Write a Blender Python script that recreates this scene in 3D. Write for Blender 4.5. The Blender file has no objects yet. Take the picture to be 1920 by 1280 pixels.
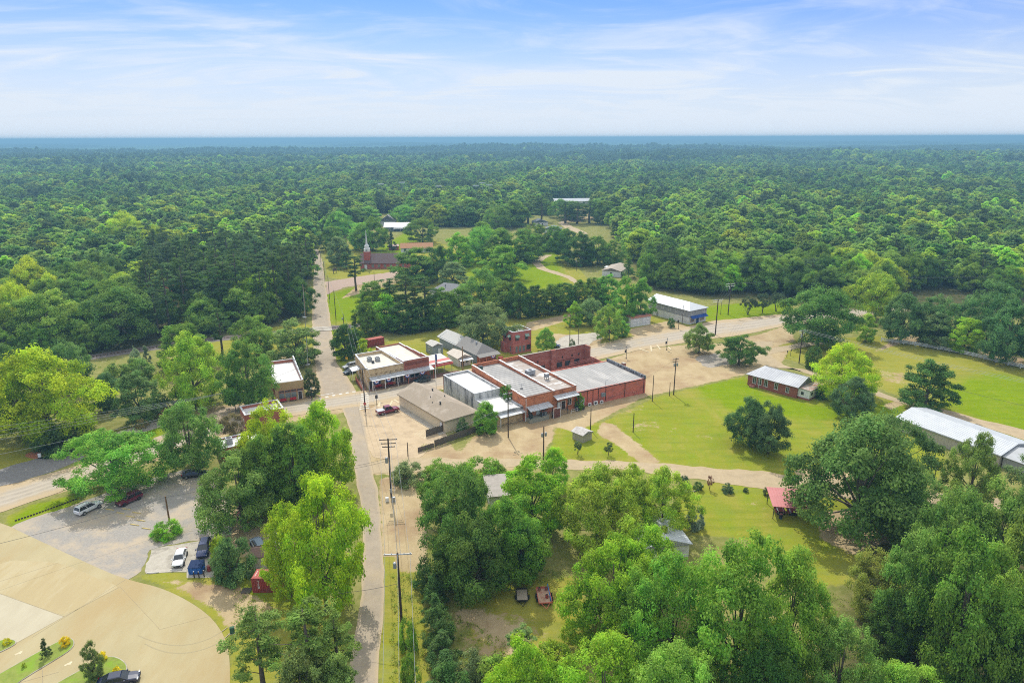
import bpy, math, random
import numpy as np
from mathutils import Vector, Matrix, Euler

# ------------------------------------------------------------------ camera
SC = bpy.context.scene
COL = SC.collection
F, CX, CY, CAMH = 1280.0, 960.0, 640.0, 67.0
PITCH, ROLL = math.radians(16.6), math.radians(0.2)
cam_d = bpy.data.cameras.new('camera')
cam = bpy.data.objects.new('camera', cam_d)
COL.objects.link(cam)
cam_d.sensor_width = 36.0
cam_d.lens = 36.0 * F / 1920.0
cam_d.clip_start = 1.0
cam_d.clip_end = 60000.0
cam.location = (0, 0, CAMH)
cam.matrix_world = Matrix.Translation((0, 0, CAMH)) @ Matrix.Rotation(math.pi / 2 - PITCH, 4, 'X') @ Matrix.Rotation(-ROLL, 4, 'Z')
SC.camera = cam
_mw = np.array(cam.matrix_world)
RT, UP, FW = _mw[:3, 0].copy(), _mw[:3, 1].copy(), -_mw[:3, 2].copy()

# ------------------------------------------------------------------ sky and sun
SUN_AZ, SUN_EL = -14.0, 50.0      # degrees, azimuth clockwise from +Y
w = bpy.data.worlds.new('World')
SC.world = w
w.use_nodes = True
nt = w.node_tree
nt.nodes.clear()
def N(t, **kw):
    n = nt.nodes.new(t)
    for k, v in kw.items():
        setattr(n, k, v)
    return n
def L(a, b):
    nt.links.new(a, b)
out = N('ShaderNodeOutputWorld')
bg = N('ShaderNodeBackground')
bg.inputs['Strength'].default_value = 0.108
sky = N('ShaderNodeTexSky', sky_type='NISHITA')
sky.sun_disc = False
sky.sun_elevation = math.radians(SUN_EL)
sky.sun_rotation = math.radians(SUN_AZ)
sky.altitude = 200
sky.air_density = 1.0
sky.dust_density = 0.6
sky.ozone_density = 2.5
# thin streaked cirrus: noise on the flat cloud deck the view ray meets
tc = N('ShaderNodeTexCoord')
sep = N('ShaderNodeSeparateXYZ')
L(tc.outputs['Generated'], sep.inputs[0])
zz = N('ShaderNodeMath', operation='MAXIMUM'); L(sep.outputs['Z'], zz.inputs[0]); zz.inputs[1].default_value = 0.02
zp = N('ShaderNodeMath', operation='ADD'); L(zz.outputs[0], zp.inputs[0]); zp.inputs[1].default_value = 0.13
dx = N('ShaderNodeMath', operation='DIVIDE'); L(sep.outputs['X'], dx.inputs[0]); L(zp.outputs[0], dx.inputs[1])
dy = N('ShaderNodeMath', operation='DIVIDE'); L(sep.outputs['Y'], dy.inputs[0]); L(zp.outputs[0], dy.inputs[1])
cmb = N('ShaderNodeCombineXYZ'); L(dx.outputs[0], cmb.inputs[0]); L(dy.outputs[0], cmb.inputs[1])
def cloud(scale, rot, stretch, lo, hi, seed, detail=9, dist=0.9):
    mp = N('ShaderNodeMapping'); L(cmb.outputs[0], mp.inputs[0])
    mp.inputs['Location'].default_value = (seed, seed * 1.7, 0)
    mp.inputs['Rotation'].default_value = (0, 0, math.radians(rot))
    mp.inputs['Scale'].default_value = (1, stretch, 1)
    nz = N('ShaderNodeTexNoise'); L(mp.outputs[0], nz.inputs['Vector'])
    nz.inputs['Scale'].default_value = scale; nz.inputs['Detail'].default_value = detail
    nz.inputs['Roughness'].default_value = 0.58; nz.inputs['Distortion'].default_value = dist
    mr = N('ShaderNodeMapRange', interpolation_type='SMOOTHSTEP'); L(nz.outputs['Fac'], mr.inputs['Value'])
    mr.inputs['From Min'].default_value = lo; mr.inputs['From Max'].default_value = hi
    return mr.outputs['Result']
c1 = cloud(1.0, 14, 1.5, 0.46, 0.80, 5.3, 7)
c2 = cloud(0.55, -8, 2.0, 0.44, 0.78, 12.7, 7, 1.4)
mx = N('ShaderNodeMath', operation='MAXIMUM'); L(c1, mx.inputs[0]); L(c2, mx.inputs[1])
# veil thickening toward the horizon
hz_ = N('ShaderNodeMapRange', interpolation_type='SMOOTHSTEP'); L(sep.outputs['Z'], hz_.inputs['Value'])
hz_.inputs['From Min'].default_value = 0.20; hz_.inputs['From Max'].default_value = 0.0
hz_.inputs['To Min'].default_value = 0.0; hz_.inputs['To Max'].default_value = 0.97
sm = N('ShaderNodeMath', operation='MULTIPLY'); L(mx.outputs[0], sm.inputs[0]); sm.inputs[1].default_value = 0.62
ad = N('ShaderNodeMath', operation='ADD', use_clamp=True); L(sm.outputs[0], ad.inputs[0]); L(hz_.outputs['Result'], ad.inputs[1])
mixc = N('ShaderNodeMix', data_type='RGBA'); L(ad.outputs[0], mixc.inputs['Factor'])
hsv = N('ShaderNodeHueSaturation'); L(sky.outputs['Color'], hsv.inputs['Color'])
hsv.inputs['Saturation'].default_value = 1.1; hsv.inputs['Value'].default_value = 1.0
tnt = N('ShaderNodeMix', data_type='RGBA', blend_type='MULTIPLY'); tnt.inputs['Factor'].default_value = 1
L(hsv.outputs['Color'], tnt.inputs['A']); tnt.inputs['B'].default_value = (.40, .58, 1.0, 1)
L(tnt.outputs['Result'], mixc.inputs['A'])
mixc.inputs['B'].default_value = (5.7, 6.3, 7.1, 1)
# unseen bright overhead veil, added above the frame to lift shadow fill
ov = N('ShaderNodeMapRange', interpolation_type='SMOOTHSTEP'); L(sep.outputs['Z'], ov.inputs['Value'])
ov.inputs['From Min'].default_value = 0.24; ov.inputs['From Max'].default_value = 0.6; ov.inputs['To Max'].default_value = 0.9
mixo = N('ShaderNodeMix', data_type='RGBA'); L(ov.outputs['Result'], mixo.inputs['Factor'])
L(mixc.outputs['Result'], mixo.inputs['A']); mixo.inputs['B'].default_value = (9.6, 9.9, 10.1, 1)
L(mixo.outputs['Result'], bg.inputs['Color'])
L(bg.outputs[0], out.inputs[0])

sun_d = bpy.data.lights.new('sun', 'SUN')
sun_d.energy = 3.2
sun_d.angle = math.radians(0.5)
sun_d.color = (1.0, 0.955, 0.87)
sun = bpy.data.objects.new('sun', sun_d)
COL.objects.link(sun)
_a, _e = math.radians(SUN_AZ), math.radians(SUN_EL)
sdir = Vector((math.sin(_a) * math.cos(_e), math.cos(_a) * math.cos(_e), math.sin(_e)))
sun.rotation_euler = sdir.to_track_quat('Z', 'Y').to_euler()
sun.location = (0, 0, 200)
SC.view_settings.view_transform = 'Standard'
SC.view_settings.look = 'None'
SC.view_settings.gamma = 1
SC.view_settings.exposure = 0.34
SC.cycles.use_denoising = False
SC.cycles.pixel_filter_type = 'BLACKMAN_HARRIS'
SC.cycles.filter_width = 1.05
SC.cycles.denoising_prefilter = 'FAST'
SC.cycles.max_bounces = 5
SC.cycles.diffuse_bounces = 3
SC.cycles.glossy_bounces = 2
SC.cycles.transmission_bounces = 3
SC.cycles.volume_bounces = 0
SC.cycles.transparent_max_bounces = 4
SC.cycles.caustics_reflective = False
SC.cycles.caustics_refractive = False

# ------------------------------------------------------------------ survey helpers: photo pixel <-> level ground
def G(px, py, z=0.0):
    d = FW + RT * ((px - CX) / F) - UP * ((py - CY) / F)
    t = (z - CAMH) / d[2]
    return np.array([d[0] * t, d[1] * t, z])
def proj(p):
    q = np.asarray(p, float) - np.array([0, 0, CAMH])
    x, y, k = q @ RT, q @ UP, q @ FW
    return CX + F * x / k, CY - F * y / k
def hz(b, py):
    lo, hi = 0.0, 60.0
    for _ in range(40):
        m = (lo + hi) / 2
        if proj((b[0], b[1], m))[1] > py: lo = m
        else: hi = m
    return lo
def ang(a, b):
    return math.atan2(b[1] - a[1], b[0] - a[0])

# ------------------------------------------------------------------ object helpers
def tag(o, label=None, cat=None, group=None, kind=None):
    if label: o['label'] = label
    if cat: o['category'] = cat
    if group: o['group'] = group
    if kind: o['kind'] = kind
    return o
def thing(name, label, cat, loc=(0, 0, 0), rz=0.0, group=None):
    o = bpy.data.objects.new(name, None)
    o.empty_display_size = 0.5
    COL.objects.link(o)
    o.location = loc
    o.rotation_euler = (0, 0, rz)
    return tag(o, label, cat, group)
def np_mesh(name, v, f, uv=None):
    v = np.asarray(v, np.float32); f = np.asarray(f, np.int32)
    m = bpy.data.meshes.new(name)
    n, k = f.shape
    m.vertices.add(len(v)); m.vertices.foreach_set('co', v.ravel())
    m.loops.add(n * k); m.loops.foreach_set('vertex_index', f.ravel())
    m.polygons.add(n)
    m.polygons.foreach_set('loop_start', np.arange(0, n * k, k, dtype=np.int32))
    m.update(calc_edges=True)
    m.validate()
    return m
class MB:
    def __init__(s): s.v = []; s.f = []
    def add(s, v, f):
        b = len(s.v)
        s.v += [tuple(map(float, p)) for p in v]; s.f += [tuple(i + b for i in q) for q in f]
        return s
    def box(s, x0, x1, y0, y1, z0, z1):
        v = [(x0,y0,z0),(x1,y0,z0),(x1,y1,z0),(x0,y1,z0),(x0,y0,z1),(x1,y0,z1),(x1,y1,z1),(x0,y1,z1)]
        return s.add(v, [(0,3,2,1),(4,5,6,7),(0,1,5,4),(1,2,6,5),(2,3,7,6),(3,0,4,7)])
    def prism(s, poly, z0, z1):
        n = len(poly)
        a = sum(poly[i][0]*poly[(i+1)%n][1]-poly[(i+1)%n][0]*poly[i][1] for i in range(n))
        if a < 0: poly = poly[::-1]
        v = [(p[0], p[1], z0) for p in poly] + [(p[0], p[1], z1) for p in poly]
        f = [tuple(range(n))[::-1], tuple(range(n, 2*n))] + [(i, (i+1)%n, n+(i+1)%n, n+i) for i in range(n)]
        return s.add(v, f)
    def extr(s, prof, y0, y1, axis='y'):
        """profile of (a, z) points extruded along y (or x)"""
        n = len(prof)
        if axis == 'y': v = [(a, y0, z) for a, z in prof] + [(a, y1, z) for a, z in prof]
        else: v = [(y0, a, z) for a, z in prof] + [(y1, a, z) for a, z in prof]
        f = [tuple(range(n)), tuple(range(n, 2*n))[::-1]] + [(i, n+i, n+(i+1)%n, (i+1)%n) for i in range(n)]
        return s.add(v, f)
    def tube(s, pts, r, n=8, cap=True):
        pts = [Vector(p) for p in pts]
        rs = r if isinstance(r, (list, tuple)) else [r] * len(pts)
        b = len(s.v)
        for i, p in enumerate(pts):
            d = (pts[min(i+1, len(pts)-1)] - pts[max(i-1, 0)]).normalized()
            a = d.orthogonal().normalized() if abs(d.z) < 0.999 else Vector((1, 0, 0))
            if abs(d.z) < 0.999:
                a = d.cross(Vector((0, 0, 1))).normalized()
            c = d.cross(a)
            for k in range(n):
                t = 2 * math.pi * k / n
                s.v.append(tuple(p + (a * math.cos(t) + c * math.sin(t)) * rs[i]))
        for i in range(len(pts) - 1):
            for k in range(n):
                s.f.append((b+i*n+k, b+i*n+(k+1)%n, b+(i+1)*n+(k+1)%n, b+(i+1)*n+k))
        if cap:
            s.f.append(tuple(b+k for k in range(n))[::-1])
            s.f.append(tuple(b+(len(pts)-1)*n+k for k in range(n)))
        return s
    def lathe(s, prof, n=14, c=(0, 0)):
        b = len(s.v)
        for r, z in prof:
            for k in range(n):
                t = 2 * math.pi * k / n
                s.v.append((c[0] + r * math.cos(t), c[1] + r * math.sin(t), z))
        m = len(prof)
        for i in range(m - 1):
            for k in range(n):
                s.f.append((b+i*n+k, b+i*n+(k+1)%n, b+(i+1)*n+(k+1)%n, b+(i+1)*n+k))
        s.f.append(tuple(b+k for k in range(n))[::-1]); s.f.append(tuple(b+(m-1)*n+k for k in range(n)))
        return s
    def xf(s, M):
        s.v = [tuple(M @ Vector(p)) for p in s.v]; return s
    def build(s, name, mat, parent=None, smooth=False, bevel=0.0):
        me = bpy.data.meshes.new(name)
        me.from_pydata(s.v, [], s.f)
        me.update()
        if mat is not None: me.materials.append(mat)
        if smooth: me.shade_smooth()
        o = bpy.data.objects.new(name, me)
        COL.objects.link(o)
        if parent is not None: o.parent = parent
        if bevel:
            b = o.modifiers.new('bevel', 'BEVEL'); b.width = bevel; b.segments = 2; b.limit_method = 'ANGLE'
        return o
def structure(o):
    o['kind'] = 'structure'; return o

# ------------------------------------------------------------------ materials
def lin(r, g, b):
    f = lambda c: (c / 255 / 12.92) if c <= 10.3 else ((c / 255 + 0.055) / 1.055) ** 2.4
    return (f(r), f(g), f(b))
def M(name, c1, c2=None, scale=1.0, rough=0.85, metal=0.0, bump=0.0, stretch=(1, 1, 1), c3=None, s3=0.15, lo=0.35, hi=0.65, lo3=0.5, hi3=0.62, spec=0.3, coat=0.0, detail=5):
    m = bpy.data.materials.new(name); m.use_nodes = True
    t = m.node_tree; P = t.nodes['Principled BSDF']
    P.inputs['Roughness'].default_value = rough; P.inputs['Metallic'].default_value = metal
    P.inputs['Specular IOR Level'].default_value = spec
    P.inputs['Coat Weight'].default_value = coat
    if c2 is None:
        P.inputs['Base Color'].default_value = (*c1, 1); return m
    tc = t.nodes.new('ShaderNodeTexCoord'); mp = t.nodes.new('ShaderNodeMapping')
    t.links.new(tc.outputs['Object'], mp.inputs[0]); mp.inputs['Scale'].default_value = stretch
    nz = t.nodes.new('ShaderNodeTexNoise'); t.links.new(mp.outputs[0], nz.inputs['Vector'])
    nz.inputs['Scale'].default_value = scale; nz.inputs['Detail'].default_value = detail; nz.inputs['Roughness'].default_value = 0.65
    mr = t.nodes.new('ShaderNodeMapRange'); t.links.new(nz.outputs['Fac'], mr.inputs['Value'])
    mr.inputs['From Min'].default_value = lo; mr.inputs['From Max'].default_value = hi
    mx = t.nodes.new('ShaderNodeMix'); mx.data_type = 'RGBA'
    t.links.new(mr.outputs[0], mx.inputs['Factor']); mx.inputs['A'].default_value = (*c1, 1); mx.inputs['B'].default_value = (*c2, 1)
    res = mx.outputs['Result']
    if c3 is not None:
        n3 = t.nodes.new('ShaderNodeTexNoise'); t.links.new(mp.outputs[0], n3.inputs['Vector'])
        n3.inputs['Scale'].default_value = s3; n3.inputs['Detail'].default_value = 6; n3.inputs['Roughness'].default_value = 0.7
        m3 = t.nodes.new('ShaderNodeMapRange'); t.links.new(n3.outputs['Fac'], m3.inputs['Value'])
        m3.inputs['From Min'].default_value = lo3; m3.inputs['From Max'].default_value = hi3
        x3 = t.nodes.new('ShaderNodeMix'); x3.data_type = 'RGBA'
        t.links.new(m3.outputs[0], x3.inputs['Factor']); t.links.new(res, x3.inputs['A']); x3.inputs['B'].default_value = (*c3, 1)
        res = x3.outputs['Result']
    t.links.new(res, P.inputs['Base Color'])
    if bump:
        bp = t.nodes.new('ShaderNodeBump'); bp.inputs['Strength'].default_value = bump; bp.inputs['Distance'].default_value = 0.05
        t.links.new(nz.outputs['Fac'], bp.inputs['Height']); t.links.new(bp.outputs[0], P.inputs['Normal'])
    return m

white_roof = M('white_roof', (.66,.655,.64), (.58,.565,.54), .6, .6, c3=(.42,.39,.34), s3=.35, lo3=.56, hi3=.75)
tan_white_roof = M('cream_roof', (.62,.58,.50), (.52,.48,.40), .5, .7, c3=(.36,.31,.24), s3=.3, lo3=.55, hi3=.75)
grey_roof = M('grey_roof', (.36,.35,.33), (.30,.29,.275), .35, .8, c3=(.43,.41,.38), s3=.25, stretch=(1,.35,1))
old_roof = M('patched_roof', (.33,.27,.22), (.42,.39,.36), .8, .9, c3=(.62,.60,.57), s3=.5, lo3=.56, hi3=.6, stretch=(.5,1,1))
coping = M('coping_metal', (.55,.56,.57), (.46,.47,.48), 1.5, .5)
red_brick = M('red_brick', (.42,.15,.10), (.34,.115,.075), 3.0, .9, c3=(.33,.14,.085), s3=.5, stretch=(1,1,3))
dark_brick = M('dark_red_brick', (.36,.13,.09), (.29,.105,.07), 3.0, .9, c3=(.42,.19,.14), s3=.4, stretch=(1,1,3))
orange_brick = M('orange_brick', (.60,.225,.11), (.50,.175,.085), 2.0, .9, c3=(.28,.10,.055), s3=.5, stretch=(1,1,2))
old_brick = M('weathered_brick', (.48,.155,.12), (.38,.11,.09), 1.6, .9, c3=(.42,.27,.20), s3=.9, lo3=.56, hi3=.66)
pink_paint = M('pink_trim', (.55,.25,.17), (.45,.19,.13), 1.5, .8)
red_panel = M('red_painted_wall', (.62,.175,.12), (.54,.145,.098), 1.0, .7, c3=(.38,.12,.09), s3=.3, stretch=(1,1,2))
beige_brick = M('beige_brick', (.66,.50,.29), (.57,.42,.235), 2.0, .9, c3=(.33,.23,.12), s3=.5, stretch=(1,1,2))
beige_siding = M('beige_siding', (.72,.60,.44), (.66,.55,.40), 1.0, .8, stretch=(1,1,8))
concrete_wall = M('stained_concrete', (.64,.64,.62), (.44,.44,.43), .8, .9, stretch=(1,1,.3), c3=(.13,.135,.14), s3=.42, lo3=.50, hi3=.64)
shingle = M('tan_shingles', (.35,.285,.215), (.285,.235,.175), 4.0, .95, c3=(.39,.325,.255), s3=.4)
grey_shingle = M('grey_shingles', (.27,.255,.235), (.21,.20,.185), 4.0, .95)
brown_shingle = M('brown_shingles', (.115,.075,.06), (.085,.056,.046), 3.0, .95)
purple_shingle = M('brown_church_shingles', (.13,.09,.085), (.105,.07,.066), 3.0, .95)
orange_shingle = M('orange_shingles', (.42,.22,.11), (.34,.17,.085), 3.0, .95)
grey_siding = M('blue_grey_siding', (.30,.33,.33), (.25,.28,.285), 1.5, .7, stretch=(3,3,.5))
grey_panel = M('grey_panelling', (.33,.33,.33), (.28,.28,.28), 1.0, .7, stretch=(1,1,6))
white_wall = M('white_wall', (.70,.70,.68), (.60,.60,.57), 1.0, .8, c3=(.5,.48,.43), s3=.5, lo3=.56, hi3=.7)
white_paint = M('white_paint', (.78,.78,.77), (.70,.70,.68), 2.0, .6)
metal_roof = M('galvanised_roof', (.42,.43,.45), (.36,.37,.39), .7, .5, .0, c3=(.47,.48,.49), s3=.2)
bright_metal = M('bright_metal_roof', (.54,.56,.58), (.48,.50,.52), .5, .5, .0)
rust_roof = M('rusty_roof', (.42,.40,.38), (.30,.14,.085), 1.2, .75, stretch=(.6,2,1), lo=.42, hi=.56)
rust_red_roof = M('rusty_red_roof', (.23,.055,.05), (.35,.17,.13), .9, .8)
tin_awning = M('tin_awning', (.52,.54,.56), (.44,.46,.48), 1.2, .5, .2, c3=(.36,.34,.31), s3=.6)
red_roof = M('red_metal_roof', (.50,.10,.085), (.42,.085,.07), 1.0, .5)
pink_roof = M('faded_red_roof', (.56,.22,.21), (.50,.19,.18), .8, .5)
blue_fabric = M('blue_awning', (.02,.075,.30), (.016,.06,.25), 2.0, .8)
glass = M('window_glass', (.02,.025,.03), rough=.08, spec=.7)
pale_pane = M('pale_glass', (.16,.19,.2), rough=.12, spec=.7)  # paler even base colour for some panes
frame_white = M('window_frame_white', (.72,.72,.70))
frame_dark = M('dark_frame', (.05,.045,.04))
door_dark = M('dark_door', (.06,.035,.025))
door_white = M('white_door', (.72,.73,.74))
door_red = M('maroon_door', (.16,.03,.028))
green_awn = M('green_hood', (.26,.36,.28), (.20,.29,.22), 3, .8)
wood_fence = M('weathered_boards', (.16,.135,.11), (.10,.085,.068), 6, .95, stretch=(4,4,.4))
pole_wood = M('pole_wood', (.075,.05,.036), (.045,.032,.025), 4, .9, stretch=(2,2,.3))
pale_pole = M('pale_pole_wood', (.30,.20,.10), (.23,.15,.07), 4, .9, stretch=(2,2,.3))
grey_metal = M('grey_metal', (.36,.38,.40), (.30,.32,.34), 3, .5, .4)
dark_metal = M('dark_metal', (.035,.035,.035), rough=.5)
wire_mat = M('wire', (.10,.10,.10), rough=.6)
pale_wire = M('bare_wire', (.42,.43,.44), rough=.4, metal=.4)
concrete = M('old_concrete', (.46,.42,.35), (.38,.345,.28), 1.2, .9, c3=(.30,.27,.22), s3=.4)
brick_paving = M('brick_paving', (.20,.115,.08), (.155,.09,.062), 2.5, .95)
yellow_paint = M('yellow_paint', (.58,.44,.13), (.50,.40,.18), 3, .8)
mark_white = M('road_paint', (.66,.63,.56), (.50,.47,.40), 1.5, .8)
mark_cream = M('worn_cream_paint', (.62,.54,.36), (.48,.40,.25), 1.5, .8)
flag_red = M('flag_red', (.45,.03,.04)); flag_white = M('flag_white', (.75,.75,.75)); flag_blue = M('flag_blue', (.07,.09,.34))
tyre = M('tyre', (.018,.018,.018), rough=.9)
rim = M('rim', (.35,.36,.37), rough=.35, metal=.7)
black_trim = M('black_trim', (.02,.02,.022), rough=.5)
lamp_clear = M('headlight_glass', (.6,.62,.63), rough=.1, spec=.8)
lamp_red = M('tail_light', (.35,.01,.01), rough=.2)
def paint(name, c):
    return M(name, c, rough=.28, spec=.5, coat=.6)
# ------------------------------------------------------------------ the ground: one sheet to the horizon
def relief(x, y):
    r = np.hypot(x, y)
    s = np.clip((r - 900) / 1500, 0, 1); s = s * s * (3 - 2 * s)
    z = 5 * np.sin(x / 610 + 0.8) * np.sin(y / 520 + 2.4) + 5 * np.sin(x / 1430 - y / 980 + 1.2) + 3 * np.sin(x / 330 + y / 420)
    f = np.clip((y - 2300) / 500, 0, 1); f = f * f * (3 - 2 * f)
    q = np.full_like(z, -22.0)
    for c, w_, top, a, k in ((3050, 330, 8, 6, 1.0), (4300, 420, -7, 6, 1.7), (6200, 600, -3, 8, 2.9), (8600, 800, -6, 10, 4.1), (12000, 1300, -2, 15, 5.3)):
        cr_ = top + a * np.sin(x / (330 + 90 * k) + k) + .6 * a * np.sin(x / (120 + 40 * k) + 2 * k) + .0006 * x
        q = np.maximum(q, -22 + (cr_ + 22) * np.exp(-((y - c - (.10 - .03 * k) * x - 160 * np.sin(x / 900 + k)) / w_) ** 2))
    return np.minimum(z * s * (1 - f) + q * f, 36)
def axis(lo, hi, step, a, b, g):
    c = list(np.arange(lo, hi, step)); d = step; p = c[-1]; up_ = []
    while p < b: d *= g; p += d; up_.append(p)
    d = step; p = lo; dn = []
    while p > a: d *= g; p -= d; dn.append(p)
    return np.array(dn[::-1] + c + up_)
gx = axis(-165, 190, 1.25, -15500, 15500, 1.09)
gy = axis(55, 330, 1.25, -400, 16000, 1.07)
XX, YY = np.meshgrid(gx, gy)
ZZ = relief(XX, YY)
def px_poly(pts, z=0.0):
    return np.array([G(a, b, z)[:2] for a, b in pts])
def sdist(poly, x, y):
    """signed distance to a polygon, positive inside"""
    sh = x.shape; x = x.ravel(); y = y.ravel()
    d = np.full(x.shape, 1e9); ins = np.zeros(x.shape, bool)
    n = len(poly)
    for i in range(n):
        ax, ay = poly[i]; bx, by = poly[(i + 1) % n]
        ex, ey = bx - ax, by - ay
        t = np.clip(((x - ax) * ex + (y - ay) * ey) / (ex * ex + ey * ey + 1e-9), 0, 1)
        d = np.minimum(d, np.hypot(x - ax - ex * t, y - ay - ey * t))
        c = ((ay > y) != (by > y)) & (x < ex * (y - ay) / (ey if ey else 1e-9) + ax)
        ins ^= c
    return np.where(ins, d, -d).reshape(sh)
def fill(mask, pts, soft=1.2, val=1.0, op='max'):
    p = px_poly(pts)
    pad = soft * 3 + 2
    x0, y0 = p.min(0) - pad; x1, y1 = p.max(0) + pad
    i0, i1 = np.searchsorted(gx, [x0, x1]); j0, j1 = np.searchsorted(gy, [y0, y1])
    i0 = max(i0 - 1, 0); j0 = max(j0 - 1, 0)
    s = np.clip(sdist(p, XX[j0:j1, i0:i1], YY[j0:j1, i0:i1]) / (2 * soft) + .5, 0, 1) * val
    sub = mask[j0:j1, i0:i1]
    if op == 'max': sub[:] = np.maximum(sub, s)
    else: sub[:] = sub * (1 - s)
gr, di, lu = np.zeros(XX.shape), np.zeros(XX.shape), np.zeros(XX.shape)
LAWNS = [
 [(1040,800),(1130,790),(1235,742),(1395,706),(1425,722),(1560,752),(1640,738),(1700,752),(1690,790),(1775,850),(1760,900),(1480,893),(1240,872),(1140,866),(1030,864)],
 [(1390,664),(1450,652),(1500,636),(1660,630),(1900,680),(2050,720),(2050,860),(1920,830),(1700,748),(1560,695),(1470,672)],
 [(1280,915),(1340,903),(1480,918),(1640,930),(1640,1010),(1600,1095),(1500,1100),(1400,1010),(1270,1000),(1260,950)],
 [(660,660),(740,635),(850,610),(930,605),(1000,588),(1070,585),(1200,585),(1480,560),(1490,592),(1340,604),(1190,628),(1100,648),(1000,668),(930,680),(860,690),(790,690)],
 [(606,552),(700,530),(750,556),(690,600),(640,612),(618,606)],
 [(616,620),(650,600),(700,600),(690,650),(650,690),(634,680)],
 [(604,445),(700,470),(770,430),(860,470),(1040,450),(1100,520),(1180,560),(1080,590),(860,560),(760,540),(612,520)],
 [(0,893),(85,876),(95,884),(0,918)],
 [(8,972),(60,944),(150,926),(150,948),(60,985),(20,987)],
 [(-120,850),(60,836),(180,826),(165,852),(60,886),(-120,900)],
 [(225,805),(315,790),(320,826),(262,834)],
 [(255,1078),(330,1064),(470,1078),(540,1090),(650,1140),(640,1330),(425,1330),(432,1230),(395,1153),(300,1098)],
 [(712,1040),(792,1035),(810,1340),(712,1340)],
 [(860,1095),(1085,1080),(1120,1190),(1080,1260),(940,1240),(880,1200)],[(380,640),(560,605),(584,610),(586,650),(520,668),(420,690)],
 [(600,430),(640,425),(640,470),(608,470)],
 [(1040,735),(1060,770),(1040,800)],
]
for p in LAWNS: fill(gr, p, 1.5)
for p in [[(1290,720),(1400,705),(1440,740),(1560,760),(1700,756),(1690,790),(1560,790),(1360,770)],
          [(1765,735),(1800,712),(1860,700),(2050,720),(2050,860),(1880,800),(1790,770)],
          [(0,893),(85,876),(95,884),(0,918)], [(225,805),(315,790),(320,826),(262,834)], [(8,972),(60,944),(150,926),(150,948),(20,987)],
          [(606,552),(700,530),(750,556),(690,600),(618,606)], [(700,470),(770,430),(800,470),(730,490)], [(616,620),(634,606),(650,690),(634,680)],
          [(1180,585),(1480,560),(1490,592),(1340,600)], [(450,1085),(540,1090),(560,1130),(440,1120)], [(860,480),(1040,450),(1060,540),(880,540)]]:
    fill(lu, p, 3.0)
fill(lu, [(1040,800),(1110,790),(1250,745),(1700,756),(1775,850),(1760,900),(1240,872),(1030,864)], 3, .42)
fill(lu, [(1280,915),(1340,903),(1480,918),(1640,930),(1640,1010),(1500,1100),(1260,950)], 3, .40)
DIRT = [
 [(655,745),(760,740),(860,850),(905,800),(1090,765),(1215,728),(1205,745),(1110,795),(1030,832),(1010,866),(960,880),(700,890),(660,800)],
 [(1085,690),(1200,655),(1300,645),(1425,640),(1480,655),(1460,690),(1405,700),(1250,735),(1200,745)],
 [(1360,638),(1420,628),(1480,608),(1490,640),(1430,655)],
 [(385,955),(530,950),(560,1010),(540,1060),(470,1050),(430,1020),(385,1008)],
 [(1125,790),(1150,795),(1195,830),(1240,868),(1195,872),(1165,840),(1120,812)],
 [(712,895),(800,890),(800,1040),(714,1045)],
 [(850,1140),(900,1142),(975,1180),(995,1212),(960,1225),(890,1180),(855,1165)],[(370,765),(640,735),(660,770),(430,812),(250,870),(255,845),(370,800)],
 [(-150,935),(110,885),(290,830),(400,790),(430,815),(300,862),(110,925),(-150,985)],
 [(520,660),(590,650),(590,672),(520,680)], [(594,680),(598,735),(575,745),(574,700)],
 [(985,605),(1070,588),(1080,596),(1000,620)], [(1035,625),(1130,632),(1125,645),(1060,655),(1030,640)],
 [(975,612),(1000,606),(1000,618),(985,622)],
 [(1640,660),(1700,640),(1920,690),(1920,672),(1690,625)],
 [(380,1100),(440,1098),(520,1140),(500,1170),(430,1180)], [(305,1085),(420,1098),(425,1140),(400,1140)],
 [(1490,880),(1560,870),(1620,880),(1620,920),(1500,918)], [(1530,960),(1640,950),(1680,1010),(1600,1040),(1540,1010)],
 [(1175,618),(1260,600),(1290,612),(1200,640)], [(690,520),(748,505),(748,530),(640,560)],
 [(1045,400),(1140,385),(1140,405),(1060,420)], [(1655,760),(1690,748),(1700,756),(1670,768)],
 [(740,1040),(800,1040),(800,1075),(745,1068)],
]
for p in DIRT: fill(di, p, 1.0)
for p in [[(1290,811),(1318,808),(1345,822),(1330,828),(1300,821)], [(1350,822),(1372,826),(1366,834),(1350,830)], [(1240,800),(1270,796),(1275,806),(1250,810)], [(1155,770),(1210,755),(1215,766),(1165,782)], [(1500,700),(1560,705),(1600,735),(1540,728)], [(1395,935),(1440,940),(1450,960),(1410,955)], [(1640,690),(1720,700),(1700,725),(1650,715)], [(1170,795),(1230,785),(1250,800),(1190,812)]]: fill(di, p, 2.5, .52)
fill(di, [(850,1130),(1010,1150),(1040,1215),(950,1275),(860,1275)], 2.5, .50)
fill(di, [(1040,800),(1090,812),(1140,830),(1200,866),(1030,864)], 1.0, 1, 'cut')
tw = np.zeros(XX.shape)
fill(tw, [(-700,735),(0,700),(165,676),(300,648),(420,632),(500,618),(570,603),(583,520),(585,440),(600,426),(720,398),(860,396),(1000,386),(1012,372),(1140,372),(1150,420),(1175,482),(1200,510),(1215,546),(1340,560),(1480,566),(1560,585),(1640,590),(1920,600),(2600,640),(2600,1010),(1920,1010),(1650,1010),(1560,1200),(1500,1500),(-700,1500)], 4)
V = np.stack([XX, YY, ZZ], -1).reshape(-1, 3)
ny, nx = XX.shape
idx = np.arange(ny * nx).reshape(ny, nx)
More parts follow.
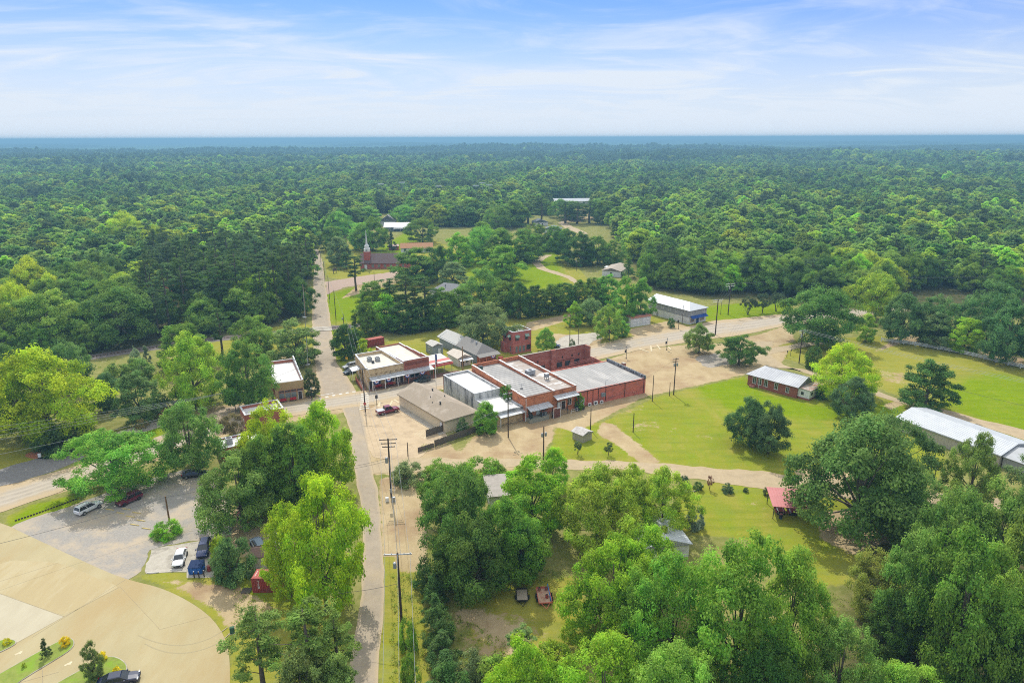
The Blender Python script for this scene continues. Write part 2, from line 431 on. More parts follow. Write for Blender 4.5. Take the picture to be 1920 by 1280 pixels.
FA = np.stack([idx[:-1, :-1], idx[:-1, 1:], idx[1:, 1:], idx[1:, :-1]], -1).reshape(-1, 4)
gm = np_mesh('ground', V, FA)
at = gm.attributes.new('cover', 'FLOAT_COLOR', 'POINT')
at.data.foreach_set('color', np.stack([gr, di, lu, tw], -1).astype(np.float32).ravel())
m = bpy.data.materials.new('ground_cover'); m.use_nodes = True
t = m.node_tree; P = t.nodes['Principled BSDF']; P.inputs['Roughness'].default_value = .95; P.inputs['Specular IOR Level'].default_value = 0.0
def tn(k, **kw):
    n = t.nodes.new(k)
    for a, b in kw.items(): setattr(n, a, b)
    return n
tcn = tn('ShaderNodeTexCoord')
def tnoise(s, det=6, rough=.65, st=(1, 1, 1)):
    mp = tn('ShaderNodeMapping'); t.links.new(tcn.outputs['Object'], mp.inputs[0]); mp.inputs['Scale'].default_value = st
    n = tn('ShaderNodeTexNoise'); t.links.new(mp.outputs[0], n.inputs['Vector'])
    n.inputs['Scale'].default_value = s; n.inputs['Detail'].default_value = det; n.inputs['Roughness'].default_value = rough
    return n.outputs['Fac']
def tmr(v, a, b, c=0., d=1.):
    n = tn('ShaderNodeMapRange'); t.links.new(v, n.inputs['Value'])
    for k, x in zip(('From Min', 'From Max', 'To Min', 'To Max'), (a, b, c, d)): n.inputs[k].default_value = x
    return n.outputs[0]
def tmix(f, a, b):
    n = tn('ShaderNodeMix', data_type='RGBA'); t.links.new(f, n.inputs['Factor'])
    for k, x in (('A', a), ('B', b)):
        if isinstance(x, tuple): n.inputs[k].default_value = (*x, 1)
        else: t.links.new(x, n.inputs[k])
    return n.outputs['Result']
def tmath(op, a, b):
    n = tn('ShaderNodeMath', operation=op)
    for i, x in enumerate((a, b)):
        if isinstance(x, (int, float)): n.inputs[i].default_value = x
        else: t.links.new(x, n.inputs[i])
    return n.outputs[0]
atn = tn('ShaderNodeAttribute', attribute_name='cover')
sp = tn('ShaderNodeSeparateColor'); t.links.new(atn.outputs['Color'], sp.inputs[0])
nA, nB, nC, nD = tnoise(.09), tnoise(.55), tnoise(2.6, 4), tnoise(.25, 7, .7, (1, .45, 1))
edge = tmath('ADD', tmath('MULTIPLY', tmath('SUBTRACT', nB, .5), 1.3), tmath('MULTIPLY', tmath('SUBTRACT', nC, .5), .7))
nS = tnoise(.35, 5, .6, (.25, 1.6, 1))
def ragged(ch): return tmr(tmath('ADD', ch, tmath('MULTIPLY', edge, .9)), .40, .60)
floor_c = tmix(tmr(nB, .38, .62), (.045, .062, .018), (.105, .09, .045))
dry = tmix(tmr(nA, .36, .62), (.255,.25,.03), (.31,.275,.055))
dry = tmix(tmr(tmath('ADD', tmath('MULTIPLY', nD, .6), tmath('MULTIPLY', nS, .4)), .52, .66), dry, (.40,.32,.14))
lush = tmix(tmr(nB, .3, .7), (.15,.235,.003), (.205,.275,.005))
grass_c = tmix(tmr(tmath('ADD', sp.outputs['Blue'], tmath('MULTIPLY', tmath('SUBTRACT', nD, .5), 2.4)), .0, .95), dry, lush)
grass_c = tmix(tmr(nS, .46, .68, 0, .5), grass_c, (.125, .18, .01))
grass_c = tmix(tmr(nC, .45, .8, 0, .4), grass_c, (.11, .15, .03))
dirt_c = tmix(tmr(nD, .34, .66), (.375,.285,.155), (.48,.38,.225))
dirt_c = tmix(tmr(nA, .48, .66, 0, .85), dirt_c, (.30,.20,.115))
dirt_c = tmix(tmr(nC, .40, .80, 0, .35), dirt_c, (.30, .21, .13))
town_c = tmix(tmr(nB, .36, .62), (.17, .185, .045), (.27, .25, .09))
town_c = tmix(tmr(nD, .5, .7), town_c, (.15, .17, .035))
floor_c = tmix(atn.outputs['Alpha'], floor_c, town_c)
c = tmix(ragged(sp.outputs['Red']), floor_c, grass_c)
c = tmix(ragged(sp.outputs['Green']), c, dirt_c)
t.links.new(c, P.inputs['Base Color'])
bp = tn('ShaderNodeBump'); bp.inputs['Strength'].default_value = .5; bp.inputs['Distance'].default_value = .12
t.links.new(nC, bp.inputs['Height']); t.links.new(bp.outputs[0], P.inputs['Normal'])
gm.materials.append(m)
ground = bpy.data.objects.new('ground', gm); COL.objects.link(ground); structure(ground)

# ------------------------------------------------------------------ roads, lots and pads: sheets a few centimetres above the ground
rng = np.random.default_rng(5)
def resample(p, step):
    p = np.asarray(p, float); d = np.r_[0, np.cumsum(np.hypot(*np.diff(p, axis=0).T))]
    n = max(2, int(d[-1] / step)); s = np.linspace(0, d[-1], n)
    q = np.stack([np.interp(s, d, p[:, k]) for k in (0, 1)], 1)
    for _ in range(3):
        q[1:-1] = (q[:-2] + 2 * q[1:-1] + q[2:]) / 4
    return q
def wob(n, amp):
    a = rng.normal(size=n); k = np.array([1, 2, 3, 2, 1]) / 9
    return amp * (np.convolve(a, k, 'same') * 1.2 + .5 * a)
def strip(name, left, right, z, mat, step=1.5, ragged=0.25, cols=9):
    """road between two photo polylines (left and right edges), with across coordinate in UV"""
    l = resample(px_poly(left), step); n = len(l)
    r = px_poly(right); d = np.r_[0, np.cumsum(np.hypot(*np.diff(r, axis=0).T))]
    s = np.linspace(0, d[-1], n); r = np.stack([np.interp(s, d, r[:, k]) for k in (0, 1)], 1)
    for _ in range(3): r[1:-1] = (r[:-2] + 2 * r[1:-1] + r[2:]) / 4
    nrm = (r - l) / (np.linalg.norm(r - l, axis=1, keepdims=True) + 1e-6)
    l = l - nrm * wob(n, ragged)[:, None]; r = r + nrm * wob(n, ragged)[:, None]
    ts = np.linspace(0, 1, cols)
    P_ = l[:, None] * (1 - ts)[None, :, None] + r[:, None] * ts[None, :, None]
    v = np.concatenate([P_, np.full(P_.shape[:2] + (1,), z)], -1).reshape(-1, 3)
    ii = np.arange(n * cols).reshape(n, cols)
    f = np.stack([ii[:-1, :-1], ii[:-1, 1:], ii[1:, 1:], ii[1:, :-1]], -1).reshape(-1, 4)
    me = np_mesh(name, v, f)
    cen = (l + r) / 2; al = np.r_[0, np.cumsum(np.hypot(*np.diff(cen, axis=0).T))]
    uvv = np.stack([np.repeat(al, cols), np.tile(ts, n)], -1)
    u = me.uv_layers.new(name='UVMap')
    li = np.empty(len(me.loops), np.int32); me.loops.foreach_get('vertex_index', li)
    u.data.foreach_set('uv', uvv[li].astype(np.float32).ravel())
    if me.polygons[0].normal.z < 0: me.flip_normals()
    me.materials.append(mat)
    o = bpy.data.objects.new(name, me); COL.objects.link(o)
    return structure(o)
def sheet(name, pts, z, mat, ragged=0.2, step=1.0, world=False):
    p = np.asarray(pts, float) if world else px_poly(pts)
    q = []
    for i in range(len(p)):
        a, b = p[i], p[(i + 1) % len(p)]
        k = max(1, int(np.hypot(*(b - a)) / step))
        q += [a + (b - a) * j / k for j in range(k)]
    q = np.array(q)
    if ragged:
        q = (np.roll(q, 1, 0) + 2 * q + np.roll(q, -1, 0)) / 4 + np.stack([wob(len(q), ragged), wob(len(q), ragged)], 1)
    b = MB(); n = len(q)
    a = sum(q[i][0]*q[(i+1)%n][1]-q[(i+1)%n][0]*q[i][1] for i in range(n))
    if a < 0: q = q[::-1]
    b.add([(x, y, z) for x, y in q], [tuple(range(n))])
    o = b.build(name, mat)
    return structure(o)
def road_mat(name, lanes, dust, tracks=True, edge_lo=.12, edge_hi=.30):
    global t, tcn
    m = bpy.data.materials.new(name); m.use_nodes = True
    t = m.node_tree; P = t.nodes['Principled BSDF']; P.inputs['Roughness'].default_value = .9; P.inputs['Specular IOR Level'].default_value = .2
    tcn = tn('ShaderNodeTexCoord')
    uv = tn('ShaderNodeSeparateXYZ'); t.links.new(tcn.outputs['UV'], uv.inputs[0])
    n1, n2, n3 = tnoise(.5), tnoise(3.), tnoise(.12)
    e = tmath('ABSOLUTE', tmath('SUBTRACT', uv.outputs['Y'], .5), 0)     # 0 centre .. .5 edge
    c = tmix(tmr(n1, .35, .65), lanes, tuple(x * .82 for x in lanes))
    if tracks:
        w_ = tn('ShaderNodeMath', operation='SINE'); t.links.new(tmath('MULTIPLY', uv.outputs['Y'], 6.283 * 6), w_.inputs[0])
        c = tmix(tmr(tmath('ADD', w_.outputs[0], tmath('MULTIPLY', n1, 1.2)), .2, 1.7, 0, .5), c, tuple(x * 1.25 for x in lanes))
    dd = tmath('ADD', e, tmath('MULTIPLY', tmath('SUBTRACT', n1, .5), .28))
    c = tmix(tmr(dd, .5 - edge_hi, .5 - edge_lo), c, dust)
    c = tmix(tmr(n3, .52, .66, 0, .5), c, dust)
    c = tmix(tmr(n2, .5, .8, 0, .3), c, tuple(x * .6 for x in lanes))
    t.links.new(c, P.inputs['Base Color'])
    return m
hw_mat = road_mat('worn_asphalt', (.40,.345,.27), (.43,.33,.20), True, .12, .30)
st_mat = road_mat('chip_seal', (.37,.305,.225), (.43,.335,.21), False, .0, .16)
ln_mat = road_mat('sandy_lane', (.44,.345,.215), (.40,.31,.18), False, .0, .14)
UPPER = [(-220,966),(0,916),(90,889),(180,861),(290,827),(400,789),(480,764),(575,748),(640,737),(690,732),(810,706),(870,694),(1000,669),(1100,650),(1200,628),(1290,612),(1340,601),(1470,589),(1560,581),(1700,566)]
LOWER = [(-220,1020),(0,962),(115,919),(200,890),(300,856),(430,809),(560,776),(660,764),(745,750),(830,729),(940,702),(1040,686),(1130,672),(1200,656),(1300,640),(1400,627),(1470,611),(1560,601),(1700,584)]
strip('highway', UPPER, LOWER, .06, hw_mat, 2.0, .25, 13)
strip('side_street', [(586,425),(583,447),(590,490),(586,560),(585,617),(590,680),(596,727),(602,748)],
                     [(592,425),(590,447),(604,490),(614,560),(622,617),(631,680),(662,722),(668,738)], .05, st_mat, 2.0, .12)
strip('back_street', [(640,762),(655,800),(660,850),(668,900),(680,960),(682,1050),(673,1131),(652,1280),(630,1420)],
                     [(676,760),(688,820),(697,880),(708,915),(714,975),(719,1053),(721,1112),(710,1280),(697,1420)], .05, st_mat, 1.5, .09)
strip('sandy_lane', [(690,866),(735,862),(790,855),(850,858),(1060,862),(1240,868),(1475,888),(1600,905),(1760,925),(2000,945)],
                    [(690,890),(735,884),(800,884),(960,876),(1090,880),(1190,881),(1250,893),(1475,920),(1610,936),(1760,958),(2000,985)], .035, ln_mat, 1.5, .3)
strip('gravel_lane', [(1410,640),(1400,672),(1440,690),(1500,690),(1560,706),(1621,724),(1688,750),(1751,762),(1920,807),(2100,850)],
                     [(1450,640),(1441,664),(1460,678),(1494,694),(1560,716),(1631,738),(1700,760),(1747,770),(1905,818),(2080,868)], .035, ln_mat, 1.5, .35)
strip('side_drive', [(1436,655),(1481,646),(1560,632)], [(1441,665),(1500,652),(1570,640)], .03, ln_mat, 1.5, .3)
strip('field_track', [(1015,478),(996,492),(1010,505),(1060,520),(1080,535)], [(1034,478),(1012,492),(1024,503),(1072,519),(1092,534)], .03, ln_mat, 2, .3)
strip('wood_road', [(1046,418),(1060,428),(1090,440)], [(1056,414),(1076,426),(1104,438)], .03, ln_mat, 3, .3)
gravel = M('gravel', (.34,.31,.27), (.26,.24,.215), 3.0, .95, c3=(.42,.345,.25), s3=.14, lo3=.46, hi3=.62, bump=.4)
pad_mat = M('pale_concrete', (.41,.345,.195), (.365,.305,.165), .25, .85, c3=(.37,.28,.135), s3=.07, lo3=.45, hi3=.62, stretch=(1,.35,1))
lot_mat = M('sandy_concrete', (.50,.385,.245), (.43,.325,.20), .5, .9, c3=(.36,.27,.17), s3=.18)
sheet('gravel_lot', [(18,990),(60,972),(140,946),(230,915),(320,885),(372,878),(410,900),(432,960),(432,1005),(370,1012),(300,1024),(282,1030),(262,1078),(235,1092),(120,1060)], .03, gravel, .25)
sheet('parking_slab', [(283,1030),(385,1012),(405,1052),(400,1070),(320,1072),(268,1078)], .04, concrete, .1)
sheet('dark_drive', [(-140,905),(0,880),(60,862),(142,842),(160,858),(95,886),(0,912),(-140,940)], .03, M('dark_asphalt', (.22,.205,.19), (.17,.16,.15), 1.5, .9), .2)
sheet('footpath', [(215,812),(260,796),(310,782),(330,790),(300,800),(262,812),(228,820)], .03, concrete, .1)
sheet('parking_lot', [(672,772),(745,746),(764,768),(842,818),(802,846),(790,858),(735,861),(700,858),(682,815)], .04, lot_mat, .15)
sheet('sidewalk', [(692,735),(745,724),(806,711),(862,699),(861,694),(806,703),(690,727)], .10, brick_paving, 0)
sheet('church_lot', [(612,552),(640,540),(746,522),(748,508),(690,516),(610,528)], .03, M('red_gravel', (.40,.29,.22), (.33,.24,.185), 1.5, .95), .3)
sheet('vacant_slab', [(1040,640),(1062,628),(1120,624),(1128,634),(1100,648),(1056,656)], .03, concrete, .35)
sheet('broken_pavement', [(1305,668),(1340,660),(1385,668),(1390,678),(1330,690),(1312,684)], .03, M('grey_pavement', (.36,.315,.26), (.29,.25,.20), 1.5, .95), .4)
sheet('plaza', [(258,838),(345,795),(420,765),(512,752),(516,760),(440,792),(372,822),(350,838)], .03, M('tan_paving', (.46,.36,.26), (.38,.29,.205), 1., .9), .2)
# big concrete drive with grass islands
PAD = [(-200,930),(0,978),(45,1000),(130,1040),(200,1072),(240,1087),(300,1101),(350,1124),(395,1155),(420,1190),(430,1222),(432,1280),(424,1400),(-200,1400)]
def smooth_px(pts, k=3):
    p = np.array(pts, float)
    for _ in range(k):
        q = np.empty((len(p) * 2, 2)); q[0::2] = p * .75 + np.roll(p, -1, 0) * .25; q[1::2] = p * .25 + np.roll(p, -1, 0) * .75
        p = q
    return p
sheet('concrete_drive', smooth_px(PAD, 2), .07, pad_mat, 0)
island_grass = M('island_grass', (.24,.28,.055), (.17,.22,.035), 1.5, .95, c3=(.19,.30,.025), s3=.3)
ISL = [[(-60,1228),(0,1200),(22,1198),(33,1203),(28,1210),(0,1224),(-60,1250)],
       [(-60,1300),(40,1240),(115,1200),(134,1196),(141,1203),(138,1214),(122,1227),(30,1282),(-30,1330),(-60,1330)],
       [(60,1310),(108,1280),(196,1232),(218,1231),(236,1242),(240,1254),(232,1272),(190,1300),(150,1330),(60,1340)]]
for k, p in enumerate(ISL):
    q = smooth_px(p, 2)
    w_ = px_poly(q)
    b = MB().prism([tuple(x) for x in w_], .072, .17); structure(b.build('island_kerb', concrete))
    c_ = w_.mean(0); inn = c_ + (w_ - c_) * (1 - .12 / np.linalg.norm(w_ - c_, axis=1, keepdims=True))
    sheet('island_lawn', inn, .185, island_grass, 0, 2, True)
jb = MB()
def line_on(b, p0, p1, wd, z, px=True):
    a = G(*p0)[:2] if px else np.array(p0); c = G(*p1)[:2] if px else np.array(p1)
    d = (c - a) / np.linalg.norm(c - a); n_ = np.array([-d[1], d[0]]) * wd / 2
    q = [a + n_, a - n_, c - n_, c + n_]
    b.add([(x, y, z) for x, y in q], [(0, 1, 2, 3)])
for a, b_ in [((0,1113),(120,1156)),((120,1156),(225,1100)),((120,1156),(0,1223)),((235,1087),(60,1195)),((110,1055),(0,1090)),((0,1290),(110,1260)),((80,1280),(80,1256))]:
    line_on(jb, a, b_, .08, .078)
tm_ = MB()
for arc in [[tuple(q) for q in smooth_px([(215,1165),(235,1180),(290,1205),(340,1212),(390,1200),(425,1178),(430,1170)], 3)[8:-16]],[tuple(q) for q in smooth_px([(235,1190),(250,1195),(300,1222),(350,1226),(400,1212),(430,1190),(432,1180)], 3)[8:-16]]]:
    for a, b_ in zip(arc[:-1], arc[1:]): line_on(tm_, a, b_, .16, .077)
for a, b_ in [((225,1100),(300,1180)),((300,1180),(395,1155))]: line_on(jb, a, b_, .04, .079)
sheet('pale_slab', [(-140,1102),(0,1113),(120,1156),(0,1222),(-140,1290)], .074, M('fresh_concrete', (.46,.41,.29), (.41,.36,.25), .4, .85, stretch=(1,.3,1)), 0)
sheet('stained_slab', [(20,1050),(110,1055),(225,1100),(120,1154),(0,1112),(-100,1095)], .0735, M('stained_concrete_slab', (.41,.33,.175), (.38,.30,.155), .35, .85, c3=(.43,.36,.21), s3=.2, stretch=(1,.25,1)), .05)
structure(tm_.build('tyre_marks', M('tyre_mark', (.34,.285,.165))))
structure(jb.build('slab_joints', M('joint_line', (.30,.245,.15))))  # darker joint lines between the slabs
sheet('red_soil', [(45,852),(62,846),(90,844),(108,850),(92,860),(60,863)], .03, M('red_soil', (.42,.14,.06), (.34,.15,.08), 1.5, .95), .3)
# painted markings
mk = MB()
for k in range(8):
    f_ = k / 7
    x, y = 683 - 2 * f_, 738 + 28 * f_
    line_on(mk, (x - 6 - f_, y + 1.2), (x + 8 + 3 * f_, y - 1.4), .55, .075)
structure(mk.build('crosswalk_stripes', mark_white))
mk = MB()
for x, y in [(600,747.5),(613,744.2),(625.6,741.4),(638.6,738.8),(651,736.6),(663.6,734.6)]: line_on(mk, (x - 2.8, y + .6), (x + 2.8, y - .6), .9, .075)
line_on(mk, (601,741.5), (625,737), .4, .075)
structure(mk.build('crosswalk_blocks', mark_white))
mk = MB()
for a, b_ in [((727,733),(732,726)),((747,728),(755,723)),((762,722),(771,724.5)),((710,763),(712,754)),((731,760),(736,751)),((739,749),(748,755)),
              ((1198.6,653.5),(1216,660)),((1220,648),(1221.5,659)),((1232,647),(1238,655)),((838,727),(828,730)),((1253,650),(1258,656))]:
    line_on(mk, a, b_, .5, .075)
structure(mk.build('parking_stripes', mark_cream))
mk = MB()
for k in range(7):
    f_ = k / 6; line_on(mk, (776 + 20 * f_, 813 - 9 * f_), (797 + 10 * f_, 822 - 9 * f_), .13, .05)
line_on(mk, (752,776), (806,806), .12, .05)
structure(mk.build('hatched_bay', mark_cream))
mk = MB()
for x, y in [(36,1224),(129,1244)]:
    line_on(mk, (x - 8, y + 4), (x + 6, y - 3), .35, .08); line_on(mk, (x + 1, y + 2.5), (x + 5, y - 4), .3, .082)
structure(mk.build('lane_arrows', mark_cream))
# railway: ballast and rails
RL = [(-260,722),(60,686),(180,668),(300,650),(420,634),(520,624),(600,617),(660,611),(760,600)]
rl = resample(px_poly(RL), 2.0)
def offset(p, d):
    tg = np.gradient(p, axis=0); tg /= np.linalg.norm(tg, axis=1, keepdims=True)
    return p + np.stack([-tg[:, 1], tg[:, 0]], 1) * d
def band(b, c, d0, d1, z, z2=None):
    a, e = offset(c, d0), offset(c, d1); n = len(c); o = len(b.v)
    b.v += [(x, y, z) for x, y in a] + [(x, y, z if z2 is None else z2) for x, y in e]
    b.f += [(o + i, o + i + 1, o + n + i + 1, o + n + i) for i in range(n - 1)]
b = MB(); band(b, rl, -3, -1.6, .015, .12); band(b, rl, -1.6, 1.6, .12); band(b, rl, 1.6, 3, .12, .015)
structure(b.build('railway_ballast', M('ballast', (.20,.17,.155), (.13,.11,.10), 3, .95)))
rt_ = thing('railway_track', 'rusty railway rails on dark sleepers along the edge of the left wood', 'railway track', (rl[0][0], rl[0][1], 0))
b = MB(); o_ = np.array([rl[0][0], rl[0][1]])
for s in (-.72, .72):
    band(b, rl - o_, s - .06, s + .06, .25); band(b, rl - o_, s - .06, s - .06, .25, .13); band(b, rl - o_, s + .06, s + .06, .25, .13)
b.build('rail', M('rail_steel', (.16,.10,.075), rough=.6), rt_)
b = MB(); tg = np.gradient(rl, axis=0); tg /= np.linalg.norm(tg, axis=1, keepdims=True)
for p, d in zip(rl, tg):
    for k in (0, 1):
        c_ = p + d * k * 1.0 - o_; n_ = np.array([-d[1], d[0]])
        q = [c_ + n_ * 1.25 + d * .12, c_ - n_ * 1.25 + d * .12, c_ - n_ * 1.25 - d * .12, c_ + n_ * 1.25 - d * .12]
        b.prism([tuple(x) for x in q], .09, .16)
b.build('sleeper', M('sleeper', (.05,.038,.03)), rt_)
sheet('level_crossing', [(586,614),(622,612.5),(623,620),(586,621.5)], .19, concrete, 0)
# ------------------------------------------------------------------ buildings
def inset(poly, th):
    n = len(poly); P_ = [np.array(p[:2], float) for p in poly]
    a = sum(P_[i][0]*P_[(i+1)%n][1]-P_[(i+1)%n][0]*P_[i][1] for i in range(n))
    if a < 0: P_ = P_[::-1]
    o = []
    for i in range(n):
        p0, p1, p2 = P_[i-1], P_[i], P_[(i+1)%n]
        d1 = (p1-p0)/np.linalg.norm(p1-p0); d2 = (p2-p1)/np.linalg.norm(p2-p1)
        n1 = np.array([-d1[1], d1[0]]); n2 = np.array([-d2[1], d2[0]])
        b = n1 + n2; b = b / (b @ b) * 2
        o.append(p1 + b * th * (1 if (b @ n1) > 0 else -1) / max(.2, 1) )
    return P_, o
def ring(b, poly, th, z0, z1):
    P_, I = inset(poly, th); n = len(P_); o = len(b.v)
    for z in (z0, z1):
        b.v += [(p[0], p[1], z) for p in P_] + [(p[0], p[1], z) for p in I]
    for i in range(n):
        j = (i + 1) % n
        A, B_, Ai, Bi = o + i, o + j, o + n + i, o + n + j
        C, D, Ci, Di = A + 2*n, B_ + 2*n, Ai + 2*n, Bi + 2*n
        b.f += [(A, B_, D, C), (Bi, Ai, Ci, Di), (C, D, Di, Ci), (Ai, Bi, B_, A)]
    return b
def rect_(W, D, x=0, y=0): return [(x, y), (x + W, y), (x + W, y + D), (x, y + D)]
def facebox(face, W, D, a, w, z, h, out_, inn=0.05):
    """box on a wall face of a W x D footprint: a..a+w along the wall, proud by out_"""
    if face == 'S': return (a, a + w, -out_, inn, z, z + h)
    if face == 'N': return (a, a + w, D - inn, D + out_, z, z + h)
    if face == 'W': return (-out_, inn, a, a + w, z, z + h)
    return (W - inn, W + out_, a, a + w, z, z + h)
def window(par, face, W, D, a, z, w, h, fm=None, gm_=None, mull=1, name='window'):
    fm = fm or frame_white; gm_ = gm_ or glass
    t_ = .09
    b = MB()
    b.box(*facebox(face, W, D, a - t_, w + 2*t_, z - t_ - .03, t_ + .03, .09))
    b.box(*facebox(face, W, D, a - t_, w + 2*t_, z + h, t_, .07))
    b.box(*facebox(face, W, D, a - t_, t_, z, h, .07)); b.box(*facebox(face, W, D, a + w, t_, z, h, .07))
    for k in range(1, mull + 1):
        if mull: b.box(*facebox(face, W, D, a + w * k / (mull + 1) - .03, .06, z, h, .06))
    fr = b.build(name, fm, par)
    MB().box(*facebox(face, W, D, a, w, z, h, .03)).build('pane', gm_, fr)
    return fr
def door(par, face, W, D, a, w, h, mat, z=0.0, handle=True):
    b = MB().box(*facebox(face, W, D, a, w, z + .02, h, .05))
    d = b.build('door', mat, par)
    f_ = MB(); f_.box(*facebox(face, W, D, a - .1, .1, z + .02, h + .1, .08)); f_.box(*facebox(face, W, D, a + w, .1, z + .02, h + .1, .08)); f_.box(*facebox(face, W, D, a, w, z + h + .02, .1, .08))
    f_.build('door_frame', frame_white if mat != door_white else grey_metal, d)
    if handle: MB().box(*facebox(face, W, D, a + w * .85, .06, z + 1.0, .14, .10)).build('handle', grey_metal, d)
    return d
def flat_building(name, label, cat, O, rz, W, D, h, wall, roof, par_h=.6, cop=True, poly=None, roof_drop=None):
    r = thing(name, label, cat, (O[0], O[1], 0), rz)
    poly = poly or rect_(W, D)
    ring(MB(), poly, .3, 0, h).build('wall', wall, r)
    _, I = inset(poly, .301)
    MB().prism([tuple(p) for p in I], h - par_h - .25, h - par_h).build('roof', roof, r)
    if cop:
        P_, _ = inset(poly, -.05)
        ring(MB(), [tuple(p) for p in inset(poly, -.06)[1]], .42, h + .002, h + .09).build('coping', coping, r)
    return r
def gable_roof(b, W, D, e, rh, ov=.4, axis_='y', th=.12, hip0=0., hip1=0., ox=0, oy=0):
    """ridge along y (or x); hips pull the ridge in by hip0/hip1 at either end"""
    if axis_ == 'y': P = lambda a, c, z: (ox + a, oy + c, z)
    else: P = lambda a, c, z: (ox + c, oy + a, z); W, D = D, W
    v = []
    s_ = rh / (W / 2)
    e0 = e - s_ * ov
    for dz in (0, th):
        v += [P(-ov, -ov, e0 + dz), P(W + ov, -ov, e0 + dz), P(W + ov, D + ov, e0 + dz), P(-ov, D + ov, e0 + dz),
              P(W/2, hip0 - (0 if hip0 else ov), e + rh + dz), P(W/2, D - hip1 + (0 if hip1 else ov), e + rh + dz)]
    top = [(6, 7, 10), (7, 8, 11, 10), (8, 9, 11), (9, 6, 10, 11)]
    bot = [tuple(i - 6 for i in q)[::-1] for q in top]
    side = [(0, 1, 7, 6), (1, 2, 8, 7), (2, 3, 9, 8), (3, 0, 6, 9)]
    if axis_ != 'y': top = [q[::-1] for q in top]; bot = [q[::-1] for q in bot]; side = [q[::-1] for q in side]
    return b.add(v, top + bot + side)
def gable_walls(b, W, D, e, rh, axis_='y', gables=(True, True)):
    b.box(0, W, 0, D, 0, e)
    if axis_ == 'y':
        for y0, y1, g in ((0, .25, gables[0]), (D - .25, D, gables[1])):
            if g: b.extr([(.02, e), (W - .02, e), (W/2, e + rh - .08)], y0, y1, 'y')
    else:
        for x0, x1, g in ((0, .25, gables[0]), (W - .25, W, gables[1])):
            if g: b.extr([(.02, e), (D - .02, e), (D/2, e + rh - .08)], x0, x1, 'x')
    return b
def roof_ribs(b, W, D, e, rh, step, ov=.4, axis_='y', th=.12, hip0=0., hip1=0.):
    s_ = rh / (W / 2 if axis_ == 'y' else D / 2); Lr = D if axis_ == 'y' else W; Wr = W if axis_ == 'y' else D
    n = int(Lr / step)
    for k in range(n + 1):
        c = k * Lr / n
        lim = 1.0
        if hip0 and c < hip0: lim = c / hip0
        if hip1 and c > Lr - hip1: lim = (Lr - c) / hip1
        if lim < .1: continue
        for sg in (0, 1):
            a0, a1 = -ov, Wr / 2 * lim
            z0, z1 = e - s_ * ov + th + .002, e + rh * lim + th + .002
            q = [(a0, z0), (a1, z1), (a1, z1 + .03), (a0, z0 + .03)]
            if sg: q = [(Wr - a, z) for a, z in q]
            b.extr(q, c - .035, c + .035, axis_ if axis_ == 'y' else 'x')
    return b
def awning(par, name, x0, x1, y_in, y_out, z_in, z_out, mat, th=.08, posts=0, post_mat=None, ribs=0):
    b = MB()
    v = [(x0, y_in, z_in), (x1, y_in, z_in), (x1, y_out, z_out), (x0, y_out, z_out)]
    b.add(v + [(p[0], p[1], p[2] + th) for p in v], [(3,2,1,0), (4,5,6,7), (0,1,5,4), (1,2,6,5), (2,3,7,6), (3,0,4,7)])
    if ribs:
        for k in range(ribs + 1):
            x = x0 + (x1 - x0) * k / ribs
            q = [(y_in, z_in + th + .002), (y_out, z_out + th + .002), (y_out, z_out + th + .04), (y_in, z_in + th + .04)]
            b.extr(q, x - .03, x + .03, 'x')
    a = b.build(name, mat, par)
    for k in range(posts):
        x = x0 + .15 + (x1 - x0 - .3) * k / max(1, posts - 1)
        sg = 1 if y_out > y_in else -1
        MB().box(x - .07, x + .07, y_out - sg*.35 - .07, y_out - sg*.35 + .07, 0, z_out + (z_in - z_out)*.1).build('post', post_mat or white_paint, a)
    return a
def ac_unit(name, label, loc, rz, s=1.0, group=None):
    t_ = thing(name, label, 'air conditioner', loc, rz, group)
    MB().box(-.45*s, .45*s, -.45*s, .45*s, .08, .9*s).build('casing', grey_metal, t_, bevel=.03)
    MB().lathe([(.38*s, .9*s + .003), (.38*s, .9*s + .05), (.1*s, .9*s + .07)], 14).build('fan_grille', dark_metal, t_)
    MB().box(-.5*s, .5*s, -.5*s, .5*s, 0, .08).build('base', concrete, t_)
    return t_
def loc2w(r, x, y):
    c, s = math.cos(r.rotation_euler.z), math.sin(r.rotation_euler.z)
    return r.location.x + c*x - s*y, r.location.y + s*x + c*y
def local(r, p):
    c, s = math.cos(r.rotation_euler.z), math.sin(r.rotation_euler.z)
    dx_, dy_ = p[0] - r.location.x, p[1] - r.location.y
    return c*dx_ + s*dy_, -s*dx_ + c*dy_
R = math.radians

# --- red hall with the big grey roof
W, D, h = 22.3, 17.4, 4.3
r = flat_building('brick_hall', 'long red walled hall with a wide flat grey roof at the sandy back lot', 'hall', (16.75, 164.4), R(28.5), W, D, h, red_panel, grey_roof, .12, False)
MB().box(W - .42, W + .1, -.02, D + .05, h + .003, h + .75).build('parapet', M('black_stained_coping', (.07,.07,.075), (.30,.31,.32), 2., .8, lo=.45, hi=.6), r)
b = MB()
for x in np.arange(1.2, W - .5, .85): b.box(x - .025, x + .025, .35, D - .4, h - .12 + .002, h - .085)
b.build('roof_seams', grey_roof, r)
b = MB()
for x in (4.2, 13.5): b.box(x - .06, x + .06, .35, D - .4, h - .118, h - .07)
b.build('pale_roof_strip', white_roof, r)
b = MB().box(-.05, W + .05, -.14, -.003, h - .16, h + .02); b.build('gutter', dark_metal, r)
for x in (3.1, 4.9, 6.6, 9.0, 15.3, 21.7): MB().box(x - .05, x + .05, -.12, -.004, .3 if x > 8 else .9, h - .17).build('downpipe', dark_metal, r)
door(r, 'S', W, D, 1.2, 1.0, 2.3, door_white)
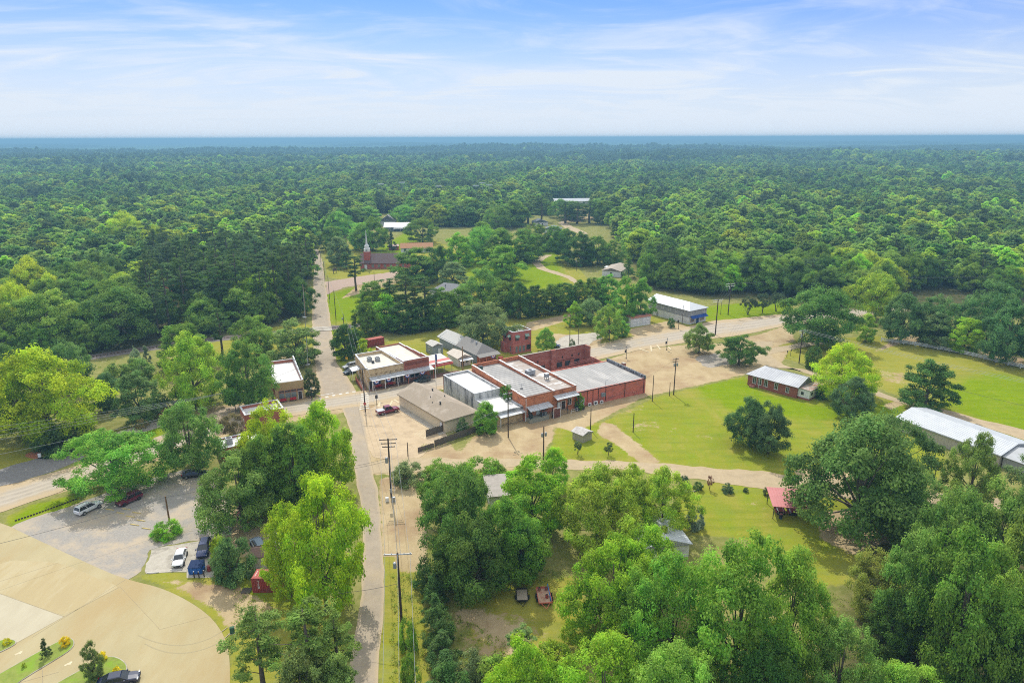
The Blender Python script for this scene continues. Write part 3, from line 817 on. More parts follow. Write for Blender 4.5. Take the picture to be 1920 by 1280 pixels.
MB().box(W - 4.2, W - 3.3, -.22, -.004, 1.0, 1.1).build('pipe_run', pink_paint, r)
MB().box(9.0, W - .3, -.06, -.003, 1.05, 1.12).build('wall_band', M('faded_band', (.40,.16,.13)), r)
wu = MB().box(7.4, 8.6, -.5, -.003, 1.75, 2.75).build('window_unit', grey_metal, r)
MB().box(7.5, 8.5, -.53, -.502, 1.85, 2.65).build('grille', M('unit_grille', (.2,.22,.24)), wu)
MB().box(7.55, 8.0, -.52, -.504, 1.85, 2.65)
hall = r
for k, (x, lab) in enumerate([(3.5, 'left of three small white condenser boxes on the ground by the red hall'), (5.4, 'middle and largest of the three white condensers by the red hall'), (7.3, 'right of three small white condensers under the window unit of the red hall')]):
    X, Y = loc2w(r, x, -.65)
    t_ = thing('condenser', lab, 'air conditioner', (X, Y, 0), r.rotation_euler.z, 'white condensers along the red hall')
    s = 1.12 if k == 1 else .9
    MB().box(-.5*s, .5*s, -.2, .2, .08, .85*s + .1).build('casing', white_paint, t_, bevel=.03)
    MB().lathe([(.3*s, 0), (.3*s, .02), (.08, .04)], 14).xf(Matrix.Translation((-.1*s, -.202, .5*s + .1)) @ Matrix.Rotation(R(90), 4, 'X')).build('fan_grille', dark_metal, t_)
    MB().box(-.45*s, .45*s, -.15, .15, 0, .078).build('base', concrete, t_)
X, Y = loc2w(r, 9.3, .6)
t_ = thing('vent_pipe', 'thin bent mast pipe on the near edge of the grey hall roof', 'pipe', (X, Y, h - .12), r.rotation_euler.z)
MB().tube([(0,0,0),(0,0,1.3),(.3,0,1.6),(.8,0,1.5)], .04, 6).build('pipe', grey_metal, t_)
X, Y = loc2w(r, W - .4, D * .62)
t_ = thing('chimney', 'square brick chimney stub at the right edge of the grey roofed hall', 'chimney', (X + .3, Y, 0), r.rotation_euler.z)
MB().box(.35, 1.2, -.5, .5, 0, 5.4).build('stack', red_brick, t_); MB().box(.29, 1.26, -.56, .56, 5.402, 5.52).build('cap', concrete, t_)

# --- roofless brick court between the hall and the highway
cr_ = thing('brick_ruin', 'roofless court of tall dark red brick walls beside the highway', 'ruin', (16.75, 164.4, 0), R(30.5))
hw = 6.6
b = MB().box(-.6, 22.6, 27.3, 27.7, 0, hw)
b.box(22.2, 22.6, 24.6, 27.298, 0, hw); b.box(22.25, 22.55, 18.2, 24.598, 0, 3.6)
b.build('wall', dark_brick, cr_)
MB().box(9.8, 11.3, 26.55, 27.298, 0, hw + .25).build('pier', dark_brick, cr_)
MB().box(-.66, 22.66, 27.22, 27.78, hw + .003, hw + .1).build('coping', concrete, cr_)
MB().box(.2, 22.2, 18.4, 27.2, .02, .05).build('floor', grey_roof, cr_)
for x in (2.2, 5.2, 14., 17.5, 20): MB().box(x, x + .35, 27.15, 27.298, 3.6, 4.2).build('wall_hole', dark_metal, cr_)
for x in (6.0, 12.2, 15.2, 18.6):
    fr = MB().box(x, x + 1.9, 27.22, 27.298, .9, 2.5).build('window', frame_dark, cr_)
    MB().box(x + .15, x + 1.75, 27.19, 27.218, 1.05, 2.35).build('pane', glass, fr)
MB().box(12.5, 18.5, 27.2, 27.299, 2.9, 3.05).build('ledge', M('ledge_dark', (.12,.04,.03)), cr_)
X, Y = loc2w(cr_, 0, 0)
t_ = thing('steel_truss', 'rusty steel roof truss lying across the roofless brick court', 'truss', (*loc2w(cr_, 17.5, 21.5), 3.4), R(30.5))
MB().tube([(-5,0,.35),(5,0,.75)], .06, 6).build('chord', rust_red_roof, t_); MB().tube([(-5,0,-.15),(5,0,.25)], .06, 6).build('chord', rust_red_roof, t_)
MB().tube([(-5 + k*.415, 0, (-.15 if k % 2 == 0 else .37) + k*.0175) for k in range(25)], .035, 5).build('web', rust_red_roof, t_)

# --- long paired brick shop
W, D, h = 15.5, 27.6, 6.5
r = thing('brick_shop', 'long old orange brick shop with two flat roofs and tin awnings at its rear dock', 'shop', (3.2, 155.7, 0), R(31.5))
ring(MB(), rect_(W, D), .35, 0, h - .35).build('wall', orange_brick, r)
_, I = inset(rect_(W, D), .36)
xs_ = 8.7
MB().box(.36, xs_ - .2, .36, D - .36, h - .9, h - .55).build('roof', grey_roof, r)
MB().box(xs_ + .2, W - .36, .36, D - .36, h - 1.0, h - .65).build('old_roof', old_roof, r)
b = MB()
for y in np.arange(1.5, D - 1, 1.35): b.box(.36, xs_ - .2, y - .04, y + .04, h - .548, h - .50)
b.build('roof_seams', M('dark_seam', (.25,.245,.235)), r)
b, bR, bM = MB(), MB(), MB(); n = 7
for k in range(n):      # stepped parapets falling to the rear
    y1 = D - .02 - k * D / n; y0 = max(.02, y1 - D / n + .006); zt = h + .38 - k * .10
    b.box(.0, .35, y0, y1, h - .348, zt); bR.box(W - .35, W, y0, y1, h - .348, zt + .15); bM.box(xs_ - .19, xs_ + .19, y0, y1, h - .52, zt)
[q.build('parapet', orange_brick, r) for q in (b, bR, bM)]
b, bR, bM = MB(), MB(), MB()
for k in range(n):
    y1 = D - .02 - k * D / n; y0 = max(.02, y1 - D / n + .006); zt = h + .38 - k * .10
    b.box(-.06, .42, y0, y1, zt + .003, zt + .07); bR.box(W - .42, W + .06, y0, y1, zt + .153, zt + .22); bM.box(xs_ - .27, xs_ + .27, y0, y1, zt + .003, zt + .07)
[q.build('coping', white_roof, r) for q in (b, bR, bM)]
MB().box(.36, W - .36, D - .35, D - .02, h - .348, h + .5).build('front_parapet', orange_brick, r)
MB().box(-.06, W + .06, -.003, .4, h - .345, h - .2).build('rear_coping', M('rear_brick_edge', (.20,.10,.07)), r)
MB().box(.2, 5.8, -1.9, -.02, 0, 1.0).build('dock', M('mossy_concrete', (.22,.24,.19), (.33,.30,.24), 1.5, .95), r)
MB().box(5.802, 12.4, -1.6, -.02, 0, .9).build('plank_dock', M('dock_boards', (.34,.24,.14), (.26,.18,.1), 3, .9, stretch=(.5,4,1)), r)
awning(r, 'awning', .3, 7.0, -.01, -2.1, 3.75, 3.1, tin_awning, .07, 3, dark_metal, 10)
awning(r, 'awning', 8.3, 15.2, -.01, -1.9, 5.0, 4.45, tin_awning, .07, 3, dark_metal, 10)
door(r, 'S', W, D, 3.2, 1.0, 2.1, door_white, 1.0); door(r, 'S', W, D, 10.9, 1.1, 2.1, door_dark, .9); door(r, 'S', W, D, 9.6, .9, 2.0, door_white, .9)
window(r, 'S', W, D, .9, 1.9, .9, 1.1, frame_dark); window(r, 'S', W, D, 12.9, 1.7, 1.0, 1.6); window(r, 'S', W, D, 5.2, 1.9, .9, 1.1, frame_dark)
MB().box(9.4, 14.9, -.16, -.002, .02, 3.2).build('lean_wall', beige_brick, r) if False else None
b = MB(); b.box(6.9, 7.0, -2.3, -2.2, 0, 2.6); b.box(8.9, 9.0, -2.3, -2.2, 0, 2.6); b.box(6.9, 9.0, -2.3, -2.2, 2.602, 2.7); b.build('gate_frame', white_paint, r)
MB().box(7.0, 8.9, -2.28, -2.22, .15, 2.3).build('board_screen', M('rust_boards', (.20,.08,.055), (.12,.05,.04), 3, .9), r)
MB().tube([(.15,-.12,h-.5),(.15,-.12,.1)], .07, 8).build('downpipe', white_paint, r)
b = MB(); b.box(12.6, 12.66, -2.0, -1.94, 0, 1.05); b.box(14.6, 14.66, -2.0, -1.94, 0, 1.05); b.box(12.6, 14.66, -2.0, -1.94, 1.052, 1.1); b.box(12.6, 14.66, -2.0, -1.94, .55, .6)
b.build('handrail', white_paint, r)
shop = r
for k, (x, y, hh, w_, mt, lab) in enumerate([(10.8, 14.5, 1.0, 1.7, grey_metal, 'big boxy metal rooftop unit on the patched roof of the orange brick shop')]):
    t_ = thing('rooftop_unit', lab, 'air conditioner', (*loc2w(r, x, y), h - .65), r.rotation_euler.z)
    MB().box(-w_*.7, w_*.7, -w_*.5, w_*.5, .2, 1.45).build('casing', mt, t_, bevel=.04)
    MB().box(-w_*.6, w_*.6, -w_*.4, w_*.4, 0, .198).build('base', dark_metal, t_)
    MB().lathe([(.5, 1.452), (.5, 1.5), (.1, 1.53)], 16).build('fan_grille', dark_metal, t_)
t_ = thing('roof_cooler', 'tall louvred cooler on a stand near the rear of the patched shop roof', 'air conditioner', (*loc2w(r, 12.4, 9.0), h - .65), r.rotation_euler.z)
MB().box(-.5, .5, -.5, .5, .7, 1.7).build('casing', grey_metal, t_, bevel=.03); MB().box(-.56, .56, -.56, .56, 1.703, 1.8).build('lid', white_paint, t_)
[MB().box(x - .05, x + .05, y - .05, y + .05, 0, .698).build('leg', dark_metal, t_) for x in (-.4, .4) for y in (-.4, .4)]
MB().box(.52, .6, -.4, .4, .8, 1.6).build('grille', dark_metal, t_)
t_ = thing('roof_vent', 'small dark green vent box at the front corner of the long grey shop roof', 'vent', (*loc2w(r, 1.5, 25.2), h - .55), r.rotation_euler.z)
MB().box(-.5, .5, -.4, .4, 0, .9).build('casing', M('green_box', (.07,.12,.10)), t_); MB().box(-.55, .55, -.45, .45, .903, .98).build('lid', dark_metal, t_)
t_ = thing('roof_antenna', 'spindly antenna on the grey roof near the ivy', 'antenna', (*loc2w(r, 3.0, 6.5), h - .55), 0)
b = MB().tube([(0,0,0),(0,0,1.4)], .03, 5)
for z, l in ((1.3,.6),(1.0,.8),(.7,.5)): b.tube([(-l,.1,z),(l,-.1,z)], .02, 4)
b.build('mast', grey_metal, t_)
MB().box(-.4,.4,-.4,.4,0,.06).build('base', dark_metal, t_)
# things on the rear dock
for k, (x, y, z, s, mt, lab) in enumerate([(.9,-1.1,1.0,1.0,M('dark_green_bin', (.025,.05,.045)),'dark bin at the left end of the shop rear dock under the awning'),
      (3.9,-1.3,1.0,.9,M('grey_bin', (.10,.115,.13)),'left grey plastic bin of the pair on the shop dock beside the white door'),(5.0,-1.3,1.0,.9,M('grey_bin_pale', (.15,.165,.175)),'right grey plastic bin of the pair on the shop dock beside the white door')]):
    t_ = thing('bin', lab, 'bin', (*loc2w(r, x, y), z), r.rotation_euler.z, 'bins on the shop dock')
    MB().add([(-.3*s,-.3*s,.05),(.3*s,-.3*s,.05),(.3*s,.3*s,.05),(-.3*s,.3*s,.05),(-.38*s,-.38*s,1*s),(.38*s,-.38*s,1*s),(.38*s,.38*s,1*s),(-.38*s,.38*s,1*s)], [(3,2,1,0),(4,5,6,7),(0,1,5,4),(1,2,6,5),(2,3,7,6),(3,0,4,7)]).build('body', mt, t_)
    MB().box(-.41*s,.41*s,-.41*s,.41*s,1*s+.002,1*s+.07).build('lid', mt, t_)
t_ = thing('dark_tank', 'low black tank beside the green bush at the rear of the brick shop', 'tank', (*loc2w(r, 15.9, -1.2), 0), r.rotation_euler.z)
MB().box(-1.2,1.2,-.5,.5,.1,1.0).build('body', dark_metal, t_, bevel=.08); MB().box(-1.0,1.0,-.4,.4,0,.098).build('base', concrete, t_)

# --- white roofed concrete building in two tiers
O = np.array([3.0, 156.6]) + np.array([math.cos(R(211)), math.sin(R(211))]) * 8.1
W, D, h = 7.7, 27.6, 5.15
r = thing('concrete_shop', 'narrow shop with stained grey concrete side wall and two bright white flat roofs', 'shop', (O[0], O[1], 0), R(32.5))
ring(MB(), rect_(W, 17.2, 0, 10.4), .3, 0, h).build('wall', concrete_wall, r)
MB().prism([tuple(p) for p in inset(rect_(W, 17.2, 0, 10.4), .301)[1]], h - .75, h - .5).build('roof', white_roof, r)
ring(MB(), [tuple(p) for p in inset(rect_(W, 17.2, 0, 10.4), -.05)[1]], .4, h + .003, h + .1).build('coping', coping, r)
ring(MB(), rect_(W, 10.39), .3, 0, 3.7).build('rear_wall', concrete_wall, r)
MB().prism([tuple(p) for p in inset(rect_(W, 10.39), .301)[1]], 3.1, 3.4).build('rear_roof', white_roof, r)
MB().box(-.05, .35, -.05, 10.38, 3.703, 3.8).build('rear_coping', coping, r)
MB().box(W - .35, W + .05, -.05, 10.38, 3.703, 3.8).build('rear_coping', coping, r)
MB().box(-.003, W + .003, D + .003, D + .2, 0, h - .3).build('front_wall', orange_brick, r)
awning(r, 'awning', .5, W + .2, -.01, -1.5, 2.95, 2.6, tin_awning, .07, 2, white_paint, 8)
b = MB().box(.35, W - .05, -.1, -.003, .1, 2.5); b.build('rear_panel', beige_brick, r)
door(r, 'S', W, D, 5.0, .95, 2.1, door_white); window(r, 'S', W, D, 2.0, 1.3, 1.6, .9, frame_dark)
window(r, 'N', W, D + .2, 1.0, .9, 2.2, 1.9, frame_dark); window(r, 'N', W, D + .2, 4.4, .9, 2.2, 1.9, frame_dark)
for (x, y, z, lab) in [(6.2, 12.6, h - .5, 'short white stub pipe on the upper white roof near its rear edge'), (1.2, 26.6, h - .5, 'small pipe in the front corner of the upper white roof')]:
    t_ = thing('vent_pipe', lab, 'pipe', (*loc2w(r, x, y), z), 0)
    MB().tube([(0,0,0),(0,0,.8)], .09, 8).build('pipe', grey_metal, t_); MB().tube([(.3,0,0),(.3,0,.5)], .06, 8).build('pipe', grey_metal, t_)
cshop = r

# --- beige hip roofed building
W, D, e, rh = 9.3, 22.1, 3.3, 2.0
r = thing('beige_building', 'beige building with a tan shingle roof hipped at its near end', 'building', (-16.0, 148.9, 0), R(37.5))
b = MB().box(0, W, 0, D, 0, e); b.extr([(.02, e), (W - .02, e), (W/2, e + rh - .08)], D - .25, D, 'y'); b.build('wall', beige_siding, r)
gable_roof(MB(), W, D, e, rh, .45, 'y', .14, hip0=6.2).build('roof', shingle, r)
b = MB().box(-.47, -.35, -.4, D + .3, e - .28, e - .06); b.box(-.4, W + .4, -.47, -.35, e - .28, e - .06); b.build('gutter', M('tan_gutter', (.30,.25,.18)), r)
door(r, 'W', W, D, 1.0, 1.0, 2.2, door_white)
MB().box(-.12, -.003, .6, .75, .1, e - .3).build('downpipe', M('brown_pipe', (.16,.09,.05)), r)
MB().box(-1.6, -.01, -.3, D, 0, .16).build('walkway', concrete, r)
window(r, 'N', W, D, 1.2, .9, 2.0, 1.5); window(r, 'N', W, D, 6.0, .9, 2.0, 1.5)
MB().box(3.9, 4.6, -.12, -.004, 1.0, 2.0).build('meter_box', grey_metal, r)
for x, y, lab, s in [(2.9, 6.4, 'black bent roof vent on the lower tan shingle slope', .5), (3.2, 11.5, 'small black pipe stub high on the tan shingle slope', .25), (2.2, 9.0, 'tiny black vent stub mid tan shingle slope', .22),
                     (5.6, 14.5, 'black turbine vent on the ridge of the tan shingle roof', .5), (6.3, 9.8, 'black pipe vent just over the ridge of the tan roof', .35)]:
    zz_ = e + rh * (1 - abs(x - W/2) / (W/2)) + .12
    t_ = thing('roof_vent', lab, 'vent', (*loc2w(r, x, y), zz_), 0, 'vents on the tan shingle roof')
    MB().lathe([(.16*s*2, -.1), (.16*s*2, .5*s*1.6), (.26*s*2, .5*s*1.6 + .02), (.2*s*2, .8*s*1.6)], 10).build('pipe', dark_metal, t_)
    MB().lathe([(.3*s*2, -.12), (.24*s*2, .04)], 10).build('flashing', dark_metal, t_)
beige = r

# --- corner store in pale brick, red brick store, shared tin awning
def wpoly(px, z): return [tuple(G(a, b, z)[:2]) for a, b in px]
h = 5.6
O4 = G(690.5, 730)[:2]; rz4 = ang(O4, G(762.3, 715)); W4 = 11.0
r = thing('corner_store', 'pale brick corner store with white roof where the side street meets the highway', 'shop', (O4[0], O4[1], 0), rz4)
poly4 = [(0, 0), (W4, 0), (W4 + .6, 15.6), (2.2, 16.8)]
pw = [local(r, G(665.3, 664.8, h)[:2])]
poly4[3] = (pw[0][0], pw[0][1]); poly4[2] = (W4 - .1, pw[0][1] - .4)
ring(MB(), poly4, .32, 0, h - .3).build('wall', beige_brick, r)
MB().prism([tuple(p) for p in inset(poly4, .33)[1]], h - 1.0, h - .75).build('roof', tan_white_roof, r)
ring(MB(), poly4, .32, h - .297, h + .1).build('parapet', beige_brick, r)
ring(MB(), [tuple(p) for p in inset(poly4, -.05)[1]], .42, h + .103, h + .18).build('coping', coping, r)
for a, w_ in ((1.6, 2.2), (5.0, 1.0), (6.3, 1.6)): window(r, 'S', W4, 16, a, 1.0, w_, 1.5, beige_brick if False else frame_white, glass, 2 if w_ > 1.5 else 0)
door(r, 'S', W4, 16, .4, .95, 2.2, door_dark); door(r, 'S', W4, 16, 8.4, 1.0, 2.3, door_dark); door(r, 'S', W4, 16, 9.7, .9, 2.3, door_dark)
MB().box(1.2, 8.2, -.14, -.002, .05, .8).build('stall_riser', orange_brick, r)
pb_ = M('dark_panel_brick', (.30,.21,.11))
for k in range(7): MB().box(.8 + k*1.5, 1.5 + k*1.5, -.05, -.002, h - 1.55, h - 1.35).build('brick_panel', pb_, r)
corner = r
for x, y, lab in [(4.6, 9.6, 'farther of two grey rooftop condensers on the corner store'), (6.6, 8.4, 'nearer of two grey rooftop condensers on the corner store')]:
    ac_unit('rooftop_unit', lab, (*loc2w(r, x, y), h - .75), rz4, 1.35, 'rooftop condensers of the corner store')
t_ = thing('roof_vent', 'small dark hooded vent in front of the corner store condensers', 'vent', (*loc2w(r, 4.7, 7.2), h - .75), rz4)
MB().lathe([(.3,0),(.3,.4),(.5,.42),(.3,.75)], 10).build('hood', dark_metal, t_); MB().box(-.45,.45,-.45,.45,0,.1).build('base', grey_metal, t_)
# side canopy + ramp
sd = math.atan2(poly4[3][1], poly4[3][0])
cz_ = thing('side_canopy', 'small grey tin canopy on the side wall of the corner store above two parked cars', 'canopy', (*loc2w(r, poly4[3][0]*.58, poly4[3][1]*.58), 0), rz4 + sd)
b = MB().add([(-1.2,.02,3.4),(2.8,.02,3.4),(2.8,2.6,3.0),(-1.2,2.6,3.0),(-1.2,.02,3.48),(2.8,.02,3.48),(2.8,2.6,3.08),(-1.2,2.6,3.08)], [(0,1,2,3),(7,6,5,4),(0,4,5,1),(1,5,6,2),(2,6,7,3),(3,7,4,0)]); b.build('roof', tin_awning, cz_)
for x in (-1.1, 2.7): MB().box(x-.05,x+.05,2.45,2.55,0,3.05).build('post', white_paint, cz_)
rp = thing('access_ramp', 'red railed wooden ramp along the side wall of the corner store', 'ramp', (*loc2w(r, 0, 0), 0), rz4 + sd)
MB().add([(-.5,.3,.02),(7.5,.3,.02),(7.5,1.8,.02),(-.5,1.8,.02),(-.5,.3,.1),(7.5,.3,.9),(7.5,1.8,.9),(-.5,1.8,.1)], [(0,1,2,3),(7,6,5,4),(0,4,5,1),(1,5,6,2),(2,6,7,3),(3,7,4,0)]).build('deck', brick_paving, rp)
b = MB()
for k in range(9):
    x = -.4 + k*.97; z = .1 + .8*(x+.5)/8
    b.box(x-.05,x+.05,1.82,1.92,0,z+1.0)
for dz in (.35,.65,.95): b.add([(-.5,1.83,.1+dz),(7.5,1.83,.9+dz),(7.5,1.91,.9+dz),(-.5,1.91,.1+dz),(-.5,1.83,.17+dz),(7.5,1.83,.97+dz),(7.5,1.91,.97+dz),(-.5,1.91,.17+dz)], [(0,1,2,3),(7,6,5,4),(0,4,5,1),(1,5,6,2),(2,6,7,3),(3,7,4,0)])
b.build('railing', M('red_rail', (.30,.08,.05)), rp)

h5 = 6.2
O5 = np.array(loc2w(corner, W4 + .02, .0)); W5 = local(corner, G(807.6, 707.3)[:2])[0] - W4
r = thing('red_brick_store', 'red brick store with stepped parapets and white roof beside the corner store', 'shop', (O5[0], O5[1], 0), rz4)
p3 = local(r, G(728.4, 640, h5)[:2]); p2 = local(r, G(687, 647, h5)[:2])
lean = (p3[0] - W5) / p3[1]
D5 = p3[1] - .5
poly5 = [(0, 0), (W5, 0), (W5 + lean*D5*.6, D5), (-.1 + lean*D5*.6 if False else 0.0, D5)]
poly5 = [(0.0, 0), (W5, 0), (W5, D5), (0.0, D5)]
ring(MB(), poly5, .32, 0, h5 - .9).build('wall', red_brick, r)
MB().prism([tuple(p) for p in inset(poly5, .33)[1]], h5 - 1.6, h5 - 1.3).build('roof', tan_white_roof, r)
b, c_ = MB(), MB()
n = 4
for k in range(n):
    y0 = k*D5/n + .004; y1 = (k+1)*D5/n; zt = h5 - .15 - .22*k
    for x0, x1 in ((0, .32), (W5 - .32, W5)):
        b.box(x0, x1, y0, y1, h5 - .898, zt); c_.box(x0 - .05, x1 + .05, y0, y1, zt + .003, zt + .08)
b.box(.322, W5 - .322, .004, .32, h5 - .898, h5 + .02); c_.box(.272, W5 - .272, -.05, .37, h5 + .023, h5 + .1)
b.build('parapet', red_brick, r); c_.build('coping', white_roof, r)
MB().box(.5, W5 - .5, -.06, -.002, h5 - 1.5, h5 - .6).build('sign_panel', M('recessed_brick', (.22,.07,.045)), r)
for a in (1.9, 3.4, 4.9): window(r, 'S', W5, D5, a, .95, 1.15, 1.7, frame_white, glass, 0)
door(r, 'S', W5, D5, .55, 1.0, 2.3, door_dark)
redstore = r
lw = local(corner, loc2w(redstore, W5, 0))[0]
cn = thing('tin_canopy', 'long grey tin canopy over the pavement along both storefronts', 'canopy', (O4[0], O4[1], 0), rz4)
b = MB()
v = [(.3,-.01,3.35),(lw + .5,-.01,3.35),(lw + .5,-2.5,2.95),(.3,-2.5,2.95)]
b.add(v + [(p[0],p[1],p[2]+.08) for p in v], [(3,2,1,0),(4,5,6,7),(0,1,5,4),(1,2,6,5),(2,3,7,6),(3,0,4,7)])
for k in range(24):
    x = .4 + k*(lw + .0)/23.5; b.extr([(-.01,3.432),(-2.5,3.032),(-2.5,3.06),(-.01,3.46)], x-.03, x+.03, 'x')
b.build('roof', tin_awning, cn)
MB().box(.3, lw + .5, -2.55, -2.502, 2.86, 3.06).build('fascia', grey_metal, cn)
for x in (.5, 4.2, 8.0, W4 + .2, W4 + 4, lw + .2): MB().box(x-.08,x+.08,-2.35,-2.19,0.1,2.96).build('post', white_paint if x < W4 else red_brick, cn)
for x, lab in [(1.6,'first bunting fan from the corner on the storefront canopy'),(5.2,'second bunting fan from the corner on the storefront canopy'),(W4 - .1,'third bunting fan, where the pale and red stores meet'),(W4 + 4.6,'last bunting fan, at the red brick end of the canopy')]:
    t_ = thing('bunting_fan', 'red white and blue ' + lab, 'bunting', (*loc2w(cn, x, -2.6), 2.88), rz4, 'bunting fans on the storefronts')
    for nm, r0, r1, mt in (('blue_band', .56, .80, flag_blue), ('white_band', .28, .56, flag_white), ('red_band', 0, .28, flag_red)):
        b = MB(); nseg = 12
        for k in range(nseg):
            a0, a1 = math.pi + math.pi*k/nseg, math.pi + math.pi*(k+1)/nseg
            dy = .03 if k % 2 else 0.0; dy2 = .03 - dy
            b.add([(r0*math.cos(a0), dy, r0*math.sin(a0)), (r1*math.cos(a0), dy, r1*math.sin(a0)), (r1*math.cos(a1), dy2, r1*math.sin(a1)), (r0*math.cos(a1), dy2, r0*math.sin(a1))], [(0,1,2,3)])
        b.build(nm, mt, t_)
for x, lab in [(2.9,'red bench under the corner store window nearest the corner'),(6.4,'red bench beside the door of the corner store')]:
    t_ = thing('bench', lab, 'bench', (*loc2w(cn, x, -.7), .1), rz4, 'red benches under the canopy')
    MB().box(-.8,.8,-.25,.25,.42,.5).build('seat', flag_red, t_); MB().box(-.8,.8,.2,.28,.52,.95).build('backrest', flag_red, t_)
    for sx in (-.7,.7): MB().box(sx-.05,sx+.05,-.22,.2,0,.418).build('leg', dark_metal, t_)

# --- open shelter with red roof edge, behind the flagpole
O6 = np.array(loc2w(redstore, W5 + .25, .3))
r = thing('carport', 'open shelter with faded white roof and deep red front edge beside the red store', 'shelter', (O6[0], O6[1], 0), rz4)
awning(r, 'roof', 0, 7.6, 7.5, 0, 3.7, 3.3, M('pale_tin', (.52,.50,.47), (.44,.42,.39), 1, .6), .08, 0)
b = MB().add([(-.05,2.6,3.65),(7.65,2.6,3.65),(7.65,-.35,3.0),(-.05,-.35,3.0),(-.05,2.6,3.72),(7.65,2.6,3.72),(7.65,-.35,3.07),(-.05,-.35,3.07)], [(3,2,1,0),(4,5,6,7),(0,1,5,4),(1,2,6,5),(2,3,7,6),(3,0,4,7)]); b.build('front_skirt', red_roof, r)
MB().box(-.05, 7.65, -.42, -.352, 2.55, 3.1).build('fascia', red_roof, r)
for x in (.2, 2.6, 5.0, 7.4):
    for y in (.1, 7.2): MB().box(x-.05,x+.05,y-.05,y+.05,0,3.3 if y < 1 else 3.7).build('post', grey_metal, r)
MB().box(.2, 7.4, 7.1, 7.16, .1, 1.0).build('rail', dark_metal, r)

# --- little gabled shed, gray house, white gabled porch
r = thing('utility_shed', 'small pale grey metal shed with a low gable behind the storefronts', 'shed', (-25.5, 209.4, 0), R(32))
gable_walls(MB(), 3.7, 5.2, 2.9, .7).build('wall', grey_siding, r); gable_roof(MB(), 3.7, 5.2, 2.9, .7, .15).build('roof', M('pale_roof', (.50,.47,.43), (.42,.40,.36), 1.5, .8), r)
door(r, 'S', 3.7, 5.2, 1.9, .9, 2.0, door_white); window(r, 'W', 3.7, 5.2, 2.2, 1.2, .7, .8)
r = thing('grey_house', 'long grey house with hipped shingle roof and a brick front', 'house', (-11.0, 200.6, 0), R(34))
Wh, Dh, eh = 7.2, 24.0, 3.1
b = MB().box(0, Wh, 0, Dh, 0, eh); b.extr([(.02, eh), (Wh-.02, eh), (Wh/2, eh + 1.7)], Dh-.25, Dh, 'y'); b.build('wall', grey_siding, r)
MB().box(.2, Wh - .2, -.12, -.003, 0, 2.7).build('brick_front', orange_brick, r)
gable_roof(MB(), Wh, 12.0, eh, 2.3, .4, 'y', .12, hip0=2.2).build('roof', grey_shingle, r)
gable_roof(MB(), Wh, 12.6, eh - .2, 1.8, .3, 'y', .12, oy=12.45).build('rear_roof', M('pale_roof_sheet', (.47,.46,.43), (.40,.39,.36), 1.5, .7), r)
awning(r, 'porch_roof', -.3, Wh + .3, -.42, -2.4, 2.95, 2.5, grey_shingle, .1, 4, orange_brick)
door(r, 'S', Wh, Dh, 2.9, 1.5, 2.2, door_red); window(r, 'S', Wh, Dh, .9, .9, 1.0, 1.4, frame_dark); window(r, 'S', Wh, Dh, 5.3, .9, 1.1, 1.4, frame_dark)
window(r, 'W', Wh, Dh, 14, 1.2, .9, 1.2); window(r, 'W', Wh, Dh, 9, 1.2, .9, 1.2)
MB().lathe([(.25,0),(.25,.7),(.38,.72),(.2,1.0)], 10, (Wh/2 - .9, 4.4)).xf(Matrix.Translation((0,0,eh + 1.6))).build('roof_vent', grey_metal, r)
ghouse = r
t_ = thing('bunting_fan', 'lone red white and blue bunting fan over the door of the grey house porch', 'bunting', (*loc2w(r, 4.6, -2.5), 2.5), R(34), 'bunting fans on the storefronts')
for nm, r0, r1, mt in (('blue_band', .56, .80, flag_blue), ('white_band', .28, .56, flag_white), ('red_band', 0, .28, flag_red)):
    b = MB()
    for k in range(12):
        a0, a1 = math.pi + math.pi*k/12, math.pi + math.pi*(k+1)/12
        b.add([(r0*math.cos(a0), .03*(k%2), r0*math.sin(a0)), (r1*math.cos(a0), .03*(k%2), r1*math.sin(a0)), (r1*math.cos(a1), .03*((k+1)%2), r1*math.sin(a1)), (r0*math.cos(a1), .03*((k+1)%2), r0*math.sin(a1))], [(0,1,2,3)])
    b.build(nm, mt, t_)
t_ = thing('storage_box', 'low red box at the right of the grey house porch', 'box', (*loc2w(r, 8.4, -.8), 0), R(34)); MB().box(-.7,.7,-.4,.4,.05,.95).build('body', red_roof, t_); MB().box(-.75,.75,-.45,.45,.953,1.02).build('lid', red_roof, t_)
r = thing('gabled_porch', 'small white gabled lean-to between the red edged shelter and the grey house', 'outbuilding', (*loc2w(ghouse, -6.2, .6), 0), R(32))
gable_walls(MB(), 4.4, 7.0, 2.7, .9).build('wall', white_wall, r); gable_roof(MB(), 4.4, 7.0, 2.7, .9, .3).build('roof', M('cream_sheet', (.55,.48,.40), (.47,.41,.34), 1, .7), r)
awning(r, 'awning', .2, 4.6, -.01, -1.5, 2.4, 2.1, white_paint, .07, 2); door(r, 'S', 4.4, 7, 1.0, 1.0, 2.0, door_dark); window(r, 'S', 4.4, 7, 2.7, 1.0, .9, 1.0)

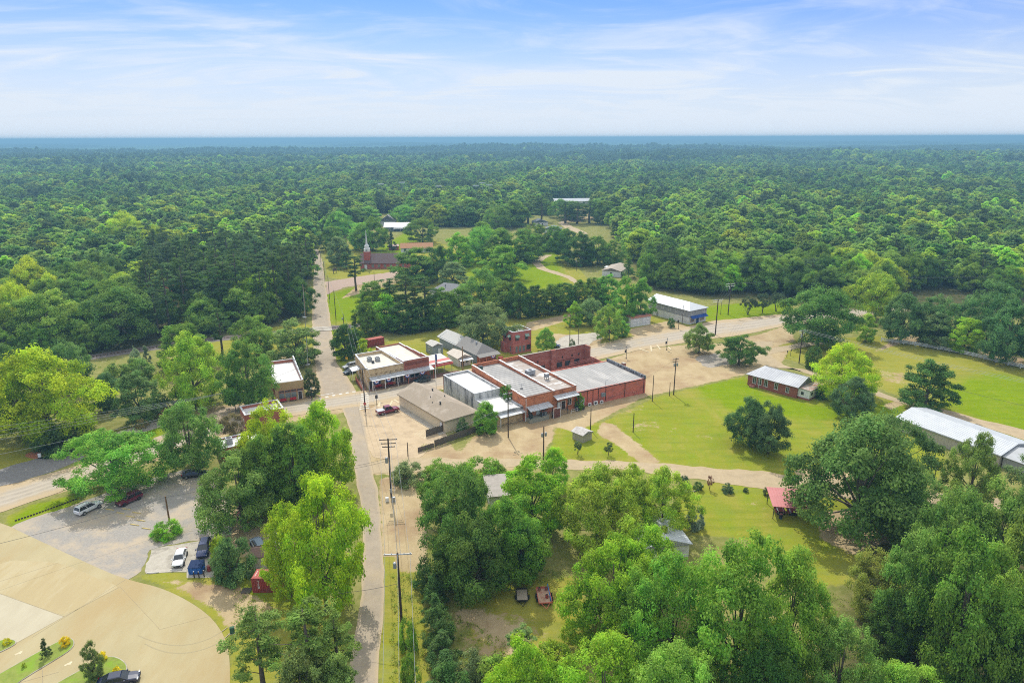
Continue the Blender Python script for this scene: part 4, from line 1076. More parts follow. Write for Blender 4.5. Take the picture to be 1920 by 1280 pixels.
# --- two storey weathered brick house
W, D, h = 7.0, 6.6, 7.3
O9 = G(961.4, 664.3)[:2]; rz9 = ang(O9, G(997.6, 658.6))
rz9 = R(30)
r = flat_building('brick_house', 'square two storey weathered red brick building with green window hoods', 'house', O9, rz9, W, D, h, old_brick, M('tar_roof', (.38,.38,.37), (.30,.30,.29), 1, .8), .9)
for f_, ps in (('S', (1.1, 4.7)), ('W', (1.2, 4.2))):
    for a in ps:
        window(r, f_, W, D, a, 4.5, 1.0, 1.6, frame_dark)
        b = MB(); pr = [(-.0, 6.25), (-.75, 5.6), (-.75, 5.5), (0, 5.5)]
        if f_ == 'S': b.extr([(y - .1, z) for y, z in pr], a - .2, a + 1.2, 'x')
        else: b.extr([(x - .1, z) for x, z in pr], a - .2, a + 1.2, 'y')
        b.build('window_hood', green_awn, r)
for a, w_ in ((1.0, .8), (2.3, .9), (3.7, .8)): window(r, 'S', W, D, a, .5, w_, 2.0, pink_paint, pale_pane, 0)
window(r, 'S', W, D, 5.3, 1.0, 1.3, 1.4, frame_dark)
for a in (1.0, 3.2, 4.9): window(r, 'W', W, D, a, .8, .8, 1.7, pink_paint, pale_pane, 0)
MB().box(1.5, 3.5, D + .003, D + .1, 2.6, 2.8).build('ledge', pink_paint, r)
MB().box(-1.3, -.01, 3.2, 5.8, 0, 3.2).build('lean_to', old_brick, r)

# --- left: pale brick shop with arched-less glazed front
W = 7.7; O1 = G(517.9, 753.8)[:2]; rz1 = ang(O1, G(574, 752))
rz1 = R(24)
r = flat_building('brick_storefront', 'pale brick storefront with white flat roof left of the side street', 'shop', O1, rz1, 7.4, 20.0, 5.2, red_brick, white_roof, .8)
MB().box(-.02, 7.42, -.22, -.003, 0, 5.2).build('front_wall', M('yellow_brick', (.50,.36,.18), (.42,.30,.14), 2, .9, stretch=(1,1,2)), r)
for a in (.9, 2.5, 4.0):
    window(r, 'S', 7.4, 20, a, .9, 1.3, 1.4, frame_dark if False else M('tan_frame', (.40,.29,.16)), pale_pane, 0).location.y = -.2
    window(r, 'S', 7.4, 20, a, 2.5, 1.3, .5, dark_brick, glass, 0).location.y = -.2
window(r, 'S', 7.4, 20, 5.6, 2.5, 1.4, .5, dark_brick, glass, 0).location.y = -.2
d_ = door(r, 'S', 7.4, 20, 5.8, .9, 2.2, door_dark); d_.location.y = -.2
MB().box(.6, 6.9, -.27, -.223, 3.5, 4.4).build('brick_panel', M('panel_brick', (.44,.31,.15)), r)
b = MB()
for k in range(5): b.box(7.1, 7.42, 4*k + .01, 4*k + 4, 5.203 + .09, 5.45 - .1 + .22*k)
b.build('stepped_parapet', coping, r)
window(r, 'W', 7.4, 20, 3, 1.6, .8, 1.4, dark_brick); window(r, 'W', 7.4, 20, 5.2, 1.6, .8, 1.4, dark_brick)
for x, lab in [(1.8,'left red bench in front of the pale brick storefront'),(4.3,'right red bench in front of the pale brick storefront')]:
    t_ = thing('bench', lab, 'bench', (*loc2w(r, x, -.9), .02), rz1, 'red benches at the pale storefront')
    MB().box(-.8,.8,-.25,.25,.42,.5).build('seat', flag_red, t_); MB().box(-.8,.8,.2,.28,.52,.95).build('backrest', flag_red, t_)
    for sx in (-.7,.7): MB().box(sx-.05,sx+.05,-.22,.2,0,.418).build('leg', dark_metal, t_)
# --- two flat roofed red buildings behind the yellow tree
O2 = G(462.7, 810.7)[:2]
r = flat_building('red_workshop', 'red brick building with white parapet roof half hidden by the yellow tree', 'building', O2, R(31), 9.0, 6.5, 4.4, red_brick, white_roof, .7)
window(r, 'W', 9, 6.5, 1.5, 1.2, 1.2, 1.3); door(r, 'W', 9, 6.5, 4, 1.0, 2.1, door_dark)
O3 = G(419, 867)[:2]
r = flat_building('red_annex', 'low red building with white flat roof and one rooftop unit beside the parking trees', 'building', O3, R(31), 8.0, 6.0, 3.2, M('red_boards', (.30,.05,.04), (.25,.04,.035), 2, .7), white_roof, .3)
door(r, 'W', 8, 6, 2, 1, 2.1, door_white); window(r, 'S', 8, 6, 2, 1, 1.4, 1.2)
ac_unit('rooftop_unit', 'white rooftop unit on the low red building near the parking trees', (*loc2w(r, 2.0, 3.0), 2.9), R(31), 1.5)

# --- white and grey two storey building with blue awning
W, D, e = 9.4, 21.0, 5.5
O16 = G(1291, 608.7)[:2]
r = thing('two_storey_building', 'long two storey building, grey above and white below, with metal roof and blue awning', 'building', (O16[0], O16[1], 0), R(34))
MB().box(0, W, 0, D, 0, 2.7).build('lower_wall', white_wall, r); MB().box(-.06, W + .06, -.06, D + .06, 2.703, e).build('upper_wall', grey_panel, r)
gable_roof(MB(), W, D, e, 1.7, .6, 'y', .12, hip0=4.2).build('roof', bright_metal, r)
roof_ribs(MB(), W, D, e, 1.7, 1.0, .6, 'y', .12, hip0=4.2).build('roof_ribs', bright_metal, r)
for a in (2.5, 6, 9.5, 13): window(r, 'W', W, D, a, 3.7, .9, 1.3)
window(r, 'W', W, D, 16.0, 3.7, .9, 1.3); door(r, 'W', W, D, 15.5, 1.0, 2.1, grey_panel)
window(r, 'S', W, D, 1.0, 3.7, .9, 1.3); window(r, 'S', W, D, 7.4, 3.7, .9, 1.3)
awning(r, 'awning', .4, W - .3, -.07, -1.5, 3.1, 2.4, blue_fabric, .06, 0)
door(r, 'S', W, D, 4.0, 1.4, 2.2, M('blue_door', (.03,.06,.18))); window(r, 'S', W, D, 1.0, .9, 1.6, 1.2, pink_paint, pale_pane); window(r, 'S', W, D, 6.6, .9, 1.6, 1.2, pink_paint, pale_pane)

# --- old garage with rusty red roof
O17 = G(1182.5, 613.7)[:2]
r = thing('garage', 'old white double garage with a rusty red roof behind the roadside trees', 'garage', (O17[0], O17[1], 0), R(27))
ring(MB(), rect_(9.0, 9.0), .25, 0, 3.6).build('wall', white_wall, r)
MB().add([(-.2,-.2,3.61),(9.2,-.2,3.61),(9.2,9.2,3.3),(-.2,9.2,3.3),(-.2,-.2,3.85),(9.2,-.2,3.85),(9.2,9.2,3.5),(-.2,9.2,3.5)], [(3,2,1,0),(4,5,6,7),(0,1,5,4),(1,2,6,5),(2,3,7,6),(3,0,4,7)]).build('roof', rust_red_roof, r)
MB().box(-.22, 9.22, -.3, -.202, 3.3, 3.9).build('fascia', pink_paint, r)
for a in (1.0, 5.4):
    d_ = MB().box(a, a + 2.8, -.06, -.003, .02, 2.9).build('garage_door', white_paint, r)
    b = MB(); b.box(a + 1.37, a + 1.43, -.08, -.062, .02, 2.9); [b.box(a, a + 2.8, -.08, -.062, z, z + .06) for z in (.9, 1.9)]; b.build('door_rail', grey_metal, d_)
r2 = thing('lean_shed', 'low cream lean-to shed at the right side of the old garage', 'shed', (*loc2w(r, 9.4, 3.5), 0), R(27))
MB().box(0, 1.8, 0, 4.0, 0, 2.8).build('wall', pink_paint, r2); MB().box(-.1, 1.9, -.1, 4.1, 2.803, 2.95).build('roof', rust_red_roof, r2); door(r2, 'S', 1.8, 4, .4, .9, 2.0, door_white)

# --- mobile home, church, houses up the hill
r = thing('mobile_home', 'white mobile home with a low tan roof beside the woods', 'house', (*G(1129, 517.5)[:2], 0), R(-24))
gable_walls(MB(), 9.5, 17, 3.0, 1.3).build('wall', white_wall, r); gable_roof(MB(), 9.5, 17, 3.0, 1.3, .3).build('roof', M('tan_sheet', (.40,.34,.28), (.34,.29,.235), 1, .8), r)
for a in (2, 9): window(r, 'W', 9.5, 17, a, 1.2, 1.4, 1.2, frame_dark)
window(r, 'S', 9.5, 17, 4, 1.2, 1.2, 1.1); door(r, 'W', 9.5, 17, 6, 1, 2.1, door_white)
awning(r, 'porch_roof', -2.6, -.02, 12, 16, 2.4, 2.3, white_paint, .08, 0); [MB().box(x-.06,x+.06,y-.06,y+.06,0,2.3).build('post', white_paint, r) for x in (-2.5,) for y in (12.2, 15.8)]
Oc = G(676, 504.8)[:2]
r = thing('church', 'red brick church with brown roof and slim white steeple', 'church', (Oc[0], Oc[1], 0), R(4))
Wc, Dc, ec = 26.0, 13.0, 3.3
gable_walls(MB(), Wc, Dc, ec, 4.0, 'x').build('wall', M('church_brick', (.46,.12,.085), (.38,.095,.07), 2, .9), r)
gable_roof(MB(), Wc, Dc, ec, 4.0, .5, 'x', .15).build('roof', purple_shingle, r)
for a in (6.0, 9.2, 12.4, 15.6, 18.8, 22.0): window(r, 'S', Wc, Dc, a, .9, 1.2, 1.6, pink_paint, pale_pane)
door(r, 'S', Wc, Dc, 2.2, 1.3, 2.3, door_white)
MB().box(1.9, 5.2, 1.6, 4.9, ec + .6, 9.0).build('tower', M('tower_brick', (.42,.105,.075)), r)
b = MB().box(2.1, 5.0, 1.8, 4.7, 9.003, 10.6); b.box(2.5, 4.6, 2.2, 4.3, 10.603, 12.2); b.build('belfry', white_paint, r)
MB().lathe([(.85, 12.203), (.6, 12.9), (.45, 14), (.04, 20.5)], 8, (3.55, 3.25)).build('spire', white_paint, r)
MB().box(3.1, 4.0, 1.74, 1.8, 9.3, 10.2).build('louvre', grey_metal, r)
MB().lathe([(.1, 6.5), (.1, 8.1)], 6, (23, 6.5)).build('vent_pipe', dark_metal, r)
t_ = thing('church_sign', 'low dark sign board on posts on the church lawn by the side street', 'sign', (*G(628, 512)[:2], 0), R(70))
MB().box(-1.6,1.6,-.15,.15,1.2,2.6).build('board', M('sign_brown', (.10,.08,.07)), t_)
for x in (-1.2,1.2): MB().box(x-.1,x+.1,-.1,.1,0,1.198).build('post', pole_wood, t_)
r = thing('house', 'white house with an orange brown roof behind the church', 'house', (*G(752, 474)[:2], 0), R(5))
gable_walls(MB(), 19, 9, 3, 2.2, 'x').build('wall', white_wall, r); gable_roof(MB(), 19, 9, 3, 2.2, .5, 'x').build('roof', orange_shingle, r)
for a in (2, 6, 12, 16): window(r, 'S', 19, 9, a, 1.0, 1.1, 1.3, frame_dark)
door(r, 'S', 19, 9, 9, 1, 2.1, door_dark)
r = thing('shed', 'small red walled shed with pale roof on the field behind the church', 'shed', (*G(729, 469)[:2], 0), R(5))
gable_walls(MB(), 6, 5, 2.4, .8, 'x').build('wall', red_panel, r); gable_roof(MB(), 6, 5, 2.4, .8, .3, 'x').build('roof', M('pale_pink_roof', (.50,.36,.33)), r); door(r, 'S', 6, 5, 2, 1.2, 2, door_dark)
r = thing('metal_roof_house', 'long dark house with a bright metal roof at the far end of the field', 'house', (*G(721, 434)[:2], 0), R(4))
gable_walls(MB(), 19, 12, 3.2, 2.6, 'x').build('wall', M('dark_siding', (.10,.12,.14)), r); gable_roof(MB(), 19, 12, 3.2, 2.6, .6, 'x').build('roof', bright_metal, r)
awning(r, 'porch_roof', 7, 17, -.02, -2.5, 2.6, 2.3, white_paint, .1, 3); window(r, 'S', 19, 12, 3, 1, 1.5, 1.3)
r = thing('gabled_house', 'pale gabled house end behind the bright metal roof', 'house', (*G(713, 424)[:2], 0), R(4))
gable_walls(MB(), 12, 10, 4.2, 4.2).build('wall', white_wall, r); gable_roof(MB(), 12, 10, 4.2, 4.2, .4).build('roof', grey_shingle, r); window(r, 'S', 12, 10, 5.2, 5.0, 1.2, 1.4, frame_dark)
r = thing('grey_roof_house', 'house with a hipped grey shingle roof nearly buried in trees', 'house', (*G(806, 558)[:2], 0), R(-28))
MB().box(0, 15, 0, 11, 0, 3).build('wall', white_wall, r); gable_roof(MB(), 15, 11, 3, 3.0, .5, 'x', .12, hip0=4, hip1=4).build('roof', M('blue_grey_shingle', (.24,.235,.24), (.19,.19,.195), 3, .9), r); window(r, 'S', 15, 11, 3, 1, 1.4, 1.2); MB().lathe([(.18,4.5),(.18,5.9)], 6, (6, 3.4)).build('vent_pipe', dark_metal, r)
for px_, py_, w_, d_, rz_, lab in [(1002, 424, 11, 9, 12, 'left of two small white cottages at the edge of the far clearing'), (1020, 437, 12, 9, -12, 'right and nearer of two small white cottages by the far clearing')]:
    r = thing('cottage', lab, 'house', (*G(px_, py_)[:2], 0), R(rz_), 'white cottages at the far clearing')
    gable_walls(MB(), w_, d_, 3, 2.0).build('wall', white_wall, r); gable_roof(MB(), w_, d_, 3, 2.0, .4).build('roof', M('dark_cottage_roof', (.20,.22,.24), (.15,.165,.18), 1, .9), r); window(r, 'S', w_, d_, 3, 1, 1.2, 1.2, frame_dark); door(r, 'S', w_, d_, 6, 1, 2, door_dark)
for px_, py_, w_, d_, rz_, hh, mt, lab in [(1036, 384, 44, 18, 4, 3.4, M('dull_metal_roof', (.40,.42,.44), (.34,.36,.38), .5, .6), 'long low school building with white roofs far back among pines'), (946, 392, 16, 11, -8, 3.4, grey_shingle, 'grey roofed house at the far left of the school clearing'),
        (1372, 410, 15, 10, 10, 4.0, bright_metal, 'white roofed house just showing in the right hand woods'), (1228, 408, 13, 9, 0, 4.5, dark_brick, 'dark red building just showing in the far woods'), (1452, 404, 9, 8, 5, 3.5, M('tan_far_roof', (.42,.33,.25)), 'tan roofed building peeping from the right hand woods')]:
    r = thing('far_building' if w_ > 30 else 'house', lab, 'building', (*G(px_, py_)[:2], 0), R(rz_))
    gable_walls(MB(), w_, d_, hh, 2.2, 'x').build('wall', white_wall if mt is not dark_brick else dark_brick, r); gable_roof(MB(), w_, d_, hh, 2.2, .5, 'x').build('roof', mt, r)
    for k in range(max(1, int(w_ / 8))): window(r, 'S', w_, d_, 2 + k * 7.5, 1.2, 1.8, 1.4, frame_dark)
r = thing('house', 'house with a red roof glimpsed between the tall pines left of the side street', 'house', (*G(300, 560)[:2], 0), R(20))
gable_walls(MB(), 12, 8, 3, 2, 'x').build('wall', pink_paint, r); gable_roof(MB(), 12, 8, 3, 2, .4, 'x').build('roof', M('salmon_roof', (.45,.15,.10)), r)

# --- brick cottage with metal roof and white addition
O25 = G(1401, 721)[:2]; E25 = G(1492.5, 746.6)[:2]; rz = ang(O25, E25); W = float(np.hypot(*(E25 - O25)))
r = thing('brick_cottage', 'red brick cottage with pale ribbed metal roof and a white addition on the big lawn', 'house', (O25[0], O25[1], 0), rz)
D = 9.6
b = MB().box(0, W, 0, D, .0, 3.3); b.extr([(.02, 3.3), (D - .02, 3.3), (D/2, 3.3 + 1.42)], W - .25, W, 'x'); b.build('wall', M('cottage_brick', (.34,.12,.07), (.27,.09,.055), 2.5, .9), r)
gable_roof(MB(), W, D, 3.3, 1.5, .5, 'x', .1, hip0=3.6).build('roof', metal_roof, r)
roof_ribs(MB(), W, D, 3.3, 1.5, .6, .5, 'x', .1, hip0=3.6).build('roof_ribs', metal_roof, r)
for a in (1.6, 3.2, 5.0, 8.0): window(r, 'S', W, D, a, 1.0, .9, 1.7)
window(r, 'S', W, D, 11.3, 1.0, .8, 1.4); door(r, 'W', W, D, 3, 1, 2.1, door_white)
MB().box(3.5, 3.58, -.18, -.1, 0, 3.0).build('downpipe', white_paint, r)
X0 = W + .02
MB().box(X0, X0 + 3.2, .6, 7.2, .55, 2.8).build('addition', white_paint, r); MB().box(X0 + .02, X0 + 3.15, .65, 7.15, 0, .548).build('addition_base', dark_brick, r)
MB().add([(X0,.4,2.95),(X0+3.5,.4,2.82),(X0+3.5,7.4,2.82),(X0,7.4,2.95),(X0,.4,3.08),(X0+3.5,.4,2.92),(X0+3.5,7.4,2.92),(X0,7.4,3.08)], [(3,2,1,0),(4,5,6,7),(0,1,5,4),(1,2,6,5),(2,3,7,6),(3,0,4,7)]).build('rusty_roof', rust_roof, r)
window(r, 'S', W, D, X0 + 1.0, 1.4, .5, .6, frame_dark, glass, 0, 'addition_window').location.y = .6
for a in (1.6, 4.6): window(r, 'E', X0 + 3.2, D, a, 1.5, .5, .55, frame_dark, glass, 0, 'addition_window')
MB().box(1.2, 2.6, -1.2, -.02, .02, .5).build('planter', dark_brick, r)

# --- long metal warehouse at right
O26 = G(1680.5, 782.4, 2.9)[:2]; E26 = G(1869.7, 851, 2.9)[:2]; rz = ang(O26, E26)
W, D = 23.0, 12.0
r = thing('metal_warehouse', 'long low metal warehouse with a ribbed white roof and beige sides', 'warehouse', (O26[0], O26[1], 0), rz)
wm = M('beige_metal_siding', (.50,.455,.38), (.43,.39,.32), 1, .6)
gable_walls(MB(), W, D, 2.9, 1.25, 'x').build('wall', wm, r)
b = MB(); [b.box(x - .03, x + .03, -.04, -.002, 0, 2.75) for x in np.arange(.4, W, .75)]; b.build('siding_ribs', wm, r)
gable_roof(MB(), W, D, 2.9, 1.3, .25, 'x', .1).build('roof', bright_metal, r)
roof_ribs(MB(), W, D, 2.9, 1.3, .5, .25, 'x', .1).build('roof_ribs', bright_metal, r)
MB().box(-.3, -.22, -.2, .1, 0, 2.8).build('downpipe', M('rust_pipe', (.3,.10,.04)), r); MB().box(-.28, W + .25, -.36, -.26, 2.7, 2.82).build('gutter', grey_metal, r)
for a in (15.5, 19.0): MB().box(a, a + 3, -.07, -.045, .05, 2.5).build('loading_door', grey_metal, r)
r2 = thing('warehouse_annex', 'grey roofed annex at the near end of the metal warehouse', 'building', (*loc2w(r, W + .3, .8), 0), rz)
gable_walls(MB(), 9, 9.5, 2.5, 1.1, 'x').build('wall', grey_panel, r2); gable_roof(MB(), 9, 9.5, 2.5, 1.1, .2, 'x').build('roof', M('annex_roof', (.42,.43,.44), (.36,.37,.38), 1, .6), r2); MB().lathe([(.15,3.2),(.15,4.1),(.25,4.12),(.1,4.3)], 8, (4, 3)).build('roof_vent', grey_metal, r2)

# --- red roofed pavilion with tables, shed, roofs among the trees, container
O27 = G(1447.5, 972.6)[:2]; rz = R(-9)
r = thing('pavilion', 'open picnic pavilion with a faded red metal roof beside the big oak', 'pavilion', (O27[0], O27[1], 0), rz)
W, D = 6.2, 5.6
awning(r, 'roof', -.2, W + .2, D + .3, -.3, 3.3, 2.7, pink_roof, .07, ribs=13)
for x in (.15, W - .15):
    for y in (.1, D - .1): MB().box(x-.06,x+.06,y-.06,y+.06,0,2.66).build('post', dark_metal, r)
MB().box(.15, W - .15, .05, .13, 2.45, 2.6).build('beam', dark_metal, r)
for x, lab in [(1.9,'left picnic table draped in white under the red pavilion'),(4.1,'right picnic table draped in white under the red pavilion')]:
    t_ = thing('picnic_table', lab, 'picnic table', (*loc2w(r, x, 2.7), 0), rz, 'picnic tables in the pavilion')
    MB().box(-.45,.45,-1.1,1.1,.72,.78).build('table_top', M('table_red', (.25,.05,.04)), t_)
    for s in (-1, 1):
        MB().box(s*.78-.14,s*.78+.14,-1.1,1.1,.42,.47).build('seat', M('table_red_seat', (.25,.05,.04)), t_)
        MB().box(-.7,.7,s*.8-.05,s*.8+.05,0,.718).build('leg', dark_metal, t_)
    MB().box(-.5,-.455,-1.0,.6,.35,.80).build('cloth_side', flag_white, t_); MB().box(.455,.5,-1.0,.6,.35,.80).build('cloth_side', flag_white, t_)
t_ = thing('barrel', 'dark rubbish barrel at the near edge of the red pavilion', 'barrel', (*loc2w(r, 1.6, .4), 0), 0)
MB().lathe([(.28,0),(.3,.3),(.28,.32),(.3,.6),(.29,.9)], 14).build('body', M('barrel_blue', (.02,.03,.06)), t_); MB().lathe([(.3,.903),(.31,.98)], 14).build('rim', rust_red_roof, t_)
O15 = G(1092.4, 830.5)[:2]
r = thing('garden_shed', 'tiny pale shed with a patchy low gabled roof on the small lawn', 'shed', (O15[0], O15[1], 0), R(42))
gable_walls(MB(), 3.1, 3.2, 1.95, .55).build('wall', M('pale_block', (.42,.38,.29), (.33,.30,.23), 2, .9), r); gable_roof(MB(), 3.1, 3.2, 1.95, .55, .3).build('roof', M('patchy_roof', (.36,.32,.29), (.55,.53,.50), 1.5, .9), r); door(r, 'N', 3.1, 3.2, 1, .9, 1.7, pole_wood)
def roof_from_px(name, label, px, h, mat, wall, cat='house'):
    p = [np.array(G(a, b, h)[:2]) for a, b in px]; O = p[0]
    rt = thing(name, label, cat, (O[0], O[1], 0), 0)
    q = [tuple(x - O) for x in p]
    MB().prism([tuple(x) for x in inset(q, .35)[1]], 0, h - .2).build('wall', wall, rt)
    MB().prism(q, h - .18, h).build('roof', mat, rt)
    return rt
r = roof_from_px('flat_roof_house', 'low house with a grey flat roof boxed in by oaks', [(915,932),(962.5,927),(950.8,887.3),(905,889)], 3.0, M('grey_slab_roof', (.36,.32,.28), (.29,.26,.225), 1, .9), white_wall)
Om = G(1275, 1045)[:2]
r = thing('metal_roof_cabin', 'house with a shiny white metal roof half covered by feathery trees', 'house', (Om[0] - 6.0, Om[1] - 1, 0), R(10))
gable_walls(MB(), 7.6, 10.0, 2.6, 1.2).build('wall', white_wall, r); gable_roof(MB(), 7.6, 10.0, 2.6, 1.2, .4).build('roof', bright_metal, r); roof_ribs(MB(), 7.6, 10, 2.6, 1.2, .6, .4).build('roof_ribs', bright_metal, r)
Ob = G(472, 1066)[:2]
r = thing('brown_shed', 'little shed with a brown shingle roof behind the red container', 'shed', (Ob[0], Ob[1], 0), R(3))
gable_walls(MB(), 3.4, 3.0, 2.2, .6, 'x').build('wall', white_wall, r); gable_roof(MB(), 3.4, 3.0, 2.2, .6, .2, 'x').build('roof', brown_shingle, r); door(r, 'N', 3.4, 3, 1, .9, 1.9, door_white)
def container(O, rz, L_, label, mat):
    r = thing('shipping_container', label, 'container', (O[0], O[1], 0), rz)
    b = MB(); Wd, Hc = 2.44, 2.59
    b.box(.05, L_ - .05, .05, Wd - .05, .15, Hc - .02)
    for k in range(int(L_ / .28)):
        x = .15 + k * .28
        b.box(x, x + .14, .0, .049, .2, Hc - .1); b.box(x, x + .14, Wd - .049, Wd, .2, Hc - .1)
    for k in range(int(Wd / .28)):
        y = .15 + k * .28
        b.box(0, .049, y, y + .14, .2, Hc - .1)
    b.build('body', mat, r)
    b = MB()
    for x in (-.01, L_ - .11):
        for y in (-.01, Wd - .11): b.box(x, x + .12, y, y + .12, 0, Hc)
    b.box(.112, L_ - .112, -.012, .06, Hc - .1, Hc - .001); b.box(.112, L_ - .112, -.012, .06, .05, .198); b.build('frame', mat, r)
    b = MB()
    for k in range(int(L_ / .3)): b.box(.2 + k*.3, .36 + k*.3, .2, Wd - .2, Hc - .018, Hc + .015)
    b.build('roof_ribs', M('sun_bleached_red', (.50,.15,.11), (.42,.12,.09), 2, .8), r)
    for y in (.1, 1.25): MB().box(L_ - .048, L_ - .01, y, y + 1.1, .2, Hc - .15).build('door', mat, r)
    return r
cred = M('container_red', (.34,.055,.04), (.28,.045,.035), 1.2, .6, c3=(.22,.06,.045), s3=.6)
r = container(G(474, 1110.8)[:2], R(0), 6.06, 'faded red shipping container with white lettering under the yellow tree', cred)
def text_part(s, par, loc, rot, size, mat, name='lettering'):
    cu = bpy.data.curves.new(name, 'FONT'); cu.body = s; cu.size = size; cu.align_x = 'CENTER'; cu.align_y = 'CENTER'; cu.extrude = .006
    tmp = bpy.data.objects.new('tmp_text', cu); COL.objects.link(tmp)
    me = bpy.data.meshes.new_from_object(tmp.evaluated_get(bpy.context.evaluated_depsgraph_get()))
    bpy.data.objects.remove(tmp)
    me.materials.clear(); me.materials.append(mat)
    o = bpy.data.objects.new(name, me); COL.objects.link(o); o.parent = par; o.location = loc; o.rotation_euler = rot
    return o
for i, ch in enumerate('TEX'): text_part(ch, r, (1.05, -.02, 1.95 - i * .52), (R(90), 0, 0), .62, white_paint)
b = MB(); b.box(.35, .47, .5, 1.9, 2.608, 2.615)
for k in range(3): b.box(1.0, 1.9, .5 + .5*k, .85 + .5*k, 2.608, 2.615)
b.build('roof_marking', M('faded_white', (.60,.45,.42)), r)
container(G(690, 652)[:2], R(36), 6.06, 'small red shipping container on the grass behind the red brick store', cred)
# ------------------------------------------------------------------ vehicles
def loft(b, secs):
    """closed loft through equal-length vertex rings"""
    o = len(b.v); n = len(secs[0])
    for s_ in secs: b.v += [tuple(p) for p in s_]
    for i in range(len(secs) - 1):
        for k in range(n):
            b.f.append((o+i*n+k, o+i*n+(k+1)%n, o+(i+1)*n+(k+1)%n, o+(i+1)*n+k))
    b.f.append(tuple(o+k for k in range(n))[::-1]); b.f.append(tuple(o+(len(secs)-1)*n+k for k in range(n)))
    return b
def body_sec(x, w_, z0, z1, dome=.03):
    return [(x, -w_*.9, z0), (x, w_*.9, z0), (x, w_, z0 + .18), (x, w_, z1 - .22), (x, w_*.95, z1 - .06), (x, w_*.8, z1), (x, 0, z1 + dome), (x, -w_*.8, z1), (x, -w_*.95, z1 - .06), (x, -w_, z1 - .22), (x, -w_, z0 + .18)]
CARS = {
 # length, half width, belt heights along the car (rear..front), greenhouse (rear base, rear top, front top, front base, roof z), sill
 'sedan': dict(L=4.9, w=.93, prof=[(-2.45,.55,.80,.90),(-2.3,.30,.90,.97),(-1.6,.26,.93,1.0),(0,.26,.93,.97),(1.0,.26,.93,.95),(1.9,.27,.90,.88),(2.3,.30,.84,.76),(2.45,.5,.7,.66)], gh=(-1.95,-1.05,.35,1.25,1.44)),
 'suv': dict(L=4.75, w=.95, prof=[(-2.38,.55,.82,1.0),(-2.28,.34,.92,1.08),(-1.6,.32,.95,1.10),(0,.32,.95,1.08),(1.0,.32,.95,1.06),(1.8,.33,.92,1.0),(2.25,.36,.86,.88),(2.38,.5,.74,.78)], gh=(-2.25,-1.95,.25,1.1,1.70)),
 'pickup': dict(L=5.9, w=1.0, prof=[(-2.95,.6,.94,1.10),(-2.9,.5,.97,1.14),(-1.9,.45,1.0,1.15),(0,.42,1.0,1.15),(1.2,.42,1.0,1.15),(2.3,.45,.98,1.12),(2.8,.5,.94,1.0),(2.95,.6,.86,.9)], gh=(-.95,-.75,.65,1.35,1.92)),
}
